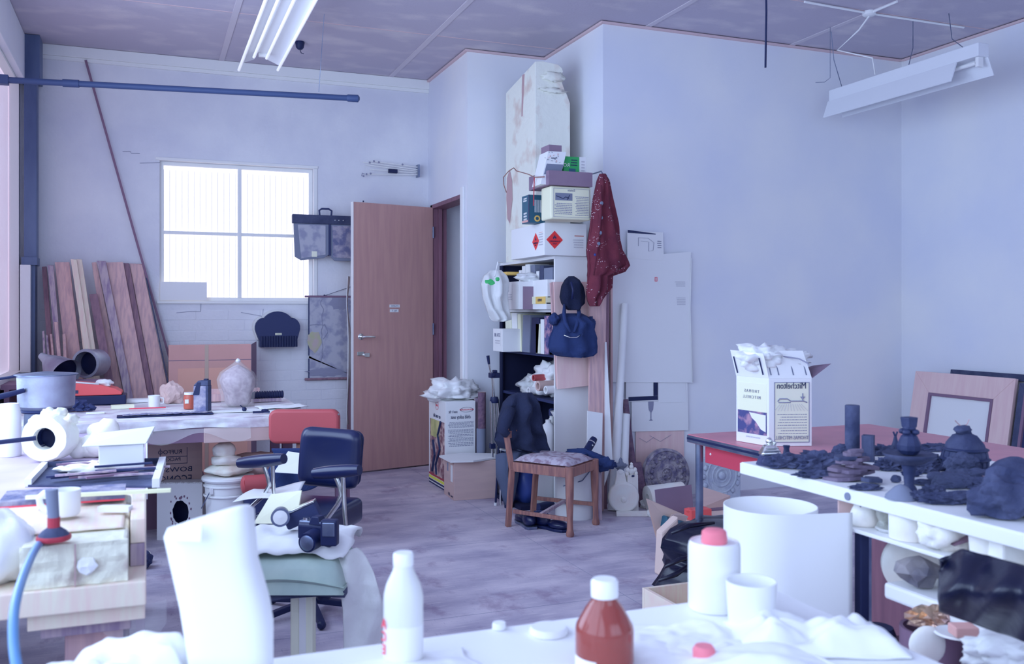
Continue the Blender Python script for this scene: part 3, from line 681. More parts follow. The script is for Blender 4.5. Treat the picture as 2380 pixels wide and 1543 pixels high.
# dark clutter
p=onb(178,958); 
for i,(dx_,dy_,r_) in enumerate(((-.10,0,.03),(0,.02,.038),(.07,.0,.022))):
    O('dark_rag',['crumpled dark rag nearest the cooking pot','crumpled dark rag before the tool case, largest','small crumpled dark rag right of the large one'][i],'rag',M().blob((0,0,r_*.7),(r_*1.5,r_*1.1,r_),.6,2,i,3,flat=-.7),'navy',(p.x+dx_,p.y+dy_,BZ+.005),group='dark rags on the far bench')
# duct pieces on the tool case: funnel and round duct
p=at(198,845,6.62); t=T('round_duct','short galvanised round duct with its dark open end facing the room','duct',p,CR-.25)
build('pipe_wall',M().tube([(-.02,.16,.0),(0,0,0)],.098,28,caps=False).tube([(0,0,0),(-.02,.16,0)],.084,28,caps=False),'galv',t,smooth='auto')
build('rim',M().lathe([(.086,0),(.104,0),(.106,.012),(.104,.03),(.086,.03)],28,ax=(-.12,1,0),cap=False),'galv',t,smooth='auto')
build('elbow',M().tube([(-.02,.15,0),(-.08,.2,0),(-.18,.2,0)],[.095,.095,.09],20),'galv',t,smooth='auto')
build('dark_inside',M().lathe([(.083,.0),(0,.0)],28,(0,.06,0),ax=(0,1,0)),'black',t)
p=at(128,850,6.42); t=T('metal_funnel','shiny metal funnel lying on its side by the window','funnel',p,CR)
build('cone',M().tube([(-.12,.04,.07),(-.075,.03,.045),(.0,0,-.01),(.10,-.05,-.06)],[.022,.036,.09,.115],28,caps=False),'galv',t,smooth='auto')
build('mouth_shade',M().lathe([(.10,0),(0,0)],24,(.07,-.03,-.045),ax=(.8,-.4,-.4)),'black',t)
# window ledge shelf carrying the funnel and duct
p=at(120,868,6.0)
O('ledge_shelf','low shelf under the left window holding the funnel and duct','shelf',M().box(0,0,0,.60,.42,.03).box(0.02,.0,-.85,.05,.42,0).box(.55,0,-.85,.58,.42,0),'wood shade',(XL+.02,6.72,.85))
# ============================================================ UNDER THE FAR BENCH
def atz(px,py,y): return ony(px,py,y)
# brown carton with stencilled capitals
y=6.0; a=ony(340,1112,y); b=ony(470,1028,y); zb_=a.z-.05
t=T('stencilled_carton','brown carton with blue capitals under the far bench','carton',(a.x,y,zb_)); w_=b.x-a.x; h_=b.z-zb_
build('body',M().box(0,0,0,w_,.3,h_),'carton brown',t,bevel=.002)
z=h_*.70; write(t,'RUFFOO',.036,(w_*.42,0,h_*.80),PX,UP,'ink'); write(t,'PACKERS',.030,(w_*.42,0,h_*.62),PX,UP,'ink')
write(t,'BOWSC',.042,(w_*.52,0,h_*.37),PX,UP,'ink',font_w=1.3); write(t,'ECONO',.066,(w_*.52,0,h_*.13),PX,UP,'ink',font_w=.8)
m=M(); 
for q in ((.24,.73,.73,.745),(.24,.90,.73,.915)): m.box(w_*q[0],-.001,h_*q[1]-h_*.22,w_*q[2],0,h_*q[3]-h_*.22)
m.box(w_*.24,-.001,h_*.52,w_*.25,0,h_*.90).box(w_*.72,-.001,h_*.52,w_*.73,0,h_*.90); build('stencil_frame',m,'ink',t)
O('crate_base','low wooden box under the stencilled carton','box',M().box(0,0,0,w_+.05,.3,zb_-.002),'wood shade',(a.x-.02,y+.16,0))
def fl_(u,v): return ((w_+.25)*u,-.02*v,-.05*v-.03*v*math.sin(u*9))
O('torn_plastic','ragged clear plastic hanging from the bench edge above the cartons','plastic sheet',M().grid(fl_,30,4),'plastic sheet',(a.x-.02,BY-.02,BZ-.05),smooth=True)
# white carton with torn hole
a=onz(365,1255,0); s_=5.3/F
t=T('holed_carton','white box with a torn oval hole and dark inside, under the bench','box',(a.x,a.y,0),CR+.04)
w_=108*s_; h_=136*s_; d=.14; th=.006
hx,hz,rx,rz_=w_*.52,h_*.49,.047,.070
def front(): 
    n=28; m=M(); out=[]; inn=[]
    for k in range(n):
        q=2*math.pi*k/n; c_,s__=math.cos(q),math.sin(q); j=1+.10*noise.noise(Vector((c_*3,s__*3,1)))
        inn.append((hx+rx*c_*j,hz+rz_*s__*j)); 
        tx=(w_-hx if c_>0 else hx)/max(abs(c_),1e-6); tz=(h_-hz if s__>0 else hz)/max(abs(s__),1e-6); tt=min(tx,tz); out.append((hx+c_*tt,hz+s__*tt))
    # snap corners
    for cx,cz in ((0,0),(w_,0),(0,h_),(w_,h_)):
        i=min(range(n),key=lambda i:(out[i][0]-cx)**2+(out[i][1]-cz)**2); out[i]=(cx,cz)
    vs=[(x,0,z) for x,z in inn]+[(x,0,z) for x,z in out]; m.add(vs,[(i,(i+1)%n,(i+1)%n+n,i+n) for i in range(n)]); return m
build('front_panel',front(),'carton white',t,thick=th)
build('body',M().box(0,.004,0,th,d,h_).box(w_-th,.004,0,w_,d,h_).box(0,.004,0,w_,d,th).box(0,d-th,0,w_,d,h_).box(0,.004,h_-th,w_,d,h_),'carton white',t)
m=M(); 
for i in range(26): q=random.random()*6.28; r=random.uniform(1.15,1.5); m.blob((hx+rx*r*math.cos(q)*1.0,-.004,hz+rz_*math.sin(q)*r),(.005,.002,.008),.4,2,i,1)
build('torn_edge',m,'wood shade',t)['kind']='stuff'
m=M()
for i in range(22): m.blob((w_*(i+.5)/22,.0,h_+.002),(.007,.01,.006),.5,2,i,1)
build('ragged_top',m,'carton white',t)['kind']='stuff'
build('inner_shade',M().box(.008,.10,.008,w_-.008,.104,h_-.008),'black',t)  # black sheet standing in for the shade inside the box
# plaster bucket
a=at(530,1105,5.35); s_=5.35/F
t=T('plaster_bucket','white plastic pail with lid and wire handle, plaster lumps on top','pail',(a.x,a.y,0))
zt=a.z; R_=.132
build('pail_body',M().lathe([(R_-.02,0),(R_-.018,.01),(R_-.004,zt-.06),(R_-.004,zt-.012),(0,zt-.012)],36),'white plastic',t,smooth='auto')
for z in (zt-.055,zt-.11): build('hoop',M().lathe([(R_-.002,z),(R_+.004,z+.003),(R_+.004,z+.010),(R_-.002,z+.013)],36,cap=False),'white plastic',t,smooth='auto')
build('lid',M().lathe([(R_+.01,zt-.022),(R_+.016,zt-.012),(R_+.014,zt),(R_-.005,zt+.004),(0,zt+.002)],36),'white plastic',t,smooth='auto')
build('bail_handle',M().tube([(-R_*.75,-R_*.68,zt-.06),(-R_*.98,-R_*.62,zt-.12),(-R_*1.12,-R_*.3,zt-.17)],.003,8),'steel',t,smooth='auto')
build('handle_lug',M().box(-R_*.82,-R_*.78,zt-.085,-R_*.66,-R_*.64,zt-.045),'white plastic',t,bevel=.003)
lines(t,(.07,-R_*.95,zt-.20),.07,.03,1,PX,UP,'ink',th=.9)
for i,(dx_,z,r,lab) in enumerate(((0,zt+.035,(.125,.11,.04),'wide flat plaster block on the pail lid'),(0,zt+.09,(.085,.08,.035),'plaster lump in the middle of the stack on the pail'),(.0,zt+.15,(.062,.06,.05),'rounded plaster lump topping the stack on the pail'))):
    O('plaster_lump',lab,'plaster',M().blob((0,0,0),r,.25,1.4,i+5,3,flat=-.75 if i else -.8),'plaster dirty' if i==0 else 'plaster',(a.x+dx_-.01*i,a.y,z),group='plaster lumps on the pail',smooth=True)
# sacks / bundles behind
a=ony(600,1075,BY+.25); O('folded_sacking','pale folded sacking bundle pushed under the bench','sacking',M().blob((0,0,.0),(.13,.10,.055),.3,1.6,3,3).blob((-.01,0,.06),(.12,.09,.035),.3,1.6,8,3),'carton brown',(a.x+.0,BY+.25,.42),smooth=True)
O('low_stand','dark wooden stand under the sacking bundle','stand',M().box(-.10,-.08,0,.15,.15,.37),'wood shade',(a.x,BY+.25,0))
a=ony(600,1123,BY-.05); O('red_bundle','dusty red rolled bundle behind the black chair arm','bundle',M().tube([(-.08,0,0),(.06,0,.0)],.055,14).blob((-.08,0,0),(.02,.05,.05),.1,1,1,2),'red vinyl',(a.x,BY-.08,a.z),smooth='auto')
a=ony(620,1190,BY-.0); O('dark_bin','dark blue bin standing beside the plaster pail','bin',M().lathe([(.09,0),(.11,.30),(.10,.30),(.085,.02),(0,.02)],20,cap=False),'navy',(a.x-.02,BY+.02,0),smooth='auto')
# stone pieces under the bench's left
for i,(px,py,r) in enumerate(((345,1200,.05),(350,1225,.035))):
    a=ony(px,py,5.2); O('rubble_piece',['dark rounded rubble piece by the white holed box','pale stone piece low by the white holed box'][i],'rubble',M().blob((0,0,r*.8),(r,r,r),.3,2,i,3,flat=-.8),'navy' if i==0 else 'plaster',(a.x-.03,5.25+.1*i,0))
# ============================================================ RED CHAIR
s_=5.2/F; a=at(708,990,5.2); rz=CR+.02
t=T('red_chair','red vinyl chair with wide padded back, drawn up to the far bench','chair',(a.x,a.y,0),rz)
zz=lambda py,Z=5.2:1.35-(py-725)/F*Z
def rbox(x0,x1,z0,z1,y0,y1,r,n=5,bul=0,nx=12):
    pts=[]
    for cx,cz,a0 in ((x1-r,z1-r,0),(x0+r,z1-r,90),(x0+r,z0+r,180),(x1-r,z0+r,270)):
        for k in range(n+1): q=math.radians(a0+90*k/n); pts.append((cx+r*math.cos(q),cz+r*math.sin(q)))
    return M().prism(pts,y0,y1)
build('backrest',rbox(-.197,.197,zz(1030),zz(951),-.03,.035,.045),'red vinyl',t,bevel=.016,seg=3,smooth='auto')
build('back_support',M().box(-.05,.01,.38,.05,.03,zz(1025)),'oak',t,bevel=.004)
build('seat',rbox(-.20,.19,.38,.44,.06,.44,.02),'red vinyl',t,bevel=.015,seg=3,smooth='auto')
for x in (-.19,.17):
    for y in (.07,.43): build('leg',M().tube([(x*1.05,y,0),(x,y,.385)],.014,10),'wood shade',t,smooth='auto')
build('stud',M().lathe([(.006,0),(.004,.004),(0,.004)],8,(.195,-.031,zz(962)),ax=(0,-1,0)),'chrome',t); build('stud',M().lathe([(.006,0),(.004,.004),(0,.004)],8,(.195,-.031,zz(1012)),ax=(0,-1,0)),'chrome',t)
# blue garment and paper on the seat's near side
def fg_(u,v): return (-.17+.33*u+.02*math.sin(v*7),-.08-.03*math.sin(u*11)*v+.02*v,1.35-.1516*5.1+.02-.25*v*(.65+.35*math.sin(u*2.6+.6)))
o=O('blue_garment','crumpled blue garment hanging over the front of the red chair','garment',M().grid(fg_,26,18),'blue cloth',(a.x,a.y,0),rz,thick=.025,smooth=True,sub=1)
p=at(672,1078,4.9); O('paper_page','pale paper page lying over the blue garment','paper',M().hexa([(-.08,0,-.045),(.07,0,-.055),(.10,.1,.03),(-.03,.1,.05)],[(-.08,0,-.043),(.07,0,-.053),(.10,.1,.032),(-.03,.1,.052)]),'paper2',p,CR)
# ============================================================ BLACK ARMCHAIR
Z=4.25; s_=Z/F; a=at(745,1150,Z); rz=CR-.22
t=T('black_armchair','black vinyl office armchair with chrome arm frames, turned toward the room','chair',(a.x,a.y,0),rz)
z_=lambda py,Zz=Z:1.35-(py-725)/F*Zz
# back panel, slightly dished, seen from its front
def back(u,v):
    w=.142+.004*math.sin(v*math.pi); x=-w+2*w*u; ed=min(u,1-u,v,1-v)
    r=min(1,ed/.09); dz=-.012*math.cos((u-.5)*math.pi)*math.cos((v-.5)*math.pi)
    # rounded corners
    cx=abs(u-.5)*2; cz=abs(v-.5)*2; k=1
    if cx>.72 and cz>.72:
        dd=math.hypot((cx-.72)/.28,(cz-.72)/.28); mx_=max((cx-.72)/.28,(cz-.72)/.28); k=mx_/dd if dd>0 else 1
    px=(u-.5)*2; pz=(v-.5)*2
    if k<1: 
        px=math.copysign(.72+(cx-.72)*k,px); pz=math.copysign(.72+(cz-.72)*k,pz)
    return (w*px,-.03*math.sqrt(max(0,r))+.03*(1-v)*0-dz*1.6,z_(1142)+(z_(1010)-z_(1142))*(pz+1)/2)
g=M().grid(back,24,20); 
o=build('backrest',g,'black vinyl',t,loc=(-.060,.13,0),thick=.045,smooth=True,sub=1); o.rotation_euler=(-.08,.05,.0)
o=build('back_shell',rbox(-.146,.146,z_(1142)-.002,z_(1010)+.002,.0,.022,.04),'black',t,loc=(-.060,.15,0),bevel=.008); o.rotation_euler=(-.08,.05,0)
build('seat',rbox(-.19,.155,z_(1225),z_(1165),-.30,.14,.03),'black vinyl',t,loc=(.0,0,0),bevel=.02,seg=3,smooth='auto')
def arm(x,y0,y1,z,tilt,lab=None):
    m=M(); pts=[(x,y0,z),(x,y0+.02,z+.004),(x,(y0+y1)/2,z+.01),(x,y1-.02,z+tilt),(x,y1,z+tilt)]
    m.tube(pts,[.008,.024,.026,.024,.010],12); m.xf(Matrix.Scale(1,4)); return m
# left arm: farther, reaching out to the viewer's left
zl_=z_(1072,4.2)
def armpad(p0,p1,w=.045,h=.026):
    p0=Vector(p0);p1=Vector(p1); d=(p1-p0); m=M(); n=10; pts=[];rs=[]
    m.tube([p0+d*i/n for i in range(n+1)],[ (.55+.45*math.sqrt(math.sin(math.pi*(.06+.88*i/n))))*w*.5 for i in range(n+1)],14); return m
W2L=lambda px,py,Zz:(Matrix.Rotation(-rz,4,'Z')@(at(px,py,Zz)-Vector((a.x,a.y,0))))
ba=build('armrest',armpad(W2L(557,1076,4.25),W2L(660,1066,4.1),.060),'black vinyl',t,smooth='auto')
ba2=build('armrest',armpad(W2L(730,1100,3.85),W2L(836,1092,3.75),.056),'black vinyl',t,smooth='auto')
def chrome_arm(pts,r=.0095): return M().tube([W2L(*p) for p in pts],r,12)
build('arm_frame',chrome_arm([(614,1084,4.17),(622,1108,4.17),(626,1128,4.17),(612,1152,4.17),(590,1172,4.17),(560,1200,4.17)]),'chrome',t,smooth='auto')
build('arm_frame',chrome_arm([(634,1082,4.15),(635,1120,4.15),(637,1185,4.12),(640,1235,4.1)]),'chrome',t,smooth='auto')
build('arm_frame',chrome_arm([(780,1108,3.8),(789,1130,3.8),(793,1150,3.8),(785,1172,3.8),(756,1212,3.85)]),'chrome',t,smooth='auto')
build('arm_frame',chrome_arm([(797,1108,3.78),(799,1150,3.78),(801,1195,3.78),(805,1236,3.78)]),'chrome',t,smooth='auto')
build('foot_pad',M().lathe([(.016,0),(.016,.008),(0,.008)],12,W2L(806,1240,3.78)),'black',t)
build('pedestal',M().tube([(0,-.1,.05),(0,-.1,z_(1225))],.025,14),'chrome',t,smooth='auto')
for k in range(5): 
    q=k*2*math.pi/5+.3; build('leg',M().bar((0,-.1,.06),(.24*math.cos(q),-.1+.24*math.sin(q),.025),.03,.025).blob((.24*math.cos(q),-.1+.24*math.sin(q),.02),.02,.05,1,0,2),'black',t,bevel=.003)
# papers on the seat
def sh(u,v): p=W2L(540+150*u,1190-28*u-10*v,4.0-.0*v); q=W2L(590+120*u,1185-30*u,4.3); r=p.lerp(q,v); return (r.x,r.y,z_(1168,4.0)+.03*u+.008*math.sin(u*5+v*3))
o=O('drawing_sheet','large white curled sheet lying across the black chair seat','paper',M().grid(sh,16,8),'white laminate',(a.x,a.y,0),rz,thick=.003,smooth=True)
# ============================================================ PALE GREEN STAND (NEAR)
Zs=3.35; zt=1.35-(1285-725)/F*Zs
p=onz(690,1330,.40); p=at(708,1330,Zs)
t=T('green_stool','pale green padded stool on a white post in the middle foreground','stool',(p.x,p.y,0),CR)
s_=Zs/F; zc=1.35-(1275-725)/F*Zs; zc2=1.35-(1360-725)/F*Zs
def cush(u,v):
    x=-.26+.43*u; y=-.16+.34*v; ex=min(1,min(u,1-u)/.10)**.5; ey=min(1,min(v,1-v)/.12)**.5
    return x,y,ex,ey
m=M(); nu,nv=22,14
m.grid(lambda u,v:(cush(u,v)[0],cush(u,v)[1],zc-.10+.10*cush(u,v)[2]*cush(u,v)[3]+.03*math.sin(u*math.pi)*v-.02*(1-v)),nu,nv)
m.grid(lambda u,v:(cush(u,v)[0],cush(u,v)[1],zc-.10-.035*cush(u,v)[2]*cush(u,v)[3]+.035*math.sin(u*math.pi*.9+.2)),nu,nv)
build('cushion',m,'pale green',t,smooth=True)
build('underside',M().prism([(-.18,zc-.135),(-.05,zc-.112),(.10,zc-.10),(.17,zc-.112),(.17,zc-.135),(.08,zc-.13),(-.05,zc-.14),(-.18,zc-.165)],-.14,.14),'slate blue',t)
build('post',M().box(-.045,-.03,.03,.035,.03,zc-.13),'cream',t,bevel=.004)
build('post_strip',M().box(-.012,-.034,.03,.012,-.029,zc-.13),'trim white',t)
build('bracket',M().hexa([(-.05,-.05,zc-.15),(.05,-.05,zc-.15),(.05,.05,zc-.15),(-.05,.05,zc-.15)],[(-.08,-.09,zc-.118),(.12,-.07,zc-.105),(.12,.08,zc-.105),(-.08,.08,zc-.118)]),'trim white',t)
build('adjust_knob',M().lathe([(.024,0),(.026,.012),(.018,.02),(0,.02)],14,(.075,-.02,zc-.175)),'black',t,smooth='auto')
build('foot_plate',M().box(-.18,-.16,0,.18,.16,.03),'white paint',t,bevel=.006)
# white fabric heaped on the stool, draping to the right
def dr_(u,v):
    x=-.20+.40*u; y=-.17+.36*v; z=zc+.012+.022*(noise.fractal(Vector((u*3.2,v*3.2,2)),1,2,3)+.5)+.03*math.sin(v*math.pi)
    z-=.03*max(0,(abs(u-.5)*2)**4+(abs(v-.5)*2)**4-.6); x*=1-.10*(abs(v-.5)*2)**2+.06*math.sin(v*9); y*=1-.18*(abs(u-.5)*2)**2+.08*math.sin(u*8)
    return (x,y,z)
O('white_fabric','white cloth heaped over the green stool under the camera','cloth',M().grid(dr_,30,24),'cloth white',(p.x-.0,p.y+.06,0),CR,thick=.006,smooth=True)
def dr2(u,v):
    q=v*1.25; w=.055+.035*math.sin(v*2.6)
    x=.14+(.10*math.sin(min(q,1)*1.5)) - .02*v + w*(u-.5)*1.5 - .06*max(0,v-.55)
    z=zc+.01 - .46*v**1.35
    y=-.06+.05*(u-.5)+.016*math.sin(u*7+v*9)+.012*noise.noise(Vector((u*3,v*9,4)))
    return (x,y,z)
O('mesh_drape','sheer white mesh strip hanging off the right side of the green stool','cloth',M().grid(dr2,14,30),'mesh cloth',(p.x+.01,p.y,0),CR,thick=.004,smooth=True)
# camera
zc_=zc+.055
c=at(740,1225,Zs-.05); t=T('film_camera','black film camera with lens lying on white cloth on the stool','camera',(c.x,c.y,c.z-.035),CR-.35)
build('body',M().box(-.075,-.02,-.03,.06,.03,.045),'black',t,bevel=.008,seg=3)
build('top_plate',M().box(-.07,-.018,.042,.02,.025,.058),'steel',t,bevel=.004)
build('prism_hump',M().hexa([(-.03,-.02,.045),(.02,-.02,.045),(.02,.025,.045),(-.03,.025,.045)],[(-.018,-.016,.075),(.01,-.016,.075),(.01,.02,.075),(-.018,.02,.075)]),'black',t,bevel=.003)
ln_=build('lens',M().tube([(-.0,-.02,.0),(-.0,-.075,-.004)],[.036,.034],24),'black',t,smooth='auto'); build('front_glass',M().lathe([(.028,0),(.02,.004),(0,.006)],24,(0,-.076,-.004),ax=(0,-1,0)),'steel',ln_,smooth='auto')
build('dial',M().lathe([(.012,.058),(.012,.066),(0,.066)],14),'chrome',t,smooth='auto',loc=(-.05,0,0))
t2=T('flash_unit','square flash unit with reflective window lying beside the camera','flash',(at(766,1237,Zs-.12)),CR-.1)
build('case',M().box(-.028,-.02,-.045,.030,.02,.045),'black',t2,bevel=.006); build('flash_window',M().box(-.02,-.024,-.01,.024,-.019,.038),'steel',t2,bevel=.003)
t3=T('camera_case','hard ridged camera case leaning behind the camera','case',at(702,1198,Zs+.05),CR); o=build('shell',M().box(-.065,-.02,-.028,.065,.03,.03),'navy',t3,bevel=.008); o.rotation_euler=(0,-.42,0)
o=build('chrome_trim',M().box(-.06,-.024,.028,.065,.025,.036),'chrome',t3,bevel=.002); o.rotation_euler=(0,-.42,0)
t4=T('round_mirror_lens','loose round lens standing on edge left of the camera','lens',at(652,1200,Zs),CR+.2)
build('barrel',M().tube([(0,.03,0),(0,-.02,0)],[.03,.034],22),'steel',t4,smooth='auto'); build('glass_disc',M().lathe([(.026,0),(0,.004)],22,(0,-.021,0),ax=(0,-1,0)),'white laminate',t4)
# white card folder & chair-side sheet
p2_=at(650,1180,Zs+.15); O('white_folder','white card folder standing against the cloth by the camera','folder',M().hexa([(-.10,0,-.06),(.06,0,-.06),(.06,.03,-.06),(-.10,.03,-.06)],[(-.06,.10,.03),(.06,.10,.045),(.06,.11,.045),(-.06,.11,.03)]),'carton cream',p2_,CR)
O('shirt_paper','small pale disc of card at the right of the camera on the cloth','card',M().lathe([(.045,0),(.045,.003),(0,.003)],20),'cream',at(785,1256,Zs))
# ============================================================ ALCOVE BOOKCASE
cx0,cx1,cy0,cy1=2.61,2.97,5.80,6.84; ct=1.715
t=T('bookcase','tall dark open bookcase with white end panel standing in the alcove','bookcase',(cx0,cy0,0))
w_=cx1-cx0; d_=cy1-cy0
build('end_panel',M().box(0,0,0,w_,.02,ct),'white paint',t,bevel=.0015)
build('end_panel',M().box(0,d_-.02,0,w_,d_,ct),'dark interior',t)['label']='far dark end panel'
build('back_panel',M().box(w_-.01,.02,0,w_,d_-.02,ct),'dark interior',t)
build('top',M().box(-.005,0,ct,w_,d_,ct+.02),'white paint',t,bevel=.0015)
SHZ=[1.368,1.055,.735,.37,.06]
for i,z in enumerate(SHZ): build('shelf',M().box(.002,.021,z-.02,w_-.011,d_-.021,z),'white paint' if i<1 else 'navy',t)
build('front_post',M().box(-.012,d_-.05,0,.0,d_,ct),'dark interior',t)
def sx(px): r=ray(px,0); return r.y*(cx0/r.x)-cy0      # local y along the bookcase front for a pixel column
def shz(px,py): r=ray(px,py); return 1.35+r.z*(cx0/r.x)  # height on the bookcase front plane
def onc(px,zb,dx_=0): return Vector((cx0+dx_,cy0+sx(px),zb))
def block(name,label,cat,pxl,pxr,pyt,zb,depth,mt,out=0,group=None,lean=0,pyb=None,bevel=.002):
    # box standing on the bookcase, its face along the front (x = const), between pixel columns
    x=cx0-out
    ya=ray(pxr,0).y*(x/ray(pxr,0).x); yb=ray(pxl,0).y*(x/ray(pxl,0).x); r=ray((pxl+pxr)/2,pyt); h=1.35+r.z*(x/r.x)-zb; ya=max(ya,cy0+.023); yb=max(yb,ya+.012); h=min(h,(SHZ[0]-.024 if zb<SHZ[0] else ct-.004)-zb); out=min(out,.2)
    m=M().hexa([(0,0,0),(depth,0,0),(depth,yb-ya,0),(0,yb-ya,0)],[(0,lean,h),(depth,lean,h),(depth,yb-ya+lean,h),(0,yb-ya+lean,h)])
    return O(name,label,cat,m,mt,(x,ya,zb),group=group,bevel=bevel),yb-ya,h
# --- top shelf
z0=SHZ[0]+.001
o,l,h=block('open_carton','white-ended carton with cream lid, far end of the top bookcase shelf','carton',1148,1206,656,z0-.0,.24,'carton white',out=.16)
build('side',M().box(.03,-.003,0,.24,-.001,h*.82),'carton dark',o)
build('end_print',M().box(-.002,l*.25,h*.3,-.001,l*.75,h*.9),'paper',o); write(o,'STA 12',.045,(-.002,l*.5,h*.72),NX,UP,'ink soft'); lines(o,(-.002,l*.5,h*.45),l*.5,h*.25,3,NX,UP,'ink faint')
O('plastic_in_carton','torn white plastic and orange-lidded tin spilling from the open carton','plastic wrap',M().blob((0,0,.0),(.10,.07,.035),.5,2,3,3),'bag film',(cx0-.04,o.location.y+.08,z0+h+.03),smooth=True)
p=onc(1190,z0+h+.02,.0); O('orange_box','flat orange-topped box lying over the open carton','box',M().box(-.06,-.07,0,.14,.10,.022),'mustard',(cx0-.02,p.y-.02,z0+h+.065),bevel=.002)
o,l,h=block('white_file_box','upright white file box in the middle of the top shelf','box',1207,1232,650,z0,.22,'carton white',out=.07)
o,l,h=block('long_box','pale long flat box lying on the smaller boxes, top shelf','box',1234,1280,650,z0+.076,.22,'paper2',out=.05,bevel=.006)
o2,l,h2=block('yellow_box','yellow-ended slim box with dark lettering under the long pale box','box',1222,1280,689,z0+.036,.22,'carton cream',out=.06)
build('yellow_end',M().box(-.002,.0,.002,0,l*.48,h2-.002),'mustard',o2); write(o2,'KODAK' if 0 else 'PAPER',.026,(-.003,l*.26,h2*.5),NX,UP,'ink')
block('slim_box','lowest slim pale box lying on the top shelf','box',1222,1280,703,z0,.22,'paper2',out=.055)
SP=[('white thin booklet',1206,1212,628,'paper',.0),('white booklet with dark spine edge',1213,1220,618,'carton white',.0),('tall white pad',1222,1232,614,'paper',.01),('bluish clear folder',1234,1244,616,'cone grey',.01),('small grey box',1246,1252,630,'paper2',0),('dark-striped binder',1253,1262,618,'slate blue',-.01),('wide grey-blue binder',1264,1284,622,'cone grey',0)]
for i,(lab,a_,b_,c_,mt_,le) in enumerate(SP):
    block('booklet',lab+' standing on the boxes of the top shelf','booklet',a_,b_,c_,z0+.19 if a_<1234 else z0+.185,.16,mt_,out=.0,group='booklets on the top bookcase shelf',lean=le)
# --- hanging plastic bag left of the bookcase
p=at(1150,690,6.3); 
bg=T('carrier_bag','thin white carrier bag with green print hanging at the bookcase side','bag',(p.x,p.y,p.z),CR)
BAGLATER=bg
build('green_print',M().blob((-.03,-.055,.10),(.030,.004,.018),.5,3,2,2),'green',bg); build('green_print',M().blob((.02,-.055,.12),(.016,.004,.014),.5,3,5,2),'green',bg)
build('bag_handle',M().tube([(.0,0,.14),(.02,0.05,.24),tuple(Matrix.Rotation(-CR,3,'Z')@(Vector((2.60,6.78,1.738))-p))],.004,6),'bag film',bg)
# --- second shelf
z0=SHZ[1]+.001
o,l,h=block('white_end_box','square white box jutting out at the far end of the second shelf','box',1146,1168,764,z0,.26,'carton white',out=.17)
build('end_print',M().box(-.002,l*.2,h*.25,-.001,l*.8,h*.9),'paper',o); write(o,'STA 08',.04,(-.002,l*.5,h*.72),NX,UP,'ink soft'); lines(o,(-.002,l*.5,h*.42),l*.5,h*.2,2,NX,UP,'ink faint')
BK=[('cream slanted magazine file',1176,1190,726,'cream',.02,'magazine file'),('tall grey-white magazine file',1192,1204,722,'paper2',.03,'magazine file'),
('large pale folder with slanted front',1205,1212,730,'carton cream',.02,'folder'),('big grey framed board leaning right',1213,1230,732,'cone grey',-.02,'board'),('wide black portfolio board leaning right',1232,1250,738,'black',-.03,'board'),
('torn pale paper bundle',1245,1254,752,'cream',.0,'papers'),('white-edged picture board',1256,1264,742,'paper',0,'board'),('black and white printed box',1265,1278,734,'photo blue',0,'box'),('slim dark book nearest the end panel',1279,1285,790,'black',0,'book')]
for lab,a_,b_,c_,mt_,le,ct_ in BK:
    block('folder' if ct_ in('folder','papers') else ct_.replace(' ','_'),lab+' on the second bookcase shelf',ct_,a_,b_,c_,z0,.24,mt_,out=.03,group='files and boards on the second shelf',lean=le)
# --- third shelf: plastic-wrapped stuff and rolls
z0=SHZ[2]+.001
O('plastic_heap','heap of clear plastic on the third bookcase shelf','plastic',M().blob((0,0,.12),(.13,.22,.13),.5,2.2,5,4,flat=-.9),'bag film',(cx0+.14,cy0+.32,z0),smooth=True)
O('blue_plastic_heap','bluish plastic sheeting lying low at the far end of the third shelf','plastic',M().blob((0,0,.06),(.12,.17,.075),.5,2.2,9,4,flat=-.8),'grass poly',(cx0+.12,cy0+.60,z0),smooth=True)
for i,(px,py,r,lab) in enumerate(((1250,897,.036,'cardboard roll with thick wall, largest end showing'),(1228,908,.026,'thinner paper roll left of the thick cardboard one'),(1268,906,.028,'paper roll right of the thick cardboard one'),(1240,878,.024,'red-printed paper roll lying on top'))):
    p=onx(px,py,cx0-.06); t=T('paper_roll',lab+' on the third bookcase shelf','roll',p,0,'rolls on the third bookcase shelf')
    build('roll_wall',M().tube([(0,0,0),(.30,.04,0)],r,20,caps=False).tube([(0,0,0),(.30,.04,0)],r*.62,20,caps=False).lathe([(r*.62,0),(r,0)],20,ax=(-1,-.1,0),cap=False),['carton brown','paper','paper2','red vinyl'][i],t,smooth='auto')
# --- fourth shelf
z0=SHZ[3]+.001
t=T('spray_bottle','white squeeze bottle with dark cap on the fourth bookcase shelf','bottle',(cx0+.05,cy0+.16,z0))
h4=.34
build('body',M().lathe([(.042,0),(.046,.01),(.046,.15),(.040,.20),(.018,.235),(.018,.25),(0,.25)],22),'milk plastic',t,smooth='auto'); build('cap',M().lathe([(.024,.25),(.024,.29),(.014,.30),(0,.30)],18),'navy',t,smooth='auto'); build('dot_label',M().lathe([(.014,0),(0,.001)],14,(-.044,-.02,.12),ax=(-1,-.4,0)),'navy',t)
O('white_bowl','small white bowl on the fourth shelf behind the bottle','bowl',M().lathe([(.03,0),(.06,.05),(.055,.05),(.02,.01),(0,.01)],20),'white plastic',(cx0+.06,cy0+.07,z0+.24),smooth='auto')
t=T('milk_jug','white plastic jug low on the fourth shelf beside the end panel','jug',(cx0-.01,cy0+.09,z0)); build('body',M().lathe([(.05,0),(.055,.01),(.055,.15),(.045,.19),(.02,.21),(.02,.23),(0,.23)],22),'white plastic',t,smooth='auto'); build('red_tag',M().box(-.058,-.02,.05,-.054,.0,.09),'red',t)
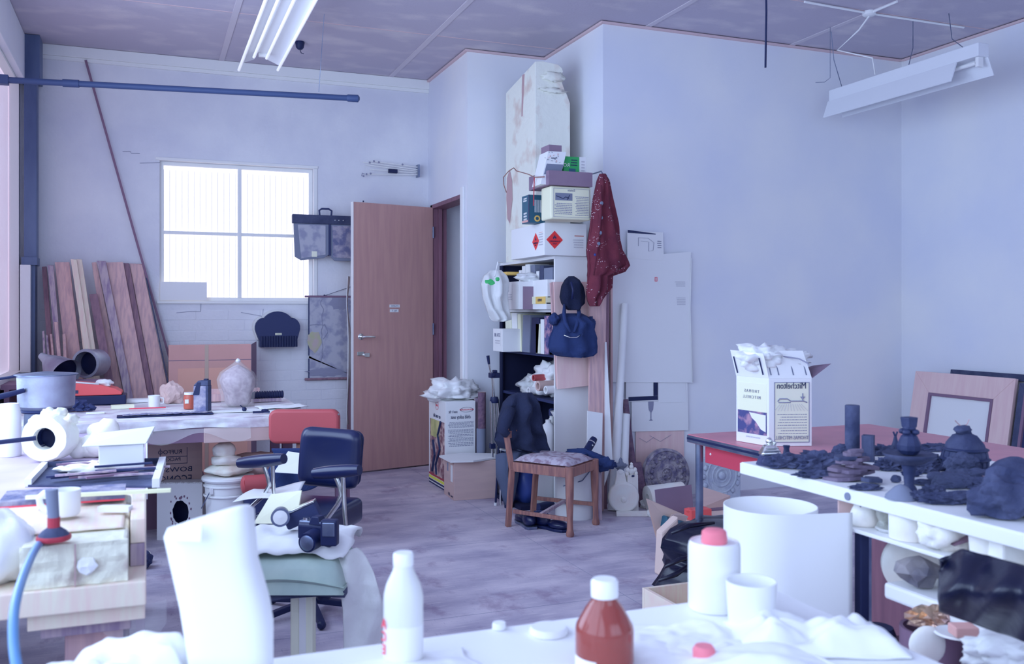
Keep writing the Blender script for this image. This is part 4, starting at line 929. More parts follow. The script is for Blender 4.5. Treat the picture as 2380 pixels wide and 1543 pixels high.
O('jug_support','dark box under the small white bowl','box',M().box(-.06,-.04,0,.06,.04,.238),'dark interior',(cx0+.10,cy0+.06,z0))
# --- bottom: blue bags, magazines
z0=SHZ[4]
t=T('blue_sack','blue printed sack standing on the bottom of the bookcase','sack',(cx0-.13,cy0+.25,0.0)); 
build('body',M().blob((0,0,.14),(.11,.17,.17),.12,1.2,3,3,flat=-.8),'blue plastic',t,smooth=True)
write(t,'S',.12,(-.125,-.02,.12),NX,UP,'carton pink light'); write(t,'ROCK',.035,(-.125,.0,.20),NX,UP,'paper')
build('white_panel',M().box(-.118,.06,.08,-.112,.15,.22),'paper2',t)
for i in range(4):
    O('magazine',['striped magazine leaning at the left of the bundle by the blue sack','pale magazine second in the leaning bundle','ochre-striped magazine in the middle of the leaning bundle','white magazine leaning against the end panel'][i],'magazine',M().hexa([(0,0,0),(.16,0,0),(.16,.008,0),(0,.008,0)],[(0,-.03,.22),(.16,-.03,.22),(.16,-.022,.22),(0,-.022,.22)]),['cone grey','paper','mustard','paper2'][i],(cx0-.12,cy0+.115-.02*i,.03),group='magazines leaning low in the bookcase',bevel=.001)
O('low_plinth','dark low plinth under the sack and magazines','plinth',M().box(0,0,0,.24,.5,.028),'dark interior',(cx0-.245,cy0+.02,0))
# ============================================================ ON TOP OF THE BOOKCASE
zt=ct+.021
c=onz(1265,593,zt); ex=onz(1371,594,zt); ey=onz(1190,604,zt)
W_=ex.x-c.x+.01; D_=ey.y-c.y; h=1.35+(725-517)/F*(c-CAM).dot(FW)-zt
t=T('hazard_carton','white carton with red flammable diamonds on top of the bookcase','carton',(c.x,c.y,zt))
build('body',M().box(0,0,0,W_,D_,h),'carton white',t,bevel=.003)
def diamond(cc,right,s,parent):
    r=Vector(right); u=Vector(UP); o_=r.cross(u); cc=Vector(cc)
    m=M(); a=[cc-r*s+o_*.001,cc-u*s+o_*.001,cc+r*s+o_*.001,cc+u*s+o_*.001]; m.add(a,[(0,1,2,3)]); d=build('hazard_diamond',m,'diamond red',parent)
    k=s*.13; f=cc+u*s*.28
    pts=[(-.9,-1.8),(-1.7,-.8),(-1.3,.3),(-.7,.9),(-.5,.1),(0,2.3),(.7,.9),(.9,.1),(1.4,.5),(1.7,-.7),(.9,-1.8),(.6,-.9),(0,-.2),(-.6,-.9)]
    m=M().add([f+r*(x*k)+u*(z*k)+o_*.002 for x,z in pts],[tuple(range(len(pts)))]); build('flame_symbol',m,'ink',d)
    write(d,'FLAMMABLE',s*.24,cc-u*s*.18+o_*.001,right,UP,'ink'); write(d,'GAS',s*.26,cc-u*s*.42+o_*.001,right,UP,'ink')
diamond((W_*.24,0,h*.48),PX,.062,t); diamond((0,D_*.24,h*.46),NX,.062,t)
patch(t,'orange_rule',(W_*.82,0,h*.62),W_*.22,.006,PX,UP,'orange'); lines(t,(W_*.80,0,h*.38),W_*.24,h*.30,4,PX,UP,'ink faint'); lines(t,(0,D_*.10,h*.50),D_*.12,h*.4,5,NX,UP,'ink faint'); patch(t,'orange_rule',(0,D_*.10,h*.72),D_*.1,.004,NX,UP,'carton pink')
z1=zt+h+.002
# plaster slab standing behind
sx0,sx1,sy0,sy1=2.62,2.90,6.17,6.76
def spx(px,py,y=sy0): q=ony(px,py,y); return (q.x-sx0,q.z-zt)
prof=[(0,0)]+[spx(*q) for q in ((1326,600),(1325,240),(1318,220),(1312,208),(1306,190),(1303,176),(1309,166),(1306,158),(1298,150),(1262,142),(1247,143))]
prof[-1]=(0.0,prof[-1][1]); prof=[p for p in prof]
t=T('plaster_slab','tall stained white plaster block with broken edge, standing on the bookcase','plaster block',(sx0,sy0,zt))
m=M().prism(prof,0,sy1-sy0); 
# slope the far top edge down
zz_=prof[-1][1]
m.v=[Vector((v.x,v.y,v.z-(.10 if (v.y>.3 and v.z>zz_*.93) else 0))) for v in m.v]
build('block_body',m,'plaster dirty',t,bevel=.004)
build('carved_band',M().blob((.14,-.004,zz_*.93),(.09,.02,.035),.6,3,4,3).blob((.14,-.004,zz_*.86),(.10,.014,.02),.6,3,7,3),'plaster dirty',t,smooth=True)['kind']='stuff'
build('brown_stain',M().add([(-.002,.50,.72),(-.002,.56,.66),(-.002,.575,.50),(-.002,.55,.34),(-.002,.50,.30),(-.002,.44,.48),(-.002,.45,.62)],[tuple(range(7))]),'stain',t)
build('crack',M().hexa([(-.004,.24,1.08),(.0,.24,1.08),(.0,.256,1.08),(-.004,.256,1.08)],[(-.004,.20,zz_*.97),(.0,.20,zz_*.97),(.0,.24,zz_*.97),(-.004,.24,zz_*.97)]),'stain',t)
# cream printed box
c=onz(1282,517,z1); zc=(c-CAM).dot(FW); 
c=Vector((2.46,5.545,z1)); 
def lx(px,y): return ray(px,0).x*(y/ray(px,0).y)
xa=lx(1280,5.545); xb=lx(1374,5.545); h2=ony(1300,432,5.545).z-z1
yb=ray(1257,0).y*(xa/ray(1257,0).x)
t=T('cream_wine_box','cream printed box with a landscape drawing, on the hazard carton','box',(xa,5.545,z1)); W2=xb-xa; D2=yb-5.545
build('body',M().box(0,0,0,W2,D2,h2),'carton cream',t,bevel=.012)
m=M().frame(.02,.015,W2-.015,h2-.015,.002,-.0015,0); build('border_line',m,'ink soft',t)
patch(t,'sketch_panel',(W2*.32,0,h2*.68),W2*.42,h2*.22,PX,UP,'cone grey')
m=M(); m.tube([(W2*.13,-.003,h2*.70),(W2*.22,-.003,h2*.66),(W2*.30,-.003,h2*.62),(W2*.36,-.003,h2*.68),(W2*.44,-.003,h2*.64)],.002,5).tube([(W2*.40,-.003,h2*.60),(W2*.46,-.003,h2*.74)],.002,5); build('sketch_strokes',m,'ink',t)
write(t,'Estate',.022,(W2*.5,0,h2*.88),PX,UP,'ink soft')
lines(t,(W2*.30,0,h2*.32),W2*.44,h2*.36,7,PX,UP,'ink soft'); lines(t,(W2*.76,0,h2*.42),W2*.34,h2*.60,12,PX,UP,'ink soft')
z2=z1+h2+.002
# teal packet
c=onx(1238,523,2.44); c=Vector((2.44,5.80,z1)); h3=onx(1240,450,2.44).z-z1-.0
t=T('teal_packet','dark teal carton with pale lettering beside the cream box','packet',(2.43,5.83,z1)); D3=ray(1213,0).y*(2.43/ray(1213,0).x)-5.83
build('body',M().box(0,0,0,.12,D3,h3),'teal',t,bevel=.002)
build('edge_band',M().box(-.001,-.001,0,.002,.014,h3),'slate blue',t)
lines(t,(0,D3*.55,h3*.85),D3*.5,.03,2,NX,UP,'paper2',th=.7); lines(t,(0,D3*.55,h3*.25),D3*.5,.06,3,NX,UP,'paper2',th=.6); patch(t,'orange_band',(0,D3*.55,h3*.07),D3*.8,.014,NX,UP,'carton pink')
build('ring_logo',M().lathe([(.012,0),(.022,0),(.022,.002),(.012,.002)],20,(.06,-.001,.03),ax=(0,-1,0),cap=False),'mustard',t)
for i in range(4): patch(t,'letter_bar',(.045+.014*i,0,h3*.6),.006,h3*.45,PX,UP,'paper2')
# open tray and contents
xa3=lx(1276,5.52); t=T('brown_tray','shallow open brown carton resting on the cream box','tray',(xa3,5.52,z2)); W3=lx(1377,5.52)-xa3; h3=ony(1320,398,5.52).z-z2; D3=.34
build('tray_body',M().box(0,0,0,W3,D3,.004).box(0,0,.004,W3,.004,h3).box(0,D3-.004,.004,W3,D3,h3).box(0,.004,.004,.004,D3-.004,h3).box(W3-.004,.004,.004,W3,D3-.004,h3),'carton dark',t)
z3=z2+.006
def inbox(name,label,px0,px1,py0,py1,y,dep,mt,group=None,rz=0,lean=0):
    a_=ony(px0,py1,y); b_=ony(px1,py0,y); zb_=z3; hh=b_.z-zb_
    return T(name,label,'box',(a_.x,y,zb_),rz,group),b_.x-a_.x,hh
t,w3,h4=inbox('patterned_carton','small white confetti-print carton standing in the brown tray','',1262,0,0,0,5.6,0,'') if 0 else (None,0,0)
a_=ony(1264,393,5.57); b_=ony(1306,352,5.57)
t=T('patterned_carton','small white confetti-print carton standing in the brown tray','carton',(a_.x,5.57,z3),-.05); w3=b_.x-a_.x; hh=ony(1290,352,5.57).z-z3
m=M().box(0,0,0,w3,.16,hh); m.v=[Vector((v.x-(hh-v.z)*.25+.03,v.y,v.z)) for v in m.v]; build('body',m,'carton white',t,bevel=.002)
build('grey_band',M().hexa([(-.0,-.002,hh*.3),(w3*.9,-.002,hh*.3),(w3*.9,0,hh*.3),(0,0,hh*.3)],[(.02,-.002,hh*.62),(w3+.01,-.002,hh*.62),(w3+.01,0,hh*.62),(.02,0,hh*.62)]),'cone grey',t)
for i in range(16): 
    q=(.01+random.random()*w3*.85,-.002,hh*random.uniform(.66,.98)); build('confetti_mark',M().bar(q,(q[0]+.010*math.cos(i*2),-.002,q[2]+.010*math.sin(i*2)),.003,.001),['ink','orange','ink'][i%3],t)
write(t,'Paseo',.018,(w3*.55,0,hh*.80),PX,UP,'ink')
O('grey_lid_box','small grey-brown carton with striped end on top of the patterned one','carton',M().box(0,0,0,w3*.72,.13,.045),'carton dark',(a_.x+.045,5.59,z3+hh+.002),bevel=.002)
a_=ony(1310,395,5.60); b_=ony(1362,364,5.60)
t=T('green_carton','small green carton with a white end band tilted in the brown tray','carton',(a_.x,5.60,z3+.0),0); w4=b_.x-a_.x; hh=ony(1330,364,5.6).z-z3
o=build('body',M().box(0,0,0,w4,.12,hh),'green',t,bevel=.002); build('white_band',M().box(w4*.70,-.001,.0,w4+.001,.121,hh+.001),'paper',t); lines(t,(w4*.85,-.001,hh*.6),w4*.16,hh*.6,6,PX,UP,'ink faint'); patch(t,'dark_patch',(w4*.38,0,hh*.45),w4*.3,hh*.3,PX,UP,'teal'); write(t,'RO',.035,(w4*.12,0,hh*.7),PX,UP,'paper'); lines(t,(w4*.45,0,hh*.8),w4*.3,hh*.25,3,PX,UP,'ink')
# wire loop twig
P=lambda px,py:onx(px,py,2.40)
pts=[P(1265,411),P(1243,412),P(1228,405),P(1200,397),P(1194,390),P(1182,398),P(1170,412),P(1171,430),P(1177,447)]
o=pts[1].copy(); t=T('bent_wire','thin dark wire loop sticking out before the plaster block','wire',o)
build('loop',M().tube([q-o for q in pts],.0035,6),'oak',t,smooth=True)
build('upright',M().tube([P(1242,412)-o,P(1241,440)-o,P(1240,478)-o],.0035,6),'red',t)
# ============================================================ HANGING CLOTHES
def drape(name,label,cat,rows,y,mt,thick=.05,folds=7,amp=.012,seed=0,n=26,parent=None):
    # closed cloth volume following rows of (py, left px, right px) at wall distance y
    ring=[]; nr=len(rows)*5
    def row(t_):
        f=t_*(len(rows)-1); i=min(int(f),len(rows)-2); k=f-i; k=k*k*(3-2*k)*.5+k*.5
        return [rows[i][j]*(1-k)+rows[i+1][j]*k for j in range(3)]
    o=ony((rows[0][1]+rows[0][2])/2,rows[0][0],y); vs=[]; fs=[]
    for a in range(nr+1):
        py,l,r=row(a/nr)
        for b in range(n):
            q=2*math.pi*b/n; u=.5+.5*math.cos(q); s_=math.sin(q)
            p=ony(l+(r-l)*u,py,y); th=thick*(.25+.75*min(1,4*a/nr))*math.sqrt(max(.02,1-(2*u-1)**2))
            fo=amp*math.sin(u*folds*math.pi+seed+2.0*noise.noise(Vector((u*2,a*.12,seed))))*min(1,4*a/nr)*2
            vs.append(Vector((p.x,p.y-th*(.5+.5*(-s_)) *(1 if s_<0 else .2)+ (fo if s_<0 else 0)*1.0,p.z))-o)
    for a in range(nr):
        for b in range(n): fs.append((a*n+b,a*n+(b+1)%n,(a+1)*n+(b+1)%n,(a+1)*n+b))
    fs.append(tuple(range(n))); fs.append(tuple(nr*n+k for k in range(n))[::-1])
    m=M().add(vs,fs)
    if parent is not None:
        b_=build('bag_film',m,mt,parent,smooth=True); b_.matrix_world=Matrix.Translation(o); b_.matrix_parent_inverse=(Matrix.Translation(parent.location)@Matrix.Rotation(parent.rotation_euler.z,4,'Z')).inverted(); b_.location=o; return b_
    t=T(name,label,cat,o); build('cloth_body',m,mt,t,smooth=True); return t
yc=5.50
t=drape('red_jacket','dark red paint-flecked jacket hanging by the bookcase corner','jacket',[(404,1393,1408),(420,1387,1416),(470,1377,1424),(530,1372,1436),(580,1365,1447),(605,1366,1456),(618,1367,1461),(632,1367,1450),(642,1366,1421),(670,1364,1419),(695,1366,1400),(712,1372,1384)],yc,'coat',.07,5,.012,1)
o=t.location
for (px,py) in ((1398,472),(1397,506),(1395,541),(1391,566)): build('button',M().lathe([(.012,0),(.012,.004),(.006,.006),(0,.006)],12,ony(px,py,yc-.085)-o,ax=(0,-1,0)),'cone grey',t)
build('snap_stud',M().lathe([(.009,0),(.006,.004),(0,.005)],12,ony(1383,592,yc-.08)-o,ax=(0,-1,0)),'blue plastic',t)
for (px,py) in ((1392,700),(1386,704)): build('buckle_ring',M().lathe([(.006,0),(.009,.002),(.006,.004)],12,ony(px,py,yc-.05)-o,ax=(0,-1,0),cap=False),'chrome',t)
build('placket',M().tube([ony(1397,430,yc-.075)-o,ony(1396,500,yc-.085)-o,ony(1388,570,yc-.08)-o,ony(1380,640,yc-.07)-o],[.008,.010,.010,.006],8),'coat',t,smooth=True)
build('hem_roll',M().tube([ony(1415,634,yc-.05)-o,ony(1440,630,yc-.05)-o,ony(1458,618,yc-.045)-o,ony(1452,606,yc-.03)-o],[.010,.012,.014,.006],8),'coat',t,smooth=True)
build('hook',M().tube([(0,.0,.0),(0,.02,.02),(0,.34,.02)],.005,6),'steel',t)
yk=5.66
o_=ony(1329,660,yk)
t=drape('knit_hat','dark blue knitted hat hanging above the blue bag','hat',[(642,1321,1334),(650,1312,1344),(665,1304,1352),(690,1300,1358),(705,1304,1356),(718,1314,1344),(721,1320,1338)],yk,'knit',.10,4,.010,4,24)
build('knit_crease',M().tube([ony(1328,655,yk-.12)-t.location,ony(1332,675,yk-.13)-t.location,ony(1330,695,yk-.12)-t.location],.008,8),'black',t,smooth=True)
t=drape('blue_bag','soft dark blue cloth bag with zip hanging from its straps','bag',[(728,1306,1352),(735,1290,1366),(750,1286,1378),(765,1284,1380),(785,1276,1386),(805,1273,1389),(818,1278,1388),(826,1290,1374),(829,1305,1350)],yk,'blue cloth',.15,6,.014,2,30)
o=t.location
build('strap',M().tube([ony(1312,708,yk-.03)-o,ony(1311,728,yk-.06)-o,ony(1314,750,yk-.13)-o,ony(1326,772,yk-.16)-o],[.010,.014,.014,.008],8),'blue cloth',t,smooth=True)
build('strap',M().tube([ony(1343,708,yk-.03)-o,ony(1346,728,yk-.06)-o,ony(1342,750,yk-.13)-o,ony(1334,772,yk-.16)-o],[.010,.014,.014,.008],8),'blue cloth',t,smooth=True)
build('zip',M().tube([ony(1311,779,yk-.165)-o,ony(1324,784,yk-.175)-o,ony(1340,784,yk-.175)-o,ony(1353,776,yk-.165)-o],.004,6),'chrome',t,smooth=True)
build('bag_side',M().blob(ony(1288,742,yk-.04)-o,(.035,.04,.04),.3,2,2,3).xf(Matrix.Identity(4)),'blue cloth',t,smooth=True); build('bag_side',M().blob(ony(1372,752,yk-.04)-o,(.03,.04,.05),.3,2,6,3),'blue cloth',t,smooth=True)
drape('','','',[(628,1140,1165),(640,1124,1176),(660,1117,1180),(690,1121,1176),(720,1130,1180),(742,1140,1184),(747,1146,1168)],6.15,'grass poly',.10,5,.018,3,30,parent=BAGLATER).rotation_euler=(0,0,0)
for _o in BAGLATER.children:
    if _o.name.startswith('cloth') or _o.name=='': _o.name='bag_film'
# ============================================================ BOARDS LEANING BY THE BOOKCASE END
def board(name,label,cat,pts,y0,y1,mt,th=.012,zb=None,group=None):
    # pts: (px,py) bottom-left, bottom-right, top-right, top-left; bottom at y0, top at y1
    q=[ony(*pts[0],y0),ony(*pts[1],y0),ony(*pts[2],y1),ony(*pts[3],y1)]
    if zb is not None: q[0].z=q[1].z=zb
    o=q[0].copy(); m=M(); n=Vector((0,th,0)); m.hexa([q[0]-o,q[1]-o,q[1]-o+n,q[0]-o+n],[q[3]-o,q[2]-o,q[2]-o+n,q[3]-o+n]); return O(name,label,cat,m,mt,o,group=group,bevel=.002)
t=board('plywood_board','pinkish plywood board hung behind the blue bag on the end panel','board',[(1296,905),(1372,896),(1366,655),(1287,655)],5.72,5.76,'plywood',.014)
board('plywood_strip','narrow pine strip beside the plywood board behind the bag','strip',[(1294,900),(1301,903),(1287,655),(1279,657)],5.73,5.765,'pine',.016)
board('wide_plank','wide pine plank standing against the white wall corner below the jacket','plank',[(1370,1185),(1404,1185),(1411,560),(1372,560)],5.60,5.70,'pine',.025,zb=0)
board('dark_strip','thin dark timber strip right of the wide pine plank','strip',[(1405,1190),(1411,1190),(1418,600),(1410,600)],5.66,5.74,'pine dark',.03,zb=0)
board('brown_strip','narrow brown timber strip half hidden by the red jacket','strip',[(1420,1150),(1425,1150),(1424,640),(1419,640)],5.80,5.83,'pine',.02,zb=0)
board('white_short_board','white board standing before the wide pine plank','board',[(1362,1192),(1397,1192),(1401,960),(1366,955)],5.50,5.58,'white paint',.012,zb=0)
board('white_sliver','tapering white sheet sliver right of the pine plank','sheet',[(1405,1130),(1424,1070),(1410,795),(1406,795)],5.58,5.64,'paper',.004)
board('grey_boards','stack edge of grey timbers behind the wooden chair','board',[(1383,1190),(1400,1190),(1398,1085),(1384,1085)],5.36,5.40,'pine grey',.03,zb=0)
def roll(name,label,a,b,r0,r1,mt,y0,y1,hollow=True,cat='roll',zb=0):
    p=ony(*a,y0); q=ony(*b,y1); 
    if zb is not None: p.z=zb
    t=T(name,label,cat,p); d=q-p
    build('roll_body',M().tube([(0,0,0),d*.5,d],[r0,(r0+r1)/2,r1],20,caps=False),mt,t,smooth='auto')
    build('roll_end',M().lathe([(r1*.55,0),(r1,0)],20,d,ax=d.normalized(),cap=False),mt,t); build('roll_core',M().tube([d*.9,d],[r1*.5,r1*.5],16,caps=False),'paper2',t); return t
roll('long_paper_roll','long white paper roll leaning against the wall in the corner',(1424,1192),(1452,706),.034,.024,'paper',5.60,5.82)
roll('short_paper_roll','short white paper roll standing beside the long one',(1446,1140),(1453,962),.032,.034,'white plastic',5.62,5.74)
t=O('bark_pole','rough bark-covered pole standing between the papers and white roll','pole',M().tube([(0,0,0),(-.01,.03,.2),(-.03,.06,.42),(-.05,.09,.0+ony(1466,928,5.8).z)],[.03,.027,.026,.022],12),'bark',ony(1482,1100,5.72)*1.0,smooth=True)
t.location.z=0.0; 
# ============================================================ PAPERS ON THE WALL
def wsheet(name,label,pts,mt,off=.004,cat='paper',th=.0012,group=None):
    q=[ony(*p,YA-off) for p in pts]; o=q[0].copy(); n=Vector((0,th,0)); m=M(); k=len(q)
    m.add([p-o for p in q]+[p-o+n for p in q],[tuple(range(k)),tuple(range(2*k-1,k-1,-1))]+[(i,i+k,(i+1)%k+k,(i+1)%k) for i in range(k)]); return O(name,label,cat,m,mt,o,group=group)
def wp_(o,px,py,off): return ony(px,py,YA-off)-o.location
k=wsheet('kraft_sheet','brown kraft board behind the round medallion',[(1478,1150),(1590,1150),(1590,1000),(1478,1003)],'plywood',.012,'board',.006)
for i,a_ in enumerate(((1486,1018,1520,1022),(1510,1012,1560,1020))):
    build('pencil_curve',M().tube([wp_(k,a_[0],a_[1],.016),wp_(k,(a_[0]+a_[2])/2,a_[3]+6,.016),wp_(k,a_[2],a_[1]-2,.016)],.0012,4),'ink soft',k)
k=wsheet('goblet_drawing','sheet with a small goblet drawing pinned low on the wall',[(1468,1003),(1600,1000),(1598,888),(1468,888)],'paper2',.020,'drawing')
gb=M().lathe([(.0,0),(.018,.003),(.004,.012),(.004,.06),(.018,.08),(.022,.115),(.0225,.14)],14,cap=False); gb.v=[Vector((v.x,v.y*.03,v.z)) for v in gb.v]
go=build('goblet_sketch',gb,'ink soft',k); go.location=wp_(k,1513,978,.022)
k=wsheet('plain_sheet','plain white sheet over the goblet drawing, right of the black frame',[(1530,936),(1595,934),(1592,870),(1530,870)],'paper',.023)
k=wsheet('framed_print','white print with a thick black border showing below the big sheet',[(1455,934),(1529,932),(1529,875),(1455,875)],'paper2',.026,'print')
pb=M(); a1,a2=wp_(k,1461,932,.028),wp_(k,1527,932,.028); 
for (x0_,y0_,x1_,y1_) in ((1461,932,1529,920),(1519,920,1529,875)): A_=wp_(k,x0_,y0_,.029); B_=wp_(k,x1_,y1_,.029); pb.box(A_.x,A_.y,A_.z,B_.x,A_.y+.0015,B_.z)
build('black_border',pb,'black',k)
k=wsheet('large_tracing','very large white sheet hanging down the wall beside the jacket',[(1418,888),(1611,889),(1606,800),(1604,700),(1606,585),(1424,600)],'paper',.032,'tracing paper')
build('red_stamp',M().frame(0,0,.02,.032,.004,-.001,0),'ink red',k,loc=wp_(k,1522,654,.0345))
lines(k,wp_(k,1580,660,.033),.09,.04,4,PX,UP,'ink faint'); lines(k,wp_(k,1582,700,.033),.08,.06,5,PX,UP,'ink faint'); build('curl_edge',M().tube([wp_(k,1607,600,.036),wp_(k,1604,720,.038),wp_(k,1610,888,.045)],.003,6),'paper',k,smooth=True)
k=wsheet('plan_drawing','floor plan sheet with dark top edge taped above the large tracing',[(1458,600),(1543,606),(1541,540),(1458,536)],'paper2',.034,'drawing')
build('dark_top_edge',M().hexa([wp_(k,1459,541,.036),wp_(k,1524,545,.036),wp_(k,1524,545,.035),wp_(k,1459,541,.035)],[wp_(k,1459,534,.036),wp_(k,1524,543,.036),wp_(k,1524,543,.035),wp_(k,1459,534,.035)]),'ink',k)
pl_=M()
for seg in (((1484,552),(1507,554)),((1484,552),(1484,572)),((1507,554),(1520,564)),((1520,564),(1518,582)),((1508,584),(1518,582)),((1490,560),(1506,562)),((1508,562),(1508,584))): pl_.bar(wp_(k,*seg[0],.0365),wp_(k,*seg[1],.0365),.003,.001)
build('plan_lines',pl_,'ink soft',k); lines(k,wp_(k,1532,568,.035),.035,.06,4,PX,UP,'ink soft')
# ============================================================ FLOOR BY THE DOOR
# tall printed carton
near=onz(1036,1143,0); s_=7.0/F
t=T('tall_printed_carton','tall white printed carton with red and yellow stripes near the door frame','carton',(near.x,near.y,0))
fr_=onz(1105,1122,0); W_=lx(1105,near.y)-near.x; D_=ray(997,0).y*(near.x/ray(997,0).x)-near.y; h_=ony(1036,934,near.y).z
build('body',M().box(0,0,0,W_,D_,h_),'carton white',t,bevel=.002)
write(t,'nev\'r fit',.030,(W_*.24,0,h_*.885),PX,UP,'ink',font_w=.75); write(t,'child safety seat',.040,(W_*.50,0,h_*.825),PX,UP,'ink',font_w=.62)
o=build('oval_logo',M().lathe([(.048,0),(.052,0),(.052,.001),(.048,.001)],28,ax=(0,-1,0),cap=False),'ink',t,loc=(W_*.70,-.001,h_*.905)); o.scale=(1.0,1,.36)
write(t,'SAFE-N-SOUND',.016,(W_*.70,0,h_*.905),PX,UP,'ink red')
for k_,(z_,hh_,n_) in enumerate(((.74,.07,5),(.665,.05,4),(.62,.03,2),(.575,.05,4),(.52,.05,3))): lines(t,(W_*.50,0,h_*z_),W_*.86,h_*hh_,n_,PX,UP,'ink soft',var=.1)
o=build('oval_logo',M().lathe([(.038,0),(.041,0),(.041,.001),(.038,.001)],24,ax=(-1,0,0),cap=False),'ink red',t,loc=(-.001,D_*.5,h_*.93)); o.scale=(1,1,.8)
write(t,'SAFE',.022,(0,D_*.5,h_*.93),NX,UP,'ink red'); write(t,'car seat kit',.042,(0,D_*.5,h_*.81),NX,UP,'ink')
patch(t,'photo_panel',(0,D_*.5,h_*.43),D_*.86,h_*.66,NX,UP,'photo red'); patch(t,'field_panel',(-.001,D_*.62,h_*.66),D_*.5,h_*.2,NX,UP,'photo green')
m=M(); m.tube([(-.004,D_*.25,h_*.76),(-.004,D_*.42,h_*.60),(-.004,D_*.3,h_*.45),(-.004,D_*.55,h_*.25),(-.004,D_*.5,h_*.14)],.010,6).tube([(-.004,D_*.7,h_*.52),(-.004,D_*.6,h_*.36),(-.004,D_*.75,h_*.16)],.012,6); build('seat_picture',m,'ink',t)
for z_,hh_,mt_ in ((.115,.022,'red'),(.080,.030,'yellow'),(.045,.020,'ink'),(.012,.016,'ink')):
    build('stripe',M().box(-.0012,-.0012,h_*z_-h_*hh_/2,W_*.02 if 0 else .002,D_*.99,h_*z_+h_*hh_/2),mt_,t)
O('white_wrapping','crumpled white plastic heaped over the tall printed carton','plastic wrap',M().blob((0,0,.04),(.17,.16,.10),.45,2.4,3,4,flat=-.4).blob((-.08,.05,.01),(.13,.12,.05),.4,2.4,6,3).blob((.12,.0,-.0),(.12,.12,.03),.3,2.4,9,3),'bag film',(near.x+W_*.45,near.y+D_*.4,h_+.02),smooth=True)
# small brown carton with board on it
p=onz(1055,1164,0); r=onz(1155,1157,0); l=onz(1034,1150,0)
rz=math.atan2(r.y-p.y,r.x-p.x); W_=(r-p).length; h_=at(1057,1075,(p-CAM).dot(FW)).z; D_=.27
t=T('brown_carton','square brown carton with a white board lying on it','carton',(p.x,p.y,0),rz)
build('body',M().box(0,0,0,W_,D_,h_),'carton brown',t,bevel=.002)
patch(t,'white_label',(0,D_*.22,h_*.68),.05,.12,NX,UP,'paper'); patch(t,'dark_label',(0,D_*.62,h_*.80),.035,.06,NX,UP,'ink soft')
write(t,'H.K.',.03,(0,D_*.45,h_*.10),NX,UP,'ink',mirror=False); write(t,'21 No 1',.02,(0,D_*.2,h_*.08),NX,UP,'ink')
O('white_board','thin white board lying askew on top of the brown carton','board',M().prism([(-.03,-.02),(W_*.4,-.05),(W_+.06,.06),(W_+.10,.20),(W_*.5,.33),(-.04,.26)],0,.012,'xy'),'paper2',(p.x,p.y,h_+.003),rz)
# tubes and tripod behind
q_=onz(1118,1110,0); q_=Vector((2.27,6.45,0))
def vat(px,py,y): return ony(px,py,y)
t=T('cardboard_tube','brown cardboard tube with pale lower sleeve behind the cartons','tube',Vector((vat(1120,0,6.6).x,6.6,0)))
zt_=vat(1120,912,6.6).z; zm=vat(1120,996,6.6).z
build('tube',M().tube([(0,0,zm),(0,0,zt_)],.030,16),'bark',t,smooth='auto'); build('sleeve',M().tube([(-.005,0,0),(-.005,0,zm+.002)],.036,16),'cone grey',t,smooth='auto'); build('tube_end',M().lathe([(.022,zt_),(.031,zt_+.003)],16,cap=False),'carton brown',t)
O('timber_upright','narrow grey-blue timber upright behind the cardboard tube','timber',M().box(0,0,0,.025,.02,zt_-.05),'pine grey',(vat(1104,0,6.68).x,6.68,0))
y=6.35; X=lambda px:lx(px,y); Zt=lambda py,px=1150:vat(px,py,y).z
t=T('camera_tripod','folded chrome camera tripod with black head and pan handle','tripod',(X(1153),y,0)); x0=X(1153)
build('centre_column',M().tube([(X(1147)-x0,0,Zt(925)),(X(1145)-x0,0,Zt(875))],.010,12),'chrome',t,smooth='auto')
build('pan_head',M().box(X(1138)-x0,-.03,Zt(878),X(1159)-x0,.03,Zt(866)).tube([(X(1142)-x0,-.04,Zt(870)),(X(1142)-x0,-.0,Zt(870))],.016,12).box(X(1146)-x0,-.02,Zt(866),X(1154)-x0,.02,Zt(860)),'black',t,bevel=.004)
build('pan_handle',M().tube([(X(1141)-x0,0,Zt(868)),(X(1136)-x0,0,Zt(842))],.006,10),'chrome',t,smooth='auto'); build('handle_grip',M().tube([(X(1136.5)-x0,0,Zt(846)),(X(1134)-x0,0,Zt(826))],[.009,.012],10),'black',t,smooth='auto')
build('shoulder',M().lathe([(.028,Zt(936)),(.034,Zt(930)),(.026,Zt(922)),(0,Zt(922))],16),'black',t,smooth='auto',loc=(X(1149)-x0,0,0))
for (xa_,xb_) in ((1141,1143),(1148,1152),(1156,1164)):
    build('leg',M().tube([(X(xa_)-x0,0,Zt(932)),(X(xb_)-x0,-.01,Zt(1040)),(X(xb_)-x0+.002,-.02,.02)],[.011,.009,.007],12),'chrome',t,smooth='auto')
for xb_ in (1143,1152,1164): build('rubber_foot',M().tube([(X(xb_)-x0,-.02,0),(X(xb_)-x0,-.02,.03)],.010,10),'black',t)
build('leg_lock',M().box(X(1139)-x0,-.02,Zt(1042),X(1150)-x0,.02,Zt(1030)),'black',t,bevel=.003)
# second dark tripod below/right
t=T('dark_tripod','dark slim tripod legs standing between the brown carton and the chair','tripod',(lx(1163,6.05),6.05,0)); 
for dx_ in (-.02,.0,.022): build('leg',M().tube([(dx_*1.8,0,0),(dx_*.6,0,.42)],.008,8),'black' if dx_ else 'chrome',t,smooth='auto')
for dx_ in (-.036,.04): build('rubber_foot',M().tube([(dx_,0,0),(dx_,0,.02)],.011,8),'white plastic',t)
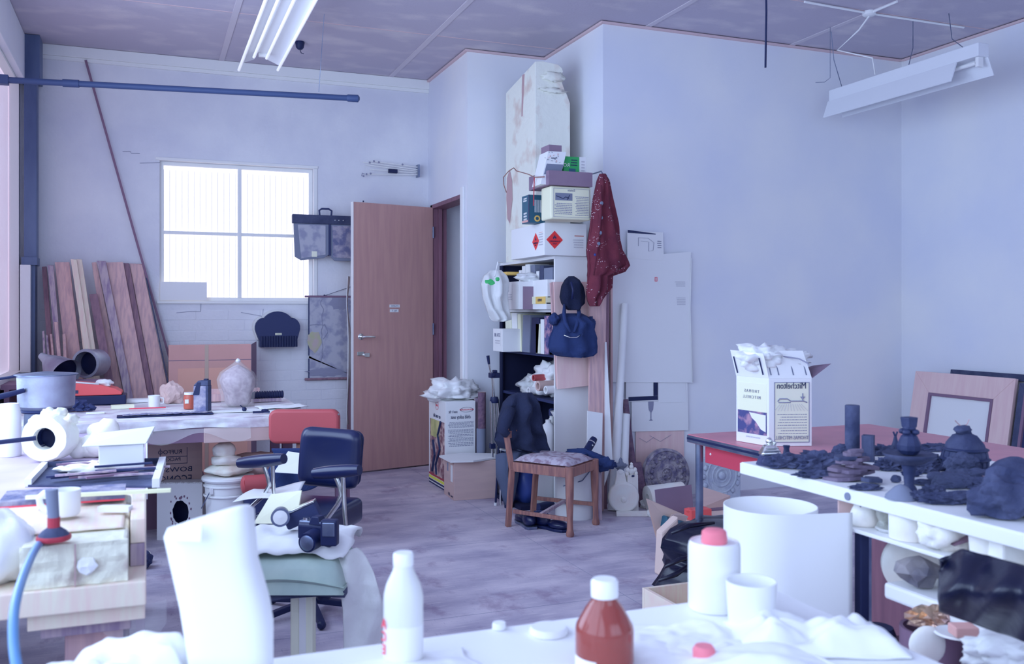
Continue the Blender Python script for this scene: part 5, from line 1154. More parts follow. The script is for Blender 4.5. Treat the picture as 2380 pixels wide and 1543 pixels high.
# dishes: stacked cups/papers between carton & chair
p=Vector((lx(1182,5.95),5.95,0)); h_=vat(1180,1050,5.95).z
t=T('grey_stand','pale cloth-covered stand behind the chair back','stand',(p.x,p.y,0)); 
build('cover',M().lathe([(.03,.02),(.05,.10),(.075,.22),(.085,h_-.02),(0,h_)],20,wob=.3),'trouser',t,smooth=True); build('foot_base',M().lathe([(.03,0),(.03,.03),(0,.03)],12),'black',t)
for i in range(3): O('stacked_dish',['lowest pale dish stacked on the covered stand','middle pale dish stacked on the covered stand','top pale dish stacked on the covered stand'][i],'dish',M().lathe([(.03,0),(.065,.016),(.062,.018),(.02,.004),(0,.004)],20),'white plastic',(p.x-.01*i,p.y,h_+.002+.017*i),group='pale dishes behind the wooden chair',smooth='auto')
# ============================================================ WOODEN CHAIR
# feet on the floor
A_=onz(1190,1225,0); B_=onz(1325,1247,0); C_=onz(1385,1219,0); D_=onz(1247,1203,0)   # back-left near, front-left near, front far, back far
o=(A_+B_+C_+D_)/4; o.z=0; zs=at(1315,1105,(B_-CAM).dot(FW)).z; zst=at(1310,1086,(B_-CAM).dot(FW)).z
t=T('wooden_chair','oak dining chair with patterned seat, jumper hung over its back','chair',o)
L_=lambda v,z:Vector((v.x-o.x,v.y-o.y,z))
ins=lambda v,k=.96:o+(v-o)*k
def taper_leg(b,top,r0,r1,mt='oak'):
    m=M(); d=top-b; m.tube([b,b+d*.03,b+d*.10,b+d*.25,b+d*.6,top],[r0*1.1,r0*1.35,r0*1.0,r0*.95,r1*.95,r1*1.05],4 if 0 else 10); return m
build('leg',taper_leg(L_(B_,0),L_(ins(B_),zst),.019,.026),'oak',t,smooth='auto'); build('leg',taper_leg(L_(C_,0),L_(ins(C_),zst),.019,.026),'oak',t,smooth='auto')
ba=at(1190,1000,(A_-CAM).dot(FW)-.02); zb_top=ba.z
dirb=(A_-B_).normalized()
build('leg',M().bar(L_(A_+dirb*.03,0),L_(A_,zs),.034,.03).bar(L_(A_,zs-.01),L_(A_+dirb*.05,zb_top),.034,.026),'oak',t,bevel=.004)
build('leg',M().bar(L_(D_+dirb*.03,0),L_(D_,zs),.034,.03).bar(L_(D_,zs-.01),L_(D_+dirb*.05,zb_top),.034,.026),'oak',t,bevel=.004)
corners=[L_(ins(A_),0),L_(ins(B_),0),L_(ins(C_),0),L_(ins(D_),0)]
for i in range(4):
    a_,b_=corners[i].copy(),corners[(i+1)%4].copy(); a_.z=b_.z=(zs+zst)/2-.012; build('seat_rail',M().bar(a_,b_,.022,.058),'oak',t,bevel=.002)
for (i,j,z_,nm) in ((0,1,.10,1),(3,2,.13,1)):
    a_,b_=corners[i].copy(),corners[j].copy(); a_.z=b_.z=z_; build('stretcher',M().bar(a_,b_,.018,.024),'oak',t,bevel=.002)
a_=(corners[0]+corners[1])*.5; b_=(corners[3]+corners[2])*.5; a_.z=.105; b_.z=.135; build('stretcher',M().bar(a_,b_,.022,.020),'pine grey',t,bevel=.002)
def seatf(u,v):
    p_=(corners[0]*(1-u)+corners[1]*u)*(1-v)+(corners[3]*(1-u)+corners[2]*u)*v; q=min(1,min(u,1-u)/.16)**.5*min(1,min(v,1-v)/.16)**.5
    return (p_.x,p_.y,zst+.002+.038*q)
build('seat_pad',M().grid(seatf,20,20),'seat fabric',t,smooth=True)
# black crest rail between back posts
a_=L_(A_+dirb*.05,zb_top-.03); b_=L_(D_+dirb*.05,zb_top-.03); build('crest_rail',M().bar(a_,b_,.02,.07),'oak',t,bevel=.004); a_=L_(A_+dirb*.03,zst+.16); b_=L_(D_+dirb*.03,zst+.16); build('back_rail',M().bar(a_,b_,.016,.045),'oak',t,bevel=.003)
# jumper draped over the back
yj=5.25
t2=drape('dark_jumper','dark charcoal jumper slung over the back of the wooden chair','jumper',[(912,1200,1236),(920,1182,1243),(935,1168,1248),(955,1162,1252),(980,1156,1256),(1005,1152,1263),(1022,1148,1267),(1040,1158,1275),(1050,1215,1272),(1058,1222,1262)],5.56,'jumper',.13,5,.02,3,30)
o2=t2.location
build('sleeve',M().tube([ony(1188,950,5.46)-o2,ony(1176,975,5.44)-o2,ony(1168,1000,5.44)-o2,ony(1180,1012,5.43)-o2],[.035,.04,.036,.025],14),'jumper',t2,smooth=True)
t3=drape('grey_trousers','grey-blue trousers hanging below the jumper over the chair back','trousers',[(1010,1180,1238),(1040,1178,1238),(1060,1177,1224),(1085,1178,1200),(1110,1178,1192),(1132,1180,1190)],5.50,'trouser',.02,4,.01,5,22)
drape('blue_shirt','dark blue shirt hanging behind the jumper','shirt',[(1015,1228,1262),(1030,1226,1270),(1045,1225,1276),(1058,1240,1272)],5.60,'blue cloth',.03,4,.01,8,20)
# blue cap and torch at the seat's far corner
p=at(1345,1052,5.75)
t=T('blue_cloth_bundle','blue cloth draped over the far corner of the chair and the pail','cloth',at(1368,1066,6.0),CR)
build('cloth_body',M().blob((-.07,-.0,.03),(.075,.05,.03),.35,2,2,4).blob((.09,-.02,-.035),(.085,.06,.045),.3,2,5,4).tube([(-.14,-.0,.045),(-.03,-.01,.05),(.05,-.01,.01),(.12,-.0,-.02)],[.018,.022,.028,.028],12),'blue cloth',t,smooth=True)
a_=at(1364,1048,6.0); b_=at(1381,1019,6.06)
t=T('black_torch','short black torch with silver ring poking out of the blue cloth','torch',a_); d=b_-a_
build('barrel',M().tube([(0,0,0),d*.62],.026,16),'black',t,smooth='auto'); build('ring',M().tube([d*.62,d*.68],.027,16),'chrome',t,smooth='auto'); build('head',M().tube([d*.68,d],[.027,.022],16),'black',t,smooth='auto')
build('switch',M().blob(d*.5+Vector((0,-.027,0)),.008,.05,1,0,1),'chrome',t)
# white pail under/behind the chair
a_=onz(1338,1211,0); y_=a_.y+.13; 
t=T('white_drum','white drum with wire handle standing at the foot of the bookcase end','pail',(lx(1338,y_),y_,0)); R_=.135; hh=.36
build('drum_body',M().lathe([(R_-.004,0),(R_,.012),(R_,hh-.02),(R_-.006,hh-.02),(R_-.008,.02),(0,.02)],32,cap=False),'white plastic',t,smooth='auto')
build('rim',M().lathe([(R_,hh-.03),(R_+.008,hh-.022),(R_+.008,hh-.004),(R_-.004,hh)],32,cap=False),'white plastic',t,smooth='auto')
build('handle',M().tube([(-R_*.9,-R_*.5,hh-.14),(-.02,-R_*1.05,hh-.10),(.05,-R_*1.0,hh-.03),(.07,-R_*.9,hh-.02)],.0035,8),'steel',t,smooth='auto')
build('seam',M().box(.062,-R_*.92,.01,.067,-R_*.86,hh-.03),'ink soft',t)
build('yellow_label',M().lathe([(R_+.001,.10),(R_+.001,.20)],8,cap=False,a0=-.55,a1=-.15),'yellow',t); build('blue_label',M().lathe([(R_+.001,.05),(R_+.001,.10)],8,cap=False,a0=-.55,a1=-.15),'navy',t)
# shoes
for i,(px,py,rr) in enumerate(((1222,1221,1.9),(1276,1229,-.75))):
    p=onz(px,py,0); t=T('black_shoe',['black lace shoe lying under the chair, left one','black leather shoe under the chair, right one with heel to the camera'][i],'shoe',(p.x,p.y,0),rr+CR,'pair of black shoes under the chair')
    sole=[(-.13,-.03),(-.10,-.04),(0,-.034),(.08,-.045),(.13,-.03),(.145,0),(.13,.032),(.08,.045),(0,.036),(-.10,.04),(-.13,.03)]
    build('sole',M().prism(sole,0,.018,'xy'),'steel' if i==0 else 'black',t,bevel=.003)
    build('upper',M().blob((.07,0,.035),(.075,.042,.032),.08,1,i,3,flat=-.6).blob((-.06,0,.05),(.075,.038,.045),.1,1,i+3,3,flat=-.75),'black vinyl',t,smooth=True)
    build('opening_collar',M().tube([(-.12,0,.09),(-.08,.028,.094),(-.02,.022,.08),(0,0,.07),(-.02,-.022,.08),(-.08,-.028,.094),(-.12,0,.09)],.006,6),'navy',t,smooth=True)
# roll lying on the floor under the chair
a_=onz(1200,1170,0); b_=onz(1300,1148,0)
t=T('floor_roll','grey-white poster roll lying on the floor behind the chair legs','roll',(a_.x,a_.y,.022)); d=Vector((b_.x-a_.x,b_.y-a_.y,0))
build('roll_body',M().tube([(0,0,0),d],.021,16),'cone grey',t,smooth='auto'); build('white_end',M().tube([-d*.01,d*.02],.022,16),'paper',t,smooth='auto')
a_=onz(1250,1188,0); O('dark_roll','dark roll lying beside the poster roll near the drum','roll',M().tube([(0,0,0),(.22,.10,0)],.026,14),'navy',(a_.x,a_.y,.027),smooth='auto')
# ============================================================ PLASTER PIECES AND MEDALLIONS
p=onz(1450,1198,0); t=T('round_plaster_cast','white plaster disc with dished centre standing against the wall','plaster cast',(p.x,p.y,0),CR)
s_=(p-CAM).dot(FW)/F; R_=36*s_; 
pts=[]
for k in range(40):
    q=2*math.pi*k/40-math.pi/2; pts.append((R_*math.cos(q),R_*1.03+R_*1.0*math.sin(q)+.012))
build('disc',M().prism(pts,0,.05),'plaster',t,bevel=.014,seg=3,smooth='auto'); build('centre_boss',M().blob((.0,-.0,R_*1.03),(R_*.2,.012,R_*.2),.05,1,0,3),'plaster',t,smooth=True)
build('neck',M().hexa([(-R_*.62,.01,R_*1.7),(R_*.30,.01,R_*1.75),(R_*.30,.05,R_*1.75),(-R_*.62,.05,R_*1.7)],[(-R_*.42,.02,R_*2.75),(R_*.06,.02,R_*2.75),(R_*.06,.05,R_*2.75),(-R_*.42,.05,R_*2.75)]).blob((-.18*R_,.035,R_*2.7),(R_*.27,.018,R_*.22),.1,1,0,3),'plaster',t,bevel=.006)
build('plinth_fragments',M().hexa([(-R_*.5,-.03,0),(R_*2.7,-.03,0),(R_*2.7,.0,0),(-R_*.5,.0,0)],[(-R_*.5,-.03,.022),(R_*2.7,-.03,.03),(R_*2.7,.0,.035),(-R_*.5,.0,.03)]),'plaster',t,bevel=.003)
p=onz(1473,1150,0); yv=5.45; s_=5.9/F
t=T('finial_cast','white plaster finial with leafy crown on a tapering shaft','plaster cast',(lx(1471,yv),yv,0)); z0_=vat(1471,1150,yv).z; z1_=vat(1471,1104,yv).z; z2_=vat(1471,1080,yv).z
build('shaft',M().hexa([(-.055,0,0),(.045,0,0),(.045,.05,0),(-.055,.05,0)],[(-.036,0,z1_),(.04,0,z1_),(.04,.045,z1_),(-.036,.045,z1_)]),'plaster',t,bevel=.003)
m=M(); 
for (dx_,dz_,r_) in ((0,.052,.014),(-.026,.03,.015),(.026,.03,.015),(-.034,.008,.013),(.034,.008,.013),(0,.02,.02),(0,.072,.008)): m.blob((dx_,.02,z1_+dz_),(r_,.014,r_*1.25),.2,2,1,2)
build('leafy_crown',m,'plaster',t,smooth=True); build('collar_notch',M().blob((0,-.002,z1_-.006),(.012,.004,.008),.1,1,0,2),'ink',t)
yv=5.55; t=T('grey_ornament','small grey metal ornament behind the plaster finial','ornament',(lx(1444,yv),yv,0)); z_=vat(1444,1082,yv).z
build('post',M().box(-.02,0,0,.02,.02,z_-.02),'cone grey',t); build('cross_leaf',M().blob((0,.01,z_),(.045,.012,.022),.4,3,2,3).blob((0,.01,z_),(.018,.012,.05),.3,3,4,3),'cone grey',t,smooth=True)
# medallions
p=onz(1550,1168,0); yv=5.72; t=T('round_medallion','large round grey-brown carved medallion leaning on the wall','medallion',(lx(1549,yv),yv,0),0); zc_=vat(1549,1103,yv).z; R_=vat(1549,1042,yv).z-zc_
O_=t; b_=build('disc',M().lathe([(0,.0),(R_*.16,-.008),(R_*.22,.0),(R_*.24,-.012),(R_*.42,-.012),(R_*.46,0),(R_*.52,-.004),(R_*.86,-.006),(R_*.90,-.016),(R_*.99,-.012),(R_,.03),(0,.03)],48,ax=(0,1,0),cap=False,wob=.01),'medallion',t,smooth='auto',loc=(0,0,zc_)); b_.rotation_euler=(-.1,0,0)
m=M()
for ring,(rr,n_,sz) in enumerate(((.12,6,.05),(.33,12,.055),(.66,20,.085),(.80,26,.04))):
    for k in range(n_):
        q=2*math.pi*k/n_+ring*.2; m.blob((R_*rr*math.cos(q),-.008,R_*rr*math.sin(q)),(R_*sz,.010,R_*sz),.3,2,k,1)
b2=build('carved_relief',m,'medallion',b_,smooth=True); b2['kind']='stuff'
build('prop_block',M().box(-.10,.0,0,.10,.04,max(.02,zc_-R_)),'wood shade',t)
O('wood_offcut','brown wooden offcut leaning between finial and round medallion','offcut',M().hexa([(0,0,0),(.075,0,0),(.075,.02,0),(0,.02,0)],[(-.04,.05,.30),(.04,.05,.30),(.04,.07,.30),(-.04,.07,.30)]),'bark',(lx(1487,5.62),5.62,0))
yv=5.45; t=T('square_relief','square pale plaster relief with round boss, standing under the red table','relief',(lx(1628,yv),yv,0),.0); W_=lx(1722,yv)-lx(1628,yv); zt_=vat(1670,1062,yv).z
build('slab',M().box(0,0,0,W_,.05,zt_),'relief pale',t,bevel=.008)
m=M()
for rr in (.075,.045,.12): m.lathe([(rr-.008,0),(rr,.008),(rr+.008,0)],30,(W_*.52,-.001,zt_*.62),ax=(0,-1,0),cap=False)
m.blob((W_*.52,-.002,zt_*.62),(.03,.014,.03),.1,1,0,2); build('concentric_rings',m,'relief pale',t,smooth=True)['kind']='stuff'
m=M(); 
for k in range(14): q=2*math.pi*k/14; m.blob((W_*.52+.145*math.cos(q),-.001,zt_*.62+.145*math.sin(q)*.95),(.022,.008,.022),.3,2,k,1)
build('leaf_border',m,'relief pale',t,smooth=True)['kind']='stuff'
# fabric roll
p=onz(1520,1196,0); t=T('white_bolt','white roll of soft material lying end-on by the plaster disc','roll',(p.x+.02,p.y+.12,.085),-.5)
build('roll_body',M().tube([(0,0,0),(.24,.10,.02)],[.085,.08],24,caps=False).tube([(0,0,0),(.24,.10,.02)],[.030,.03],16,caps=False).lathe([(.03,0),(.085,.0)],24,ax=(-1,-.4,-.05),cap=False),'plaster',t,smooth='auto'); build('hollow',M().lathe([(.030,0),(0,0)],16,(.03,.012,0),ax=(-1,-.4,0)),'dark interior',t)
for i,(px,py,r) in enumerate(((1500,1178,.045),(1520,1186,.05),(1512,1198,.035))):
    p=onz(px,py,0); O('plaster_fragment',['angular white plaster fragment by the round cast','largest angular white fragment before the white roll','small low white fragment lying at the front'][i],'plaster',M().blob((0,0,r*.55),(r*1.2,r,r*.9),.5,2,i+2,2,flat=-.6),'plaster',(p.x,p.y-.03,0),group='plaster fragments on the floor')
# ============================================================ OPEN CARTON, BLACK SACK, CRATE
p=at(1610,1240,4.9); y_=4.45
x0=lx(1532,y_+.35); x1=lx(1700,y_+.35); zt_=vat(1600,1180,y_+.35).z
t=T('open_floor_carton','open brown carton with raised flaps on the floor before the reliefs','carton',(x0,y_,0)); W_=x1-x0; D_=.38; h_=max(.18,zt_)
h_=vat(1600,1185,y_+.38).z
build('body',M().box(0,0,0,W_,D_,.006).box(0,0,.006,W_,.006,h_*.8).box(0,D_-.006,.006,W_,D_,h_).box(0,.006,.006,.006,D_-.006,h_).box(W_-.006,.006,.006,W_,D_-.006,h_),'carton dark',t)
f0=vat(1560,1135,y_+D_).z
build('flap',M().hexa([(0,D_-.004,h_),(W_*.50,D_-.004,h_),(W_*.50,D_,h_),(0,D_,h_)],[(0,D_+.02,f0-.005),(W_*.50,D_+.02,f0+.008),(W_*.50,D_+.024,f0+.008),(0,D_+.024,f0-.005)]),'carton dark',t)
build('flap',M().hexa([(W_*.56,D_-.004,h_),(W_,D_-.004,h_),(W_,D_,h_),(W_*.56,D_,h_)],[(W_*.60,D_+.03,f0),(W_*1.0,D_-.02,f0-.07),(W_*1.0,D_-.016,f0-.07),(W_*.60,D_+.034,f0)]),'carton brown',t)
p=vat(1622,1205,y_+.22); O('red_paint_box','red plastic box with white specks in the open carton','box',M().box(-.07,-.04,0,.07,.04,.06).blob((-.06,0,.055),(.02,.03,.015),.2,1,0,2),'red pink',(p.x,y_+.22,p.z),bevel=.008)
O('carton_filler','packed paper filling the open carton below the red box','paper',M().box(.012,.012,.008,W_-.012,D_-.012,p.z-.002),'kraft',(x0,y_,0))
# torn kraft paper leaning out of the carton
K=[(1502,1158),(1545,1188),(1600,1200),(1575,1192),(1562,1196),(1548,1215),(1543,1298),(1535,1290),(1528,1195),(1518,1176)]
y2=4.40; q=[ony(a,b,y2+.05*math.sin(i)) for i,(a,b) in enumerate(K)]; o=q[0].copy(); m=M(); n=Vector((0,.003,0))
m.add([v-o for v in q]+[v-o+n for v in q],[tuple(range(10)),tuple(range(19,9,-1))]+[(i,i+10,(i+1)%10+10,(i+1)%10) for i in range(10)])
O('torn_kraft_paper','torn kraft paper flap sticking up at the left of the open carton','paper',m,'kraft',o)
p=ony(1570,1218,4.38); O('dark_tin','dark tin with green label among the torn paper','tin',M().tube([(0,0,0),(.14,.03,-.05)],.032,14),'teal',p-Vector((.07,-.01,-.02)),smooth='auto')
p=ony(1545,1262,4.40); O('kraft_bag','standing kraft paper bag left of the black plastic','bag',M().hexa([(0,0,0),(.10,0,0),(.10,.10,0),(0,.10,0)],[(.0,.02,ony(1545,1225,4.2).z),(.10,.02,.30),(.10,.08,.30),(0,.08,ony(1545,1225,4.2).z)]),'kraft',(lx(1538,4.1),4.08,0),bevel=.01)
# black sack
yb_=3.62
t=drape('black_sack','shiny black plastic rubbish sack slumped beside the wooden crate','sack',[(1205,1640,1690),(1212,1585,1705),(1228,1556,1715),(1250,1538,1720),(1272,1534,1720),(1298,1548,1718),(1312,1543,1715),(1335,1530,1712),(1358,1513,1708),(1378,1560,1700),(1382,1600,1690)],yb_,'black poly',.30,5,.02,6,40)
o=t.location
for pts_ in (((1545,1318),(1580,1300),(1640,1290)),((1530,1350),(1570,1335),(1620,1300)),((1560,1240),(1600,1222),(1660,1215))): build('fold_ridge',M().tube([ony(a,b,yb_-.24)-o for a,b in pts_],[.006,.012,.006],8),'black poly',t,smooth=True)
O('sack_base','dark bundle filling the foot of the black sack','bundle',M().blob((0,0,.18),(.24,.14,.20),.15,1,3,3,flat=-.85),'black poly',(lx(1620,3.9),3.75,0),smooth=True)
# crate
p=onz(1490,1400,0); ycr=2.70; c0=ony(1490,1365,ycr); 
t=T('wooden_crate','pale pine box beside the foreground table, below the black sack','crate',(1.90,2.72,0)); zt_=.215; W_=.34; D_=.61
build('front_board',M().box(0,0,0,W_,.018,zt_),'pine pale',t,bevel=.002); build('back_board',M().box(0,D_,0,W_,D_+.018,zt_),'pine pale',t,bevel=.002)
build('end_board',M().box(0,.019,0,.018,D_-.001,zt_),'pine pale',t,bevel=.002); build('end_board',M().box(W_-.018,.019,0,W_,D_-.001,zt_),'pine pale',t,bevel=.002); build('bottom_board',M().box(.02,.02,.005,W_-.02,D_-.002,.02),'pine pale',t)
# ============================================================ RED TABLE
RZ=.78; rx0,rx1,ry0,ry1=2.35,3.425,2.55,3.72
t=T('red_table','red laminate table with metal edge band and red apron, under the wine carton','table',((rx0+rx1)/2,(ry0+ry1)/2,0)); ox,oy=(rx0+rx1)/2,(ry0+ry1)/2
def tb(m): m.v=[v-Vector((ox,oy,0)) for v in m.v]; return m
build('tabletop',tb(M().box(rx0+.004,ry0+.004,RZ-.038,rx1-.004,ry1-.004,RZ)),'table red top',t)
build('edge_band',tb(M().box(rx0,ry0,RZ-.036,rx0+.004,ry1,RZ-.004).box(rx1-.004,ry0,RZ-.036,rx1,ry1,RZ-.004).box(rx0+.004,ry0,RZ-.036,rx1-.004,ry0+.004,RZ-.004).box(rx0+.004,ry1-.004,RZ-.036,rx1-.004,ry1,RZ-.004)),'steel',t)
build('edge_groove',tb(M().box(rx0-.001,ry0,RZ-.024,rx0,ry1,RZ-.014)),'black',t)
build('apron',tb(M().box(rx0+.05,ry0+.05,RZ-.125,rx0+.065,ry1-.075,RZ-.038)),'table red apron',t,bevel=.002); build('apron',tb(M().box(rx1-.065,ry0+.05,RZ-.125,rx1-.05,ry1-.06,RZ-.038)),'table red apron',t); build('apron',tb(M().box(rx0+.07,ry1-.075,RZ-.125,rx1-.07,ry1-.06,RZ-.038)),'table red apron',t)
for x,y in ((rx0+.035,ry1-.05),(rx1-.05,ry1-.05),(rx0+.035,ry0+.05),(rx1-.05,ry0+.05)):
    build('leg',tb(M().tube([(x,y,.02),(x,y,RZ-.04)],.018,14)),'steel',t,smooth='auto'); build('leg_foot',tb(M().tube([(x,y,0),(x,y,.03)],.020,12)),'black',t)
for y in (ry1-.12,ry1-.5): build('rivet',tb(M().lathe([(.006,0),(.004,.003),(0,.003)],8,(rx0+.05,y,RZ-.08),ax=(-1,0,0))),'paper',t)
# wine carton
cn=onz(1787,1038,RZ); cr_=onz(1887,1037,RZ); cl_=onz(1711,1025,RZ)
rz=math.atan2(cr_.y-cn.y,cr_.x-cn.x); W_=(cr_-cn).length; D_=(cl_-cn).length
sh_=at(1787,880,(cn-CAM).dot(FW)); h_=sh_.z-RZ
t=T('wine_carton','white wine carton with printed labels and open top flaps on the red table','carton',(cn.x,cn.y,RZ+.001),rz)
al=math.atan2(cl_.y-cn.y,cl_.x-cn.x)-rz; dl=Vector((math.cos(al),math.sin(al),0))*D_; w_=Vector((W_,0,0)); up=Vector((0,0,h_))
P0=Vector((0,0,0)); m=M().hexa([P0,w_,w_+dl,dl],[up,w_+up,w_+dl+up,dl+up]); build('body',m,'carton white',t,bevel=.002)
LR=-dl.normalized(); m=M()
# right face label
fh=h_
pn=patch(t,'label_panel',(W_*.53,0,fh*.50),W_*.80,fh*.88,PX,UP,'cream'); 
build('label_frame',M().frame(W_*.12,fh*.055,W_*.94,fh*.945,.003,-.003,-.0015),'ink soft',t)
write(t,'Mitchelton',.038,(W_*.52,-.001,fh*.89),PX,UP,'ink',font_w=.78)
m=M(); Q=lambda x,z:(W_*x,-.003,fh*z)
m.tube([Q(.20,.66),Q(.24,.70),Q(.42,.70),Q(.50,.665),Q(.80,.665),Q(.88,.645)],.0025,5).tube([Q(.22,.645),Q(.50,.645)],.002,5).tube([Q(.78,.665),Q(.78,.78)],.0025,5); m.prism([Q(.72,.73)[::2],Q(.84,.73)[::2],Q(.80,.70)[::2],Q(.76,.70)[::2]],-.004,-.002); build('winery_sketch',m,'ink soft',t)
m=M()
for k in range(11): m.bar(Q(.25+.05*k,.62),Q(.12+.078*k,.52),.0014,.001)
build('vine_rows',m,'ink faint',t)
lines(t,(W_*.53,-.001,fh*.33),W_*.70,fh*.32,8,PX,UP,'ink soft',th=.24); write(t,'THOMAS MITCHELL',.022,(W_*.53,-.001,fh*.125),PX,UP,'ink soft',font_w=.74)
# left face
def lf(u,z): return dl*(1-u)+Vector((0,0,z*fh))
rt=-dl.normalized()
patch(t,'label_panel',lf(.5,.60),D_*.88,fh*.62,rt,UP,'carton cream'); 
write(t,'T H O M A S',.018,lf(.5,.79)+rt.cross(Vector(UP))*.001,rt,UP,'ink soft',font_w=.9); write(t,'M I T C H E L L',.018,lf(.5,.70)+rt.cross(Vector(UP))*.001,rt,UP,'ink soft',font_w=.9)
k=patch(t,'river_photo',lf(.5,.32),D_*.88,fh*.34,rt,UP,'photo blue',th=.002)
_n=rt.cross(Vector(UP))*.0025; k=build('river_photo_bank',M().add([lf(.42,.47)+_n,lf(.92,.45)+_n,lf(.92,.20)+_n,lf(.78,.23)+_n,lf(.62,.34)+_n,lf(.50,.39)+_n],[(0,1,2,3,4,5)]),'paper2',t)
lines(t,lf(.5,.10),D_*.5,fh*.03,1,rt,UP,'ink faint',th=.7)
# flaps standing up, leaning outward/inward
fl_h=h_*.40
build('flap',M().hexa([up,w_+up,w_+up+Vector((0,.003,0)),up+Vector((0,.003,0))],[up+Vector((-.01,.05,fl_h)),w_+up+Vector((-.02,.05,fl_h)),w_+up+Vector((-.02,.053,fl_h)),up+Vector((-.01,.053,fl_h))]),'carton white',t)
for x in (.06,.24,.58,.88): build('flap_slot',M().bar((W_*x,.004,h_+fl_h*.12),(W_*(x-.03),.045,h_+fl_h*.82),.005,.001),'cone grey',t)
nd=rt.cross(Vector(UP)); 
build('flap',M().hexa([dl+up,up,up-nd*.003,dl+up-nd*.003],[dl+up+nd*.035+Vector((0,0,fl_h)),up+nd*.02+Vector((-.01,0,fl_h*.92)),up+nd*.017+Vector((-.01,0,fl_h*.92)),dl+up+nd*.032+Vector((0,0,fl_h))]),'carton white',t)
for u_ in (.10,.88): build('exclamation_slot',M().bar(lf(u_,1.05)+nd*.010,lf(u_-.02,1.30)+nd*.030,.006,.001),'ink',t)
lines(t,lf(.5,1.25)+nd*.032,D_*.5,h_*.12,3,rt,UP,'ink faint',th=.6)
build('flap',M().hexa([w_+up,w_+dl*.9+up,w_+dl*.9+up+Vector((.002,0,0)),w_+up+Vector((.002,0,0))],[w_+up+Vector((.10,.04,.06)),w_+dl*.6+up+Vector((.12,.05,.045)),w_+dl*.6+up+Vector((.12,.052,.043)),w_+up+Vector((.10,.042,.058))]),'carton dark',t)
c_=(w_+dl)*.5+Vector((0,0,h_))
build('packing_sheet',M().blob(c_+Vector((-.05,.02,fl_h*.72)),(.10,.10,.055),.5,2.4,3,4).blob(c_+Vector((.06,.04,fl_h*.70)),(.11,.08,.035),.5,2.4,7,4),'paper',t,smooth=True)
build('paper_fill',M().hexa([up+Vector((.02,.03,0)),w_+up+Vector((-.02,.03,0)),w_+dl+up*1.0+Vector((-.03,-.02,0)),dl+up+Vector((.02,-.02,0))],[up+Vector((.04,.07,fl_h*.7)),w_+up+Vector((-.05,.07,fl_h*.7)),w_+dl+up+Vector((-.04,-.03,fl_h*.7)),dl+up+Vector((.03,-.03,fl_h*.7))]),'paper2',t)
build('twisted_string',M().tube([c_+Vector((.02,-.04,fl_h*.8)),c_+Vector((.08,-.09,fl_h*.72)),c_+Vector((.11,-.12,fl_h*.55))],.003,6),'ink soft',t)
# ============================================================ PICTURE FRAMES ON THE RIGHT
yf0,yf1=5.64,4.62
def frame_thing(name,label,x_b,x_t,y0,y1,h,w,mt,inner=None,ins=.0):
    t=T(name,label,'picture frame',(x_b,y0,0),-math.pi/2); L_=y0-y1; tilt=math.atan2(x_t-x_b,h)
    b=[]
    # rails in local frame: x along the wall, z up
    def r_(nm,m,mt_,**k): o=build(nm,m,mt_,t,**k); o.rotation_euler=(-tilt,0,0); return o
    r_('top_rail',M().hexa([(w,0,h-w),(L_-w,0,h-w),(L_-w,.03,h-w),(w,.03,h-w)],[(0,0,h),(L_,0,h),(L_,.03,h),(0,.03,h)]),mt,bevel=.003)
    r_('bottom_rail',M().hexa([(0,0,0),(L_,0,0),(L_,.03,0),(0,.03,0)],[(w,0,w),(L_-w,0,w),(L_-w,.03,w),(w,.03,w)]),mt,bevel=.003)
    r_('side_rail',M().hexa([(0,0,0),(w,0,w),(w,.03,w),(0,.03,0)],[(0,0,h),(w,0,h-w),(w,.03,h-w),(0,.03,h)]),mt,bevel=.003)
    r_('side_rail',M().hexa([(L_-w,0,w),(L_,0,0),(L_,.03,0),(L_-w,.03,w)],[(L_-w,0,h-w),(L_,0,h),(L_,.03,h),(L_-w,.03,h-w)]),mt,bevel=.003)
    if inner:
        r_('inner_slip',M().frame(w,w,L_-w,h-w,.022,-.004,.02),'wood shade'); r_('inner_panel',M().box(w+.022,.012,w+.022,L_-w-.022,.018,h-w-.022),inner)
    return t
a_=onx(2133,860,5.68); b_=onx(2366,872,5.68)
frame_thing('pine_frame','wide pinkish timber picture frame with pale panel leaning on the right wall',5.50,5.66,a_.y,b_.y,(a_.z+b_.z)/2,.16,'plywood','paper2')
frame_thing('blue_grey_frame','blue-grey frame behind the pine frame, only its top edge showing',5.60,5.725,a_.y-.28,b_.y-.25,a_.z+.03,.05,'slate blue')
frame_thing('dark_narrow_frame','dark blue narrow frame at the right edge behind the pine frame',5.50,5.66,b_.y-.03,b_.y-.60,a_.z-.02,.05,'slate blue','navy')
# ============================================================ WHITE BENCH, RIGHT
WZ=.90; wx=1.66; wy1=2.33
t=T('white_bench','long white bench slab on dark steel legs at the right, crowded with charred pieces','bench',(wx,wy1,0))
build('slab',M().box(0,-3.2,WZ-.036,.72,0,WZ),'white paint',t,loc=(0,0,0),bevel=.003)
build('front_lip',M().box(-.004,-3.2,WZ-.034,.0,0,WZ-.002),'white laminate',t,bevel=.002)
build('plug',M().lathe([(.010,0),(.010,.003),(0,.003)],16,(-.004,-.46,WZ-.018),ax=(-1,0,0)),'cone grey',t)
def yw_(px,x=wx): r=ray(px,0); return r.y*(x/r.x)-wy1
def zw_(px,py,x=wx): r=ray(px,py); return 1.35+r.z*(x/r.x)
yl=yw_(2000,1.70); 
build('leg',M().box(.03,yl-.012,0,.058,yl+.012,WZ-.037),'navy',t,bevel=.003)
build('leg',M().box(.62,yl-.02,0,.66,yl+.02,WZ-.037),'navy',t,bevel=.003)
build('rail',M().box(.0655,yl-.012,.40,.62,yl+.012,.44),'navy',t)
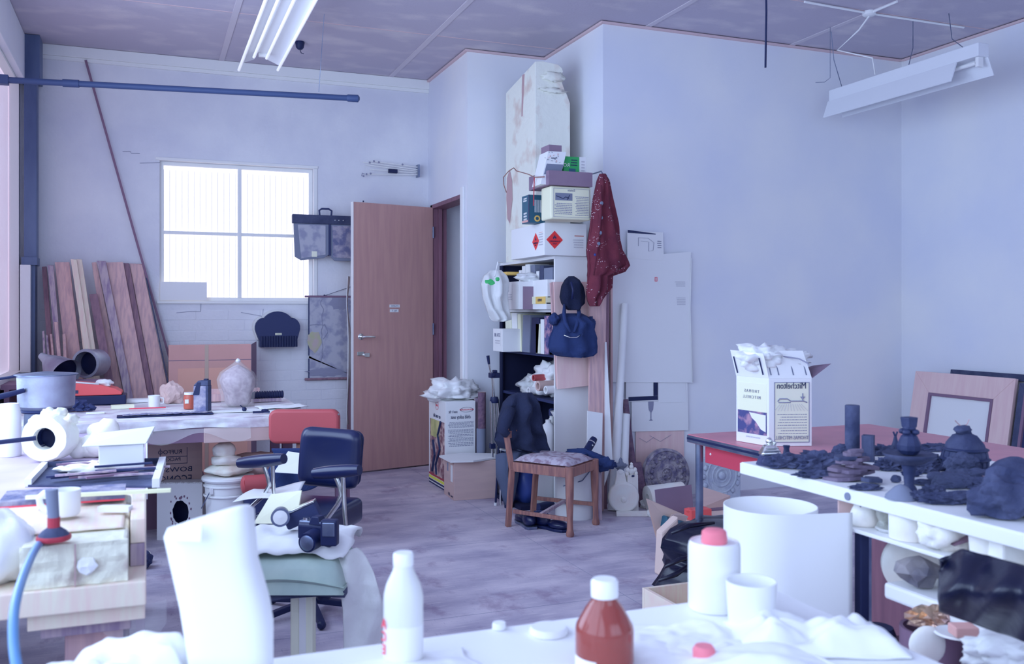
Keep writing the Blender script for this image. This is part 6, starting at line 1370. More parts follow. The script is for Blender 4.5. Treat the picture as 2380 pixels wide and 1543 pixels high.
build('brace',M().bar((.05,yl-.3,.50),(.30,yl-.25,.70),.012),'steel',t)
# shelf below
szl=zw_(1932,1212,wx); ysh=yw_(1932,wx)
build('shelf',M().box(.0,-3.1,szl-.010,.66,ysh,szl),'white paint',t,bevel=.002)
def on(px,py,z=WZ):
    p=onz(px,py,z)
    if p.y>wy1-.06: r=ray(px,0); p=Vector((r.x*((wy1-.06)/r.y),wy1-.06,z))
    if p.x<wx+.03: p.x=wx+.03
    return p
def bt(name,label,cat,px,py,mt,m=None,group=None,rz=0,**k):
    p=on(px,py); return T(name,label,cat,(p.x,p.y,WZ+.001),rz,group)
sc_=lambda px,py,z=WZ:(onz(px,py,z)-CAM).dot(FW)/F
# brush
p=on(1760,1082); s_=sc_(1760,1082); t=T('bench_brush','round dark-bristled brush with a chrome dome at the bench corner','brush',(p.x+.02,p.y,WZ+.001),CR)
build('bristles',M().lathe([(32*s_,0),(26*s_,16*s_),(22*s_,24*s_),(0,24*s_)],30,wob=.06),'bristle',t,smooth='auto')
build('chrome_dome',M().hexa([(-26*s_,-20*s_,22*s_),(26*s_,-22*s_,22*s_),(26*s_,22*s_,22*s_),(-26*s_,20*s_,22*s_)],[(-14*s_,-12*s_,46*s_),(10*s_,-12*s_,48*s_),(12*s_,12*s_,48*s_),(-14*s_,12*s_,46*s_)]),'chrome',t,bevel=.008,seg=3)
for k in range(3): build('dome_ridge',M().bar((-24*s_+4*k*s_,-21*s_,(26+7*k)*s_),(22*s_-4*k*s_,-21*s_,(27+7*k)*s_),.004,.003),'chrome',t)
build('knob',M().blob((-2*s_,0,54*s_),(8*s_,8*s_,9*s_),.05,1,0,2).blob((10*s_,0,50*s_),(5*s_,5*s_,5*s_),.05,1,0,2),'chrome',t,smooth=True)
# funnel-shaped lid
p=on(1828,1066); s_=sc_(1828,1066); t=T('iron_cloche','dark iron cover with a flared stem behind the brush','cover',(p.x,p.y,WZ+.001),CR)
build('dish',M().lathe([(38*s_,0),(38*s_,4*s_),(24*s_,12*s_),(0,14*s_)],30),'iron',t,smooth='auto'); build('stem',M().lathe([(16*s_,12*s_),(8*s_,20*s_),(6*s_,30*s_),(8*s_,38*s_),(0,38*s_)],20),'iron',t,smooth='auto')
def rock(label,px,py,rx,ry,rz_,mt='charcoal',seed=0,fr=2.2,amp=.45,sub=4,group='charred lumps and shards on the white bench',name='charred_lump',cat='lump',sm=False):
    p=on(px,py); s_=sc_(px,py); return O(name,label,cat,M().blob((0,0,rz_*s_*.75),(rx*s_,ry*s_,rz_*s_),amp,fr,seed,sub,flat=-.7),mt,(p.x,p.y+ry*s_*.2,WZ+.001),CR,group,smooth=sm)
rock('long low charred lump behind the iron cover, nearest the brush',1830,1088,46,28,18,seed=1)
rock('large fibrous charred lump left of the purple slate heap',1905,1094,52,34,22,seed=2)
rock('flat charred piece hanging over the bench edge below the fibrous lump',1888,1112,46,16,10,seed=3,fr=3)
rock('small charred lump behind the fibrous one',1895,1062,30,20,12,seed=4)
rock('pointed charred scrap lying before the tall cylinder',1945,1072,26,20,10,seed=5)
# tall cylinder
p=on(1981,1066); s_=sc_(1981,1066); t=T('charred_cylinder','tall dark cylinder with granular surface standing on the bench','cylinder',(p.x,p.y,WZ+.001))
hc=(1066-942)*s_; build('cylinder_body',M().lathe([(16.5*s_,0),(16.5*s_,hc-.002),(15.5*s_,hc),(0,hc)],30,wob=.02),'charcoal',t,smooth='auto')
rock('round-backed dark stone behind the tall cylinder foot',1962,1052,24,16,18,seed=6,amp=.15)
p=on(1975,1062); t=T('open_iron_cup','low broken iron cup at the foot of the tall cylinder','cup',(p.x-.02,p.y-.05,WZ+.001)); s_=sc_(1975,1062); build('cup_wall',M().lathe([(22*s_,0),(24*s_,20*s_),(22*s_,20*s_),(20*s_,2*s_),(0,2*s_)],24,cap=False,wob=.1),'charcoal',t,smooth='auto')
# square tube
p=on(2018,1072); s_=sc_(2018,1072); w=13*s_; hc=60*s_
O('square_tube','upright square grey tube next to the tall cylinder','tube',M().box(-w,-w,0,-w+.004,w,hc).box(w-.004,-w,0,w,w,hc).box(-w+.004,-w,0,w-.004,-w+.004,hc).box(-w+.004,w-.004,0,w-.004,w,hc),'slate blue',(p.x,p.y,WZ+.001),CR-.5,bevel=.001)
# slate heap: individual slabs
random.seed(11)
sl=[(1975,1115,78,26,0),(1992,1122,80,24,9),(1985,1108,62,24,18),(2015,1112,56,22,26),(1990,1098,50,20,34),(1965,1104,46,18,20),(2010,1100,42,18,42),(1978,1090,40,16,46),(1995,1088,34,14,54),(2000,1084,28,12,61),(1935,1112,34,14,4),(2040,1128,40,14,4)]
lab=['widest purple-brown slab at the bottom left of the slate heap','long purple slab lying second from the bottom of the heap','broad slab on the lower left of the slate heap','thick slab on the right flank of the slate heap','middle slab near the heap centre','narrow slab on the left flank of the heap','slab just right of the heap top','slab just under the heap top on the left','second highest slab of the slate heap','smallest slab crowning the slate heap','low outlying slab left of the slate heap','low outlying slab at the right foot of the heap']
for i,(px,py,rx,ry,dz_) in enumerate(sl):
    p=on(px,1118 if i<10 else py); s_=sc_(px,1118); n=11; pts=[]
    for k in range(n):
        q=2*math.pi*k/n; rr=random.uniform(.72,1.08); pts.append((rx*s_*.72*rr*math.cos(q),ry*s_*1.5*rr*math.sin(q)))
    O('slate_slab',lab[i],'slate',M().prism(pts,0,9*s_,'xy'),'slate purple' if i not in (7,11) else 'slate blue',(p.x,p.y+.02,WZ+.002+dz_*s_),0,'slate heap on the white bench',rot=(random.uniform(-.10,.10),random.uniform(-.10,.10),CR+random.uniform(-.3,.3)),bevel=.002)
# finial on a dish
p=on(2113,1140); s_=sc_(2113,1140); t=T('iron_finial','dark cast finial with square cap and ribbed bulb on a wide dish and stem','finial',(p.x,p.y,WZ+.001))
k=s_
build('stem',M().lathe([(18*k,0),(16*k,6*k),(11*k,14*k),(13*k,40*k),(18*k,62*k),(0,62*k)],20),'iron',t,smooth='auto')
build('dish',M().lathe([(0,58*k),(30*k,62*k),(58*k,80*k),(60*k,86*k),(50*k,84*k),(0,80*k)],36,wob=.04),'charcoal',t,smooth='auto')
build('bulb',M().lathe([(18*k,84*k),(26*k,94*k),(27*k,106*k),(18*k,126*k),(10*k,134*k),(0,134*k)],10),'iron',t)
for q in range(4): a=q*math.pi/2+.4; build('leaf_boss',M().blob((15*k*math.cos(a),15*k*math.sin(a),136*k),(9*k,9*k,7*k),.1,1,q,2),'iron',t,smooth=True)
build('neck_ring',M().lathe([(13*k,140*k),(15*k,144*k),(13*k,148*k)],20,cap=False),'iron',t,smooth='auto')
build('square_cap',M().hexa([(-12*k,-12*k,146*k),(12*k,-12*k,146*k),(12*k,12*k,146*k),(-12*k,12*k,146*k)],[(-14*k,-14*k,170*k),(14*k,-14*k,170*k),(14*k,14*k,170*k),(-14*k,14*k,170*k)]),'iron',t,bevel=.002)
# little figure with forked top
p=on(2081,1058); s_=sc_(2081,1058); t=T('forked_cone','small dark cone with forked tip beside the iron finial','cone',(p.x,p.y,WZ+.001)); build('cone_body',M().lathe([(13*s_,0),(11*s_,14*s_),(5*s_,34*s_),(3*s_,44*s_),(0,44*s_)],16),'iron',t,smooth='auto'); build('fork',M().bar((0,0,42*s_),(6*s_,0,54*s_),.004).bar((0,0,42*s_),(-6*s_,0,54*s_),.004),'iron',t)
rock('branching dark scrap between the square tube and forked cone',2050,1040,30,12,12,seed=8,fr=3,amp=.7)
rock('dark shard row behind the finial dish, right side',2175,1042,44,12,10,seed=9,fr=3)
rock('scattered dark debris under the finial dish, left',2068,1094,30,20,16,seed=10,fr=3,amp=.6)
rock('pale-edged dark lump under the dish at the right',2150,1100,34,18,16,seed=12,amp=.5)
rock('brownish rounded lump right of the finial dish',2170,1090,28,18,18,'slate blue',13)
rock('rounded grey-brown mound behind the shards at right',2240,1108,40,22,30,'slate blue',14,amp=.3)
# carved relic dome
p=on(2242,1094); s_=sc_(2242,1094); t=T('banded_dome','dark carved dome with banded ribs and a knob of twigs','dome',(p.x,p.y,WZ+.001)); k=s_
build('dome_body',M().lathe([(48*k,0),(50*k,16*k),(48*k,40*k),(40*k,64*k),(26*k,82*k),(0,92*k)],40,wob=.06),'charcoal',t,smooth='auto')
for z_,r_ in ((4,51),(24,52),(46,48)): build('band',M().lathe([(r_*k-.004,z_*k),(r_*k+.003,(z_+3)*k),(r_*k+.003,(z_+6)*k),(r_*k-.004,(z_+8)*k)],40,cap=False,wob=.05),'iron',t,smooth='auto')
for q in range(16): a=q*math.pi/8; build('rib',M().tube([(49*k*math.cos(a),49*k*math.sin(a),6*k),(50*k*math.cos(a),50*k*math.sin(a),24*k),(46*k*math.cos(a),46*k*math.sin(a),46*k)],.003,5),'iron',t)
build('top_knob',M().blob((-6*k,0,94*k),(22*k,16*k,12*k),.3,2,3,3),'charcoal',t,smooth=True)
for a,b in (((-30,118)),((14,118))): build('twig',M().tube([(-6*k,0,100*k),(a*k*.6,0,108*k),(a*k,0,b*k)],.0015,5),'stain',t)
# half dome
p=on(2345,1120); s_=sc_(2345,1120); O('smooth_dome','smooth dark half dome behind the big rock at right','dome',M().blob((0,0,0),(62*s_,50*s_,56*s_),.05,1,1,4,flat=0),'charcoal',(p.x+.02,p.y,WZ+.001),CR,smooth=True)
# cone
p=on(2088,1160); s_=sc_(2088,1160); O('grey_cone','low smooth grey-blue cone at the bench front','cone',M().lathe([(36*s_,0),(34*s_,8*s_),(14*s_,28*s_),(4*s_,33*s_),(0,33*s_)],30),'cone grey',(p.x,p.y,WZ+.001),smooth='auto')
rock('dark layered shard right of the grey cone',2138,1164,26,14,12,seed=20,fr=3)
rock('low smooth lens-shaped stone behind the cone',2180,1118,24,14,12,'slate blue',21,amp=.1)
rock('long dark shard on the bench centre right',2210,1172,64,20,16,seed=22,fr=2.6)
rock('triangular blue-grey slab leaning up at centre right',2215,1136,44,22,22,'slate blue',23,amp=.25)
rock('dark broken shard between slab and lens stone',2170,1150,28,16,12,seed=24,fr=3)
rock('pointed shard right of the triangular slab',2275,1136,34,16,14,seed=25,fr=2.5,sm=False)
rock('long grey shard behind the big rock',2262,1118,40,16,16,'slate blue',26,amp=.35)
rock('small scrap of pale-veined stone at the bench front',2010,1140,34,12,8,seed=27,fr=3)
rock('tiny dark chip left of the finial stem',2084,1122,12,8,10,seed=28,amp=.2,sub=3)
rock('very large rough grey rock overhanging the right end of the bench',2356,1205,82,60,66,'charcoal',30,1.4,.38,4,name='big_rock')
rock('purple tapering shard between the big rock and the dome',2315,1122,30,14,10,'slate purple',31)
for i,(px,py,w_) in enumerate(((2150,1128,30),(2232,1100,26),(2190,1094,22),(2120,1108,20),(2248,1158,20),(1930,1084,20))):
    rock(['thin white-flecked chip right of the finial stem','dark chip beneath the banded dome','dark chip left of the banded dome','dark chip behind the finial stem','brownish chip before the big rock','dark chip behind the slate heap'][i],px,py,w_,10,8,['charcoal','iron','charcoal','iron','slate purple','charcoal'][i],40+i,3,.5,3)
# ---------------------------------------------------------- under the bench
SZ=szl+.001
def os_(px,py):
    x=wx+.055; r=ray(px,0); return Vector((x,r.y*(x/r.x),SZ))
def us(name,label,cat,px,py,mk,mt,rz=CR,zz=None,**k):
    p=os_(px,py); s_=(p-CAM).dot(FW)/F; return O(name,label,cat,mk(s_),mt,(p.x,p.y,SZ if zz is None else zz),rz,**k)
us('pink_card','pinkish board standing at the far end of the under-bench shelf','board',1972,1218,lambda s:M().hexa([(-22*s,0,0),(30*s,0,0),(30*s,.01,0),(-22*s,.01,0)],[(-22*s,0,62*s),(34*s,0,62*s),(34*s,.01,62*s),(-22*s,.01,62*s)]),'plywood')
us('plaster_dome','white plaster half dome on the under-bench shelf','plaster',2012,1236,lambda s:M().blob((0,.0,0),(36*s,30*s,64*s),.06,1,2,4,flat=0),'plaster',smooth=True)
t=T('glass_jar','small clear glass jar beside the plaster dome under the bench','jar',os_(2054,1246)); s_=(t.location-CAM).dot(FW)/F; build('glass',M().lathe([(16*s_,0),(18*s_,6*s_),(12*s_,22*s_),(17*s_,34*s_),(19*s_,56*s_),(16*s_,56*s_),(9*s_,24*s_),(0,8*s_)],24,cap=False),'jar glass',t,smooth='auto')
us('plaster_ring','round white plaster mould second along the under-bench shelf','plaster mould',2115,1276,lambda s:M().lathe([(46*s,0),(47*s,60*s),(40*s,72*s),(30*s,72*s),(0,66*s)],32,wob=.05),'plaster',smooth='auto')
us('small_white_dish','thin white dish lying before the glass jar','dish',2065,1262,lambda s:M().lathe([(20*s,0),(30*s,8*s),(27*s,9*s),(0,3*s)],24),'white plastic',smooth='auto')
us('plaster_block','irregular white plaster block with dark hollow under the bench','plaster',2205,1312,lambda s:M().blob((0,0,36*s),(60*s,40*s,46*s),.35,1.6,6,4,flat=-.8),'plaster',smooth=True)
us('gap_shade','dark wedge standing in for the shaded gap in the plaster block','wedge',2232,1300,lambda s:M().hexa([(-24*s,-.02,20*s),(22*s,-.02,34*s),(22*s,.0,34*s),(-24*s,.0,20*s)],[(-10*s,-.02,30*s),(26*s,-.02,50*s),(26*s,.0,50*s),(-10*s,.0,30*s)]),'bark',zz=SZ)  # shade of the gap in the block, put in as a dark wedge
us('plaster_cup','tall white plaster cup under the bench','plaster',2286,1322,lambda s:M().lathe([(28*s,0),(34*s,70*s),(32*s,84*s),(0,80*s)],26,wob=.06),'plaster',smooth='auto')
us('white_block','pale rectangular plaster block at the right end under the bench','plaster',2352,1345,lambda s:M().box(-34*s,-.02,0,44*s,.08,66*s),'plaster',bevel=.006)
# lower pile on the floor/lower shelf
LZ=.52
build('shelf',M().box(.05,-3.1,LZ-.02,.66,yl-.03,LZ),'wood shade',bpy.data.objects['white_bench'])
def ol(px,py): return onz(px,py,LZ)
def ls(name,label,cat,px,py,mk,mt,Z,**k):
    p=at(px,py,Z); return O(name,label,cat,mk(Z/F),mt,p,CR,**k)
t=T('plaster_disc','large round white plaster disc standing on its edge under the bench','plaster disc',at(2120,1308,2.32),CR-.25); s_=2.32/F
build('disc',M().lathe([(68*s_,0),(70*s_,.01),(70*s_,.035),(0,.035)],44,(0,0,0),ax=(0,-1,0)),'plaster',t,smooth='auto')
ls('silver_rock','angular silvery rock resting before the plaster disc','rock',2136,1328,lambda s:M().blob((0,0,0),(54*s,30*s,36*s),.45,1.5,5,2),'rock silver',2.2)
ya_=ray(2053,0).y*((wx+.01)/ray(2053,0).x); zz1=zw_(2053,1352,wx+.01); zz0=zw_(2053,1390,wx+.01)
O('rock_ledge','pale slab shelf carrying the silvery rock','slab',M().box(0,-.45,zz0-zz1,.40,0,0),'white paint',(wx+.01,ya_,zz1),bevel=.008)
t=bpy.data.objects['rock_ledge']; build('screw_cap',M().lathe([(.006,0),(.005,.003),(0,.003)],12,(-.001,-.16,-.02),ax=(-1,0,0)),'cone grey',t)
def bp_(u,v):
    pt_=1302-26*min(1,u*4)+(48*(u-.25)/.75 if u>.25 else 0); py=pt_+(1417+78*u-pt_)*v; px=2186+215*u-3*v
    Z=1.80-.20*u+.025*math.sin(v*6+u*3)+.012*math.sin(u*14+v*5)-.04*math.sin(v*3.1); return tuple(at(px,py,Z))
o=O('black_plastic_sheet','thick black plastic sheet hanging over the under-bench shelf at the right','plastic sheet',M().grid(bp_,34,26),'black poly',(0,0,0),thick=.008,smooth=True)
ls('gold_foil','crumpled gold-brown foil under the black plastic sheet','foil',2180,1436,lambda s:M().blob((0,0,0),(62*s,34*s,28*s),.5,2,4,3),'gold foil',2.10)
ls('pale_bar','small pale pink bar lying on the foil','bar',2240,1464,lambda s:M().box(-28*s,-.02,-12*s,26*s,.02,12*s),'carton pink',1.95,bevel=.003)
ls('white_oval','oval white plaster dish among the things below the shelf','plaster',2156,1500,lambda s:M().blob((0,0,0),(42*s,20*s,46*s),.05,1,3,3),'plaster',2.0,smooth=True)
ls('white_saucer','wide white saucer under the foil','saucer',2225,1484,lambda s:M().lathe([(10*s,0),(52*s,12*s),(48*s,16*s),(0,6*s)],30),'white plastic',1.98,smooth='auto')
ls('stone_ball','round white stone with a pink vein at the bottom','stone',2078,1540,lambda s:M().blob((0,0,0),(52*s,40*s,44*s),.05,1,4,4),'plaster',1.86,smooth=True)
ls('dark_round','dark blue round drum low behind the bench leg','drum',2040,1500,lambda s:M().lathe([(38*s,-60*s),(40*s,-54*s),(40*s,30*s),(34*s,44*s),(0,46*s)],30),'navy',2.35,smooth='auto')
ls('barrel','brown staved barrel below the foil','barrel',2170,1520,lambda s:M().lathe([(66*s,-70*s),(74*s,0),(74*s,62*s),(66*s,62*s),(62*s,0),(0,-60*s)],36,cap=False),'wood shade',2.22,smooth='auto')
ls('white_rag','white rag bundled at the bottom right corner','rag',2335,1512,lambda s:M().blob((0,0,0),(90*s,50*s,42*s),.5,2,8,4),'cloth white',1.75,smooth=True)
# red-brown panel behind the leg
O('red_brown_panel','red-brown board standing behind the bench leg','board',M().box(0,0,0,.02,1.24,.78),'door frame',(2.335,1.28,0))
# ============================================================ ROLLED LAMINATE SHEET
cc=at(1790,1130,2.42); R_=.118
pts=[]
c2=Vector((cc.x,cc.y,0))
zt_=.845
n=44; vs=[]; 
prof2=[]
for k in range(n+1):
    q=math.radians(-85)+ (math.radians(342))*k/n; prof2.append((c2.x+R_*math.cos(q),c2.y+R_*math.sin(q)))
# tangent run toward the bench leg
end=onz(1985,1543,0); e_=Vector((1.652,1.85,0))
lx_,ly_=prof2[-1]
for k in range(1,13): f=k/12; prof2.append((lx_+(e_.x-lx_)*f,ly_+(e_.y-ly_)*f+0))
m=M(); k_=len(prof2); m.add([(x,y,0) for x,y in prof2]+[(x,y,zt_) for x,y in prof2],[(i,i+1,i+1+k_,i+k_) for i in range(k_-1)])
O('laminate_roll','big white sheet rolled into a cylinder standing before the white bench','rolled sheet',m,'white laminate',(0,0,0),thick=.003,smooth=True)
# ============================================================ LEFT WORKTABLE
TZ=.80; TB=TZ+.088
t=T('long_worktable','pale violet worktable along the left windows holding plaster casts','table',(XL+.45,3.9,0))
def tb2(m,o=t.location): m.v=[v-Vector((o.x,o.y,0)) for v in m.v]; return m
build('tabletop',tb2(M().box(XL+.01,3.06,TZ-.03,-.002,4.62,TZ)),'violet board',t,bevel=.002)
build('end_panel',tb2(M().box(-.03,3.07,.10,-.004,3.6,TZ-.031)),'violet board',t)
for x in (XL+.06,-.10):
    for y in (3.12,4.52): build('leg',tb2(M().box(x,y,0,x+.05,y+.05,TZ-.031)),'pine grey',t)
build('white_edge',tb2(M().box(-.002,3.08,TZ-.03,.004,4.62,TZ+.0)),'white paint',t)
def ot(px,py,z=TZ): return onz(px,py,z)
# white carton at far end
a=ot(356,1073); 
t=T('white_flat_box','white box with lid at the right end of the worktable, tools on it','box',(-.150,3.42,TZ+.001)); h=.095
build('body',M().box(0,0,0,.142,.26,h),'carton white',t,bevel=.003); build('lid',M().hexa([(-.05,-.02,h+.003),(.15,-.006,h+.001),(.17,.22,h+.001),(-.03,.2,h+.003)],[(-.05,-.02,h+.007),(.15,-.006,h+.005),(.18,.22,h+.035),(-.03,.2,h+.02)]),'white laminate',t,bevel=.003); build('side_shade',M().box(.1421,.0,0,.1435,.26,h-.01),'paper2',t)
t=T('black_clamp','small black and chrome clamp lying before the white box','clamp',tuple(ot(286,1058)),CR)
build('jaw',M().box(-.045,-.008,0,.045,.012,.012).box(.02,-.01,.0,.04,.012,.028),'black',t,bevel=.002); build('screw',M().tube([(-.04,0,.02),(.03,0,.02)],.005,8),'chrome',t); build('knob_end',M().blob((.04,-.01,.005),.008,.05,1,0,2),'chrome',t)
# ring cast
c=at(112,1020,3.40); s_=3.40/F; t=T('plaster_ring_cast','thick white plaster ring with a dark round hole, standing on edge','plaster cast',(c.x,c.y,TZ+.001),CR)
R_=57*s_; r_=26*s_; zc_=R_*.96; n=40
m=M(); 
def jag(q): return 1+.07*noise.noise(Vector((math.cos(q)*2.4,math.sin(q)*2.4,3)))
vs=[];fs=[]
for k in range(n):
    q=2*math.pi*k/n
    for rr,y in ((r_,-.03),(R_*jag(q)*.92,-.035),(R_*jag(q),-.01),(R_*jag(q),.05),(r_,.05)): vs.append((rr*math.cos(q),y,zc_+rr*math.sin(q)*.98))
for k in range(n):
    for j in range(5): fs.append((k*5+j,k*5+(j+1)%5,((k+1)%n)*5+(j+1)%5,((k+1)%n)*5+j))
m.add(vs,fs); build('ring_body',m,'plaster dirty',t,smooth='auto')
build('hole_shade',M().tube([(0,.0,zc_),(0,.12,zc_)],r_*.99,24,caps=False).lathe([(r_*.99,0),(0,0)],24,(0,.03,zc_),ax=(0,1,0)),'black',t)  # black tube and disc paint the shade inside the hole
for k in range(5): q=math.pi*(.25+.17*k); build('mould_lobe',M().blob((R_*.95*math.cos(q),.045,zc_+R_*.93*math.sin(q)),(.024,.04,.024),.3,2,k,3),'plaster dirty',t,smooth=True)
# lump cast
c=ot(222,1066); t=T('lobed_plaster_cast','lobed white plaster lump beside the ring cast','plaster cast',(c.x,c.y+.03,TZ+.001),CR); s_=3.5/F
for i,(dx_,dz_,r_) in enumerate(((-40,22,26),(-8,26,30),(14,34,34),(24,62,28),(34,20,26),(0,58,22))): build('lobe',M().blob((dx_*s_,.01*(i%2),dz_*s_),(r_*s_,r_*s_,r_*s_),.15,1.6,i,3,flat=-.9),'plaster',t,smooth=True)
# steel pan and base
c=at(108,960,4.25); s_=4.25/F; t=T('steel_pan','large stained steel pan on a metal base at the left window','pan',(c.x,c.y,TZ+.001)); z0=c.z-TZ-.0; zt_=1.35+(725-872)/F*4.25-TZ
build('base_drum',M().lathe([(48*s_,0),(46*s_,z0+.02),(0,z0+.02)],30),'steel',t,smooth='auto')
build('pan_body',M().lathe([(52*s_,z0+.02),(60*s_,z0+.035),(62*s_,zt_-.01),(64*s_,zt_),(58*s_,zt_),(56*s_,z0+.05),(0,z0+.045)],36,cap=False),'galv',t,smooth='auto')
build('rim_plate',M().lathe([(52*s_,z0+.005),(60*s_,z0+.012),(52*s_,z0+.02)],36,cap=False),'navy',t)
build('pan_handle',M().tube([(-40*s_,-50*s_,zt_-.06),(-80*s_,-60*s_,zt_-.08),(-130*s_,-70*s_,zt_-.10)],[.010,.013,.013],10),'black',t,smooth='auto')
build('lid_edge',M().lathe([(0,zt_+.012),(50*s_,zt_+.008),(68*s_,zt_+.001),(68*s_,zt_+.005),(0,zt_+.018)],36),'steel',t,smooth='auto')
build('lid_handle_rod',M().tube([(-60*s_,-20*s_,zt_+.0),(-130*s_,-30*s_,zt_-.02)],.006,8),'black',t)
O('iron_rod','dark iron rod lying across toward the ring cast','rod',M().tube([(0,0,0),(-.18,-.02,-.012)],.008,10),'black',at(84,1018,3.25))
# jars at the extreme left
for i,(px,py,r,h) in enumerate(((22,1060,.040,.20),(8,975,.03,.12),(60,1008,.03,.05))):
    c=ot(px,py if i==0 else 1062); O('clear_jar',['tall clear plastic jar at the left edge before the pan','short clear jar behind the tall one','low glass dish with dark bits by the pan'][i],'jar',M().lathe([(r,0),(r*1.05,.01),(r,h*.8),(r*.8,h),(0,h)],20),'plastic sheet' if i else 'paper2',(c.x,c.y+(.0,.25,.15)[i],TZ+.001),smooth='auto')
# framed tray with dark strips
a=ot(65,1132,TZ); b=ot(362,1134,TZ); c=ot(378,1080,TZ); d=ot(104,1090,TZ)
t=T('strip_tray','shallow white-edged tray filled with dark wood strips','tray',(a.x,a.y,TZ+.001)); L_=lambda v,z=0:Vector((v.x-a.x,v.y-a.y,z))
build('tray_floor',M().hexa([L_(a),L_(b),L_(c),L_(d)],[L_(a,.006),L_(b,.006),L_(c,.006),L_(d,.006)]),'slate blue',t)
build('tray_edge',M().bar(L_(a,.012),L_(d,.012),.02,.024),'white paint',t); build('tray_edge',M().bar(L_(b,.014),L_(c,.014),.022,.028),'white paint',t); build('tray_edge',M().bar(L_(d,.012),L_(c,.012),.008,.024),'slate blue',t)
random.seed(5)
for i in range(14):
    u0=.38+.4*random.random(); v0=.1+.8*random.random(); p0=L_(a)*(1-u0)*(1-v0)+L_(b)*u0*(1-v0)+L_(c)*u0*v0+L_(d)*(1-u0)*v0; dd=Vector((.07+.06*random.random(),random.uniform(-.01,.03),0)); p0.z=.012+.002*i
    build('wood_strip',M().bar(p0-dd,p0+dd,.012,.006),['wood shade','navy','pine grey'][i%3],t)
build('wax_pieces',M().blob(L_(a)*.35+L_(c)*.25+L_(d)*.3+Vector((.07,.02,.02)),(.10,.06,.018),.5,3,3,3),'plaster',t,smooth=True)
# yellow-white rule
O('wooden_rule','long pale yellow strip laid across the table behind the mug','ruler',M().bar((0,0,0),onz(397,1139,TB+.034)-onz(60,1156,TB+.034),.014,.008),'ruler yellow',onz(60,1156,TB+.034))
# rule rests on dark glass slabs
for i,(x0,x1,y0,y1) in enumerate(((0,120,1188,1160),(180,292,1180,1155))):
    a=onz(x0,y0,TB); b=onz(x1,y1,TB); t=T('print_stack',['stack of dark-printed sheets left of the mug','stack of dark-printed sheets right of the mug'][i],'print stack',(a.x,2.40,TB+.012),0)
    W_=b.x-a.x
    build('sheets',M().box(0,0,0,W_,.15,.014),'tray bits',t); build('red_edge',M().box(-.001,-.002,0,W_,0,.004),'ink red',t)
# mug
c=onz(148,1203,TB+.012); Zm=(c-CAM).dot(FW); s_=Zm/F; t=T('white_mug','large white mug with round handle on the block table','mug',(c.x,c.y+.03,TB+.012),CR)
R_=34*s_; h=60*s_
build('cup',M().lathe([(R_*.88,0),(R_,.006),(R_*1.02,h),(R_*.94,h),(R_*.90,.012),(0,.010)],34,cap=False),'white plastic',t,smooth='auto')
build('handle',M().tube([(-R_*.95,0,h*.82),(-R_*1.4,0,h*.86),(-R_*1.78,0,h*.66),(-R_*1.7,0,h*.38),(-R_*1.2,0,h*.12),(-R_*.95,0,h*.16)],.0075,10),'white plastic',t,smooth=True)
# ============================================================ BLOCK TABLE (front left)
t=T('carving_stand','pale timber carving table with thick board top and post foot, front left','table',(-.45,2.5,0)); o=t.location.copy()
def tb3(m): m.v=[v-Vector((o.x,o.y,0)) for v in m.v]; return m
build('top_board',tb3(M().box(XL+.01,2.035,TZ-.05,.0,3.04,TZ)),'pine pale',t,bevel=.003)
build('under_board',tb3(M().box(-.22,2.06,TZ-.085,-.002,2.9,TZ-.051)),'pine pale',t,bevel=.002); build('under_board',tb3(M().box(-.20,2.10,TZ-.115,-.03,2.8,TZ-.086)),'pine grey',t,bevel=.002)
build('post',tb3(M().box(-.16,2.16,0,-.05,2.32,TZ-.116)),'pine',t,bevel=.003); build('post',tb3(M().box(-.80,2.6,0,-.70,2.72,TZ-.051)),'pine grey',t)
build('plywood_base',tb3(M().box(XL+.02,2.2,.16,-.16,2.75,.185)),'navy',t)
build('plastic_scrap',M().grid(lambda u,v:(.45-.10+.14*u+.0,-.40+.02*math.sin(u*6),TZ-.06-.10*v*(.4+.6*math.sin(u*3.0))),10,8),'plastic sheet',t,smooth=True)
# stone slab
a=onz(40,1372,TZ); fx0=onz(45,1375,TZ).x; 
TBX=TZ+.087
t=T('pale_stone_block','rough pale stone block lying on the carving table','stone block',(fx0,2.05,TZ+.001)); W_=-.035-fx0; Dp=.50; hb=.085
m=M().grid(lambda u,v:(W_*u,-.0+.006*noise.noise(Vector((u*9,v*4,1))),hb*v),26,8); 
build('block_body',M().box(0,.004,0,W_,Dp,hb),'stone block',t,bevel=.008,seg=2); build('rough_face',m,'stone block',t,thick=.004)
build('joint_crack',M().box(W_*.50,-.010,.0,W_*.512,-.006,hb),'stain',t)
build('chip',M().blob((W_*.62,-.006,hb*.45),(.018,.006,.018),.4,2,3,2),'paper',t)
O('white_end_block','pink-white timber offcut standing at the block table corner','offcut',M().box(0,0,0,.030,.30,.052),'pine pale',(-.032,2.16,TZ+.05),bevel=.002)
O('corner_support','small grey block under the pink-white offcut','block',M().box(0,0,0,.028,.3,.048),'pine grey',(-.032,2.16,TZ+.001))
t=T('block_top_layer','added pinkish-white layer paling the top of the stone block','sheet',(fx0,2.14,TB)); build('layer_body',M().grid(lambda u,v:((-.045-fx0)*u,.40*v,.003+.001*noise.noise(Vector((u*5,v*5,2)))),24,18),'pine pale',t,smooth=True,thick=.002)  # thin layer added only to give the block a paler top
O('white_offcut','small white rectangular offcut right of the mug','offcut',M().box(-.035,-.012,0,.035,.012,.012),'paper',onz(268,1188,TB+.01),CR)
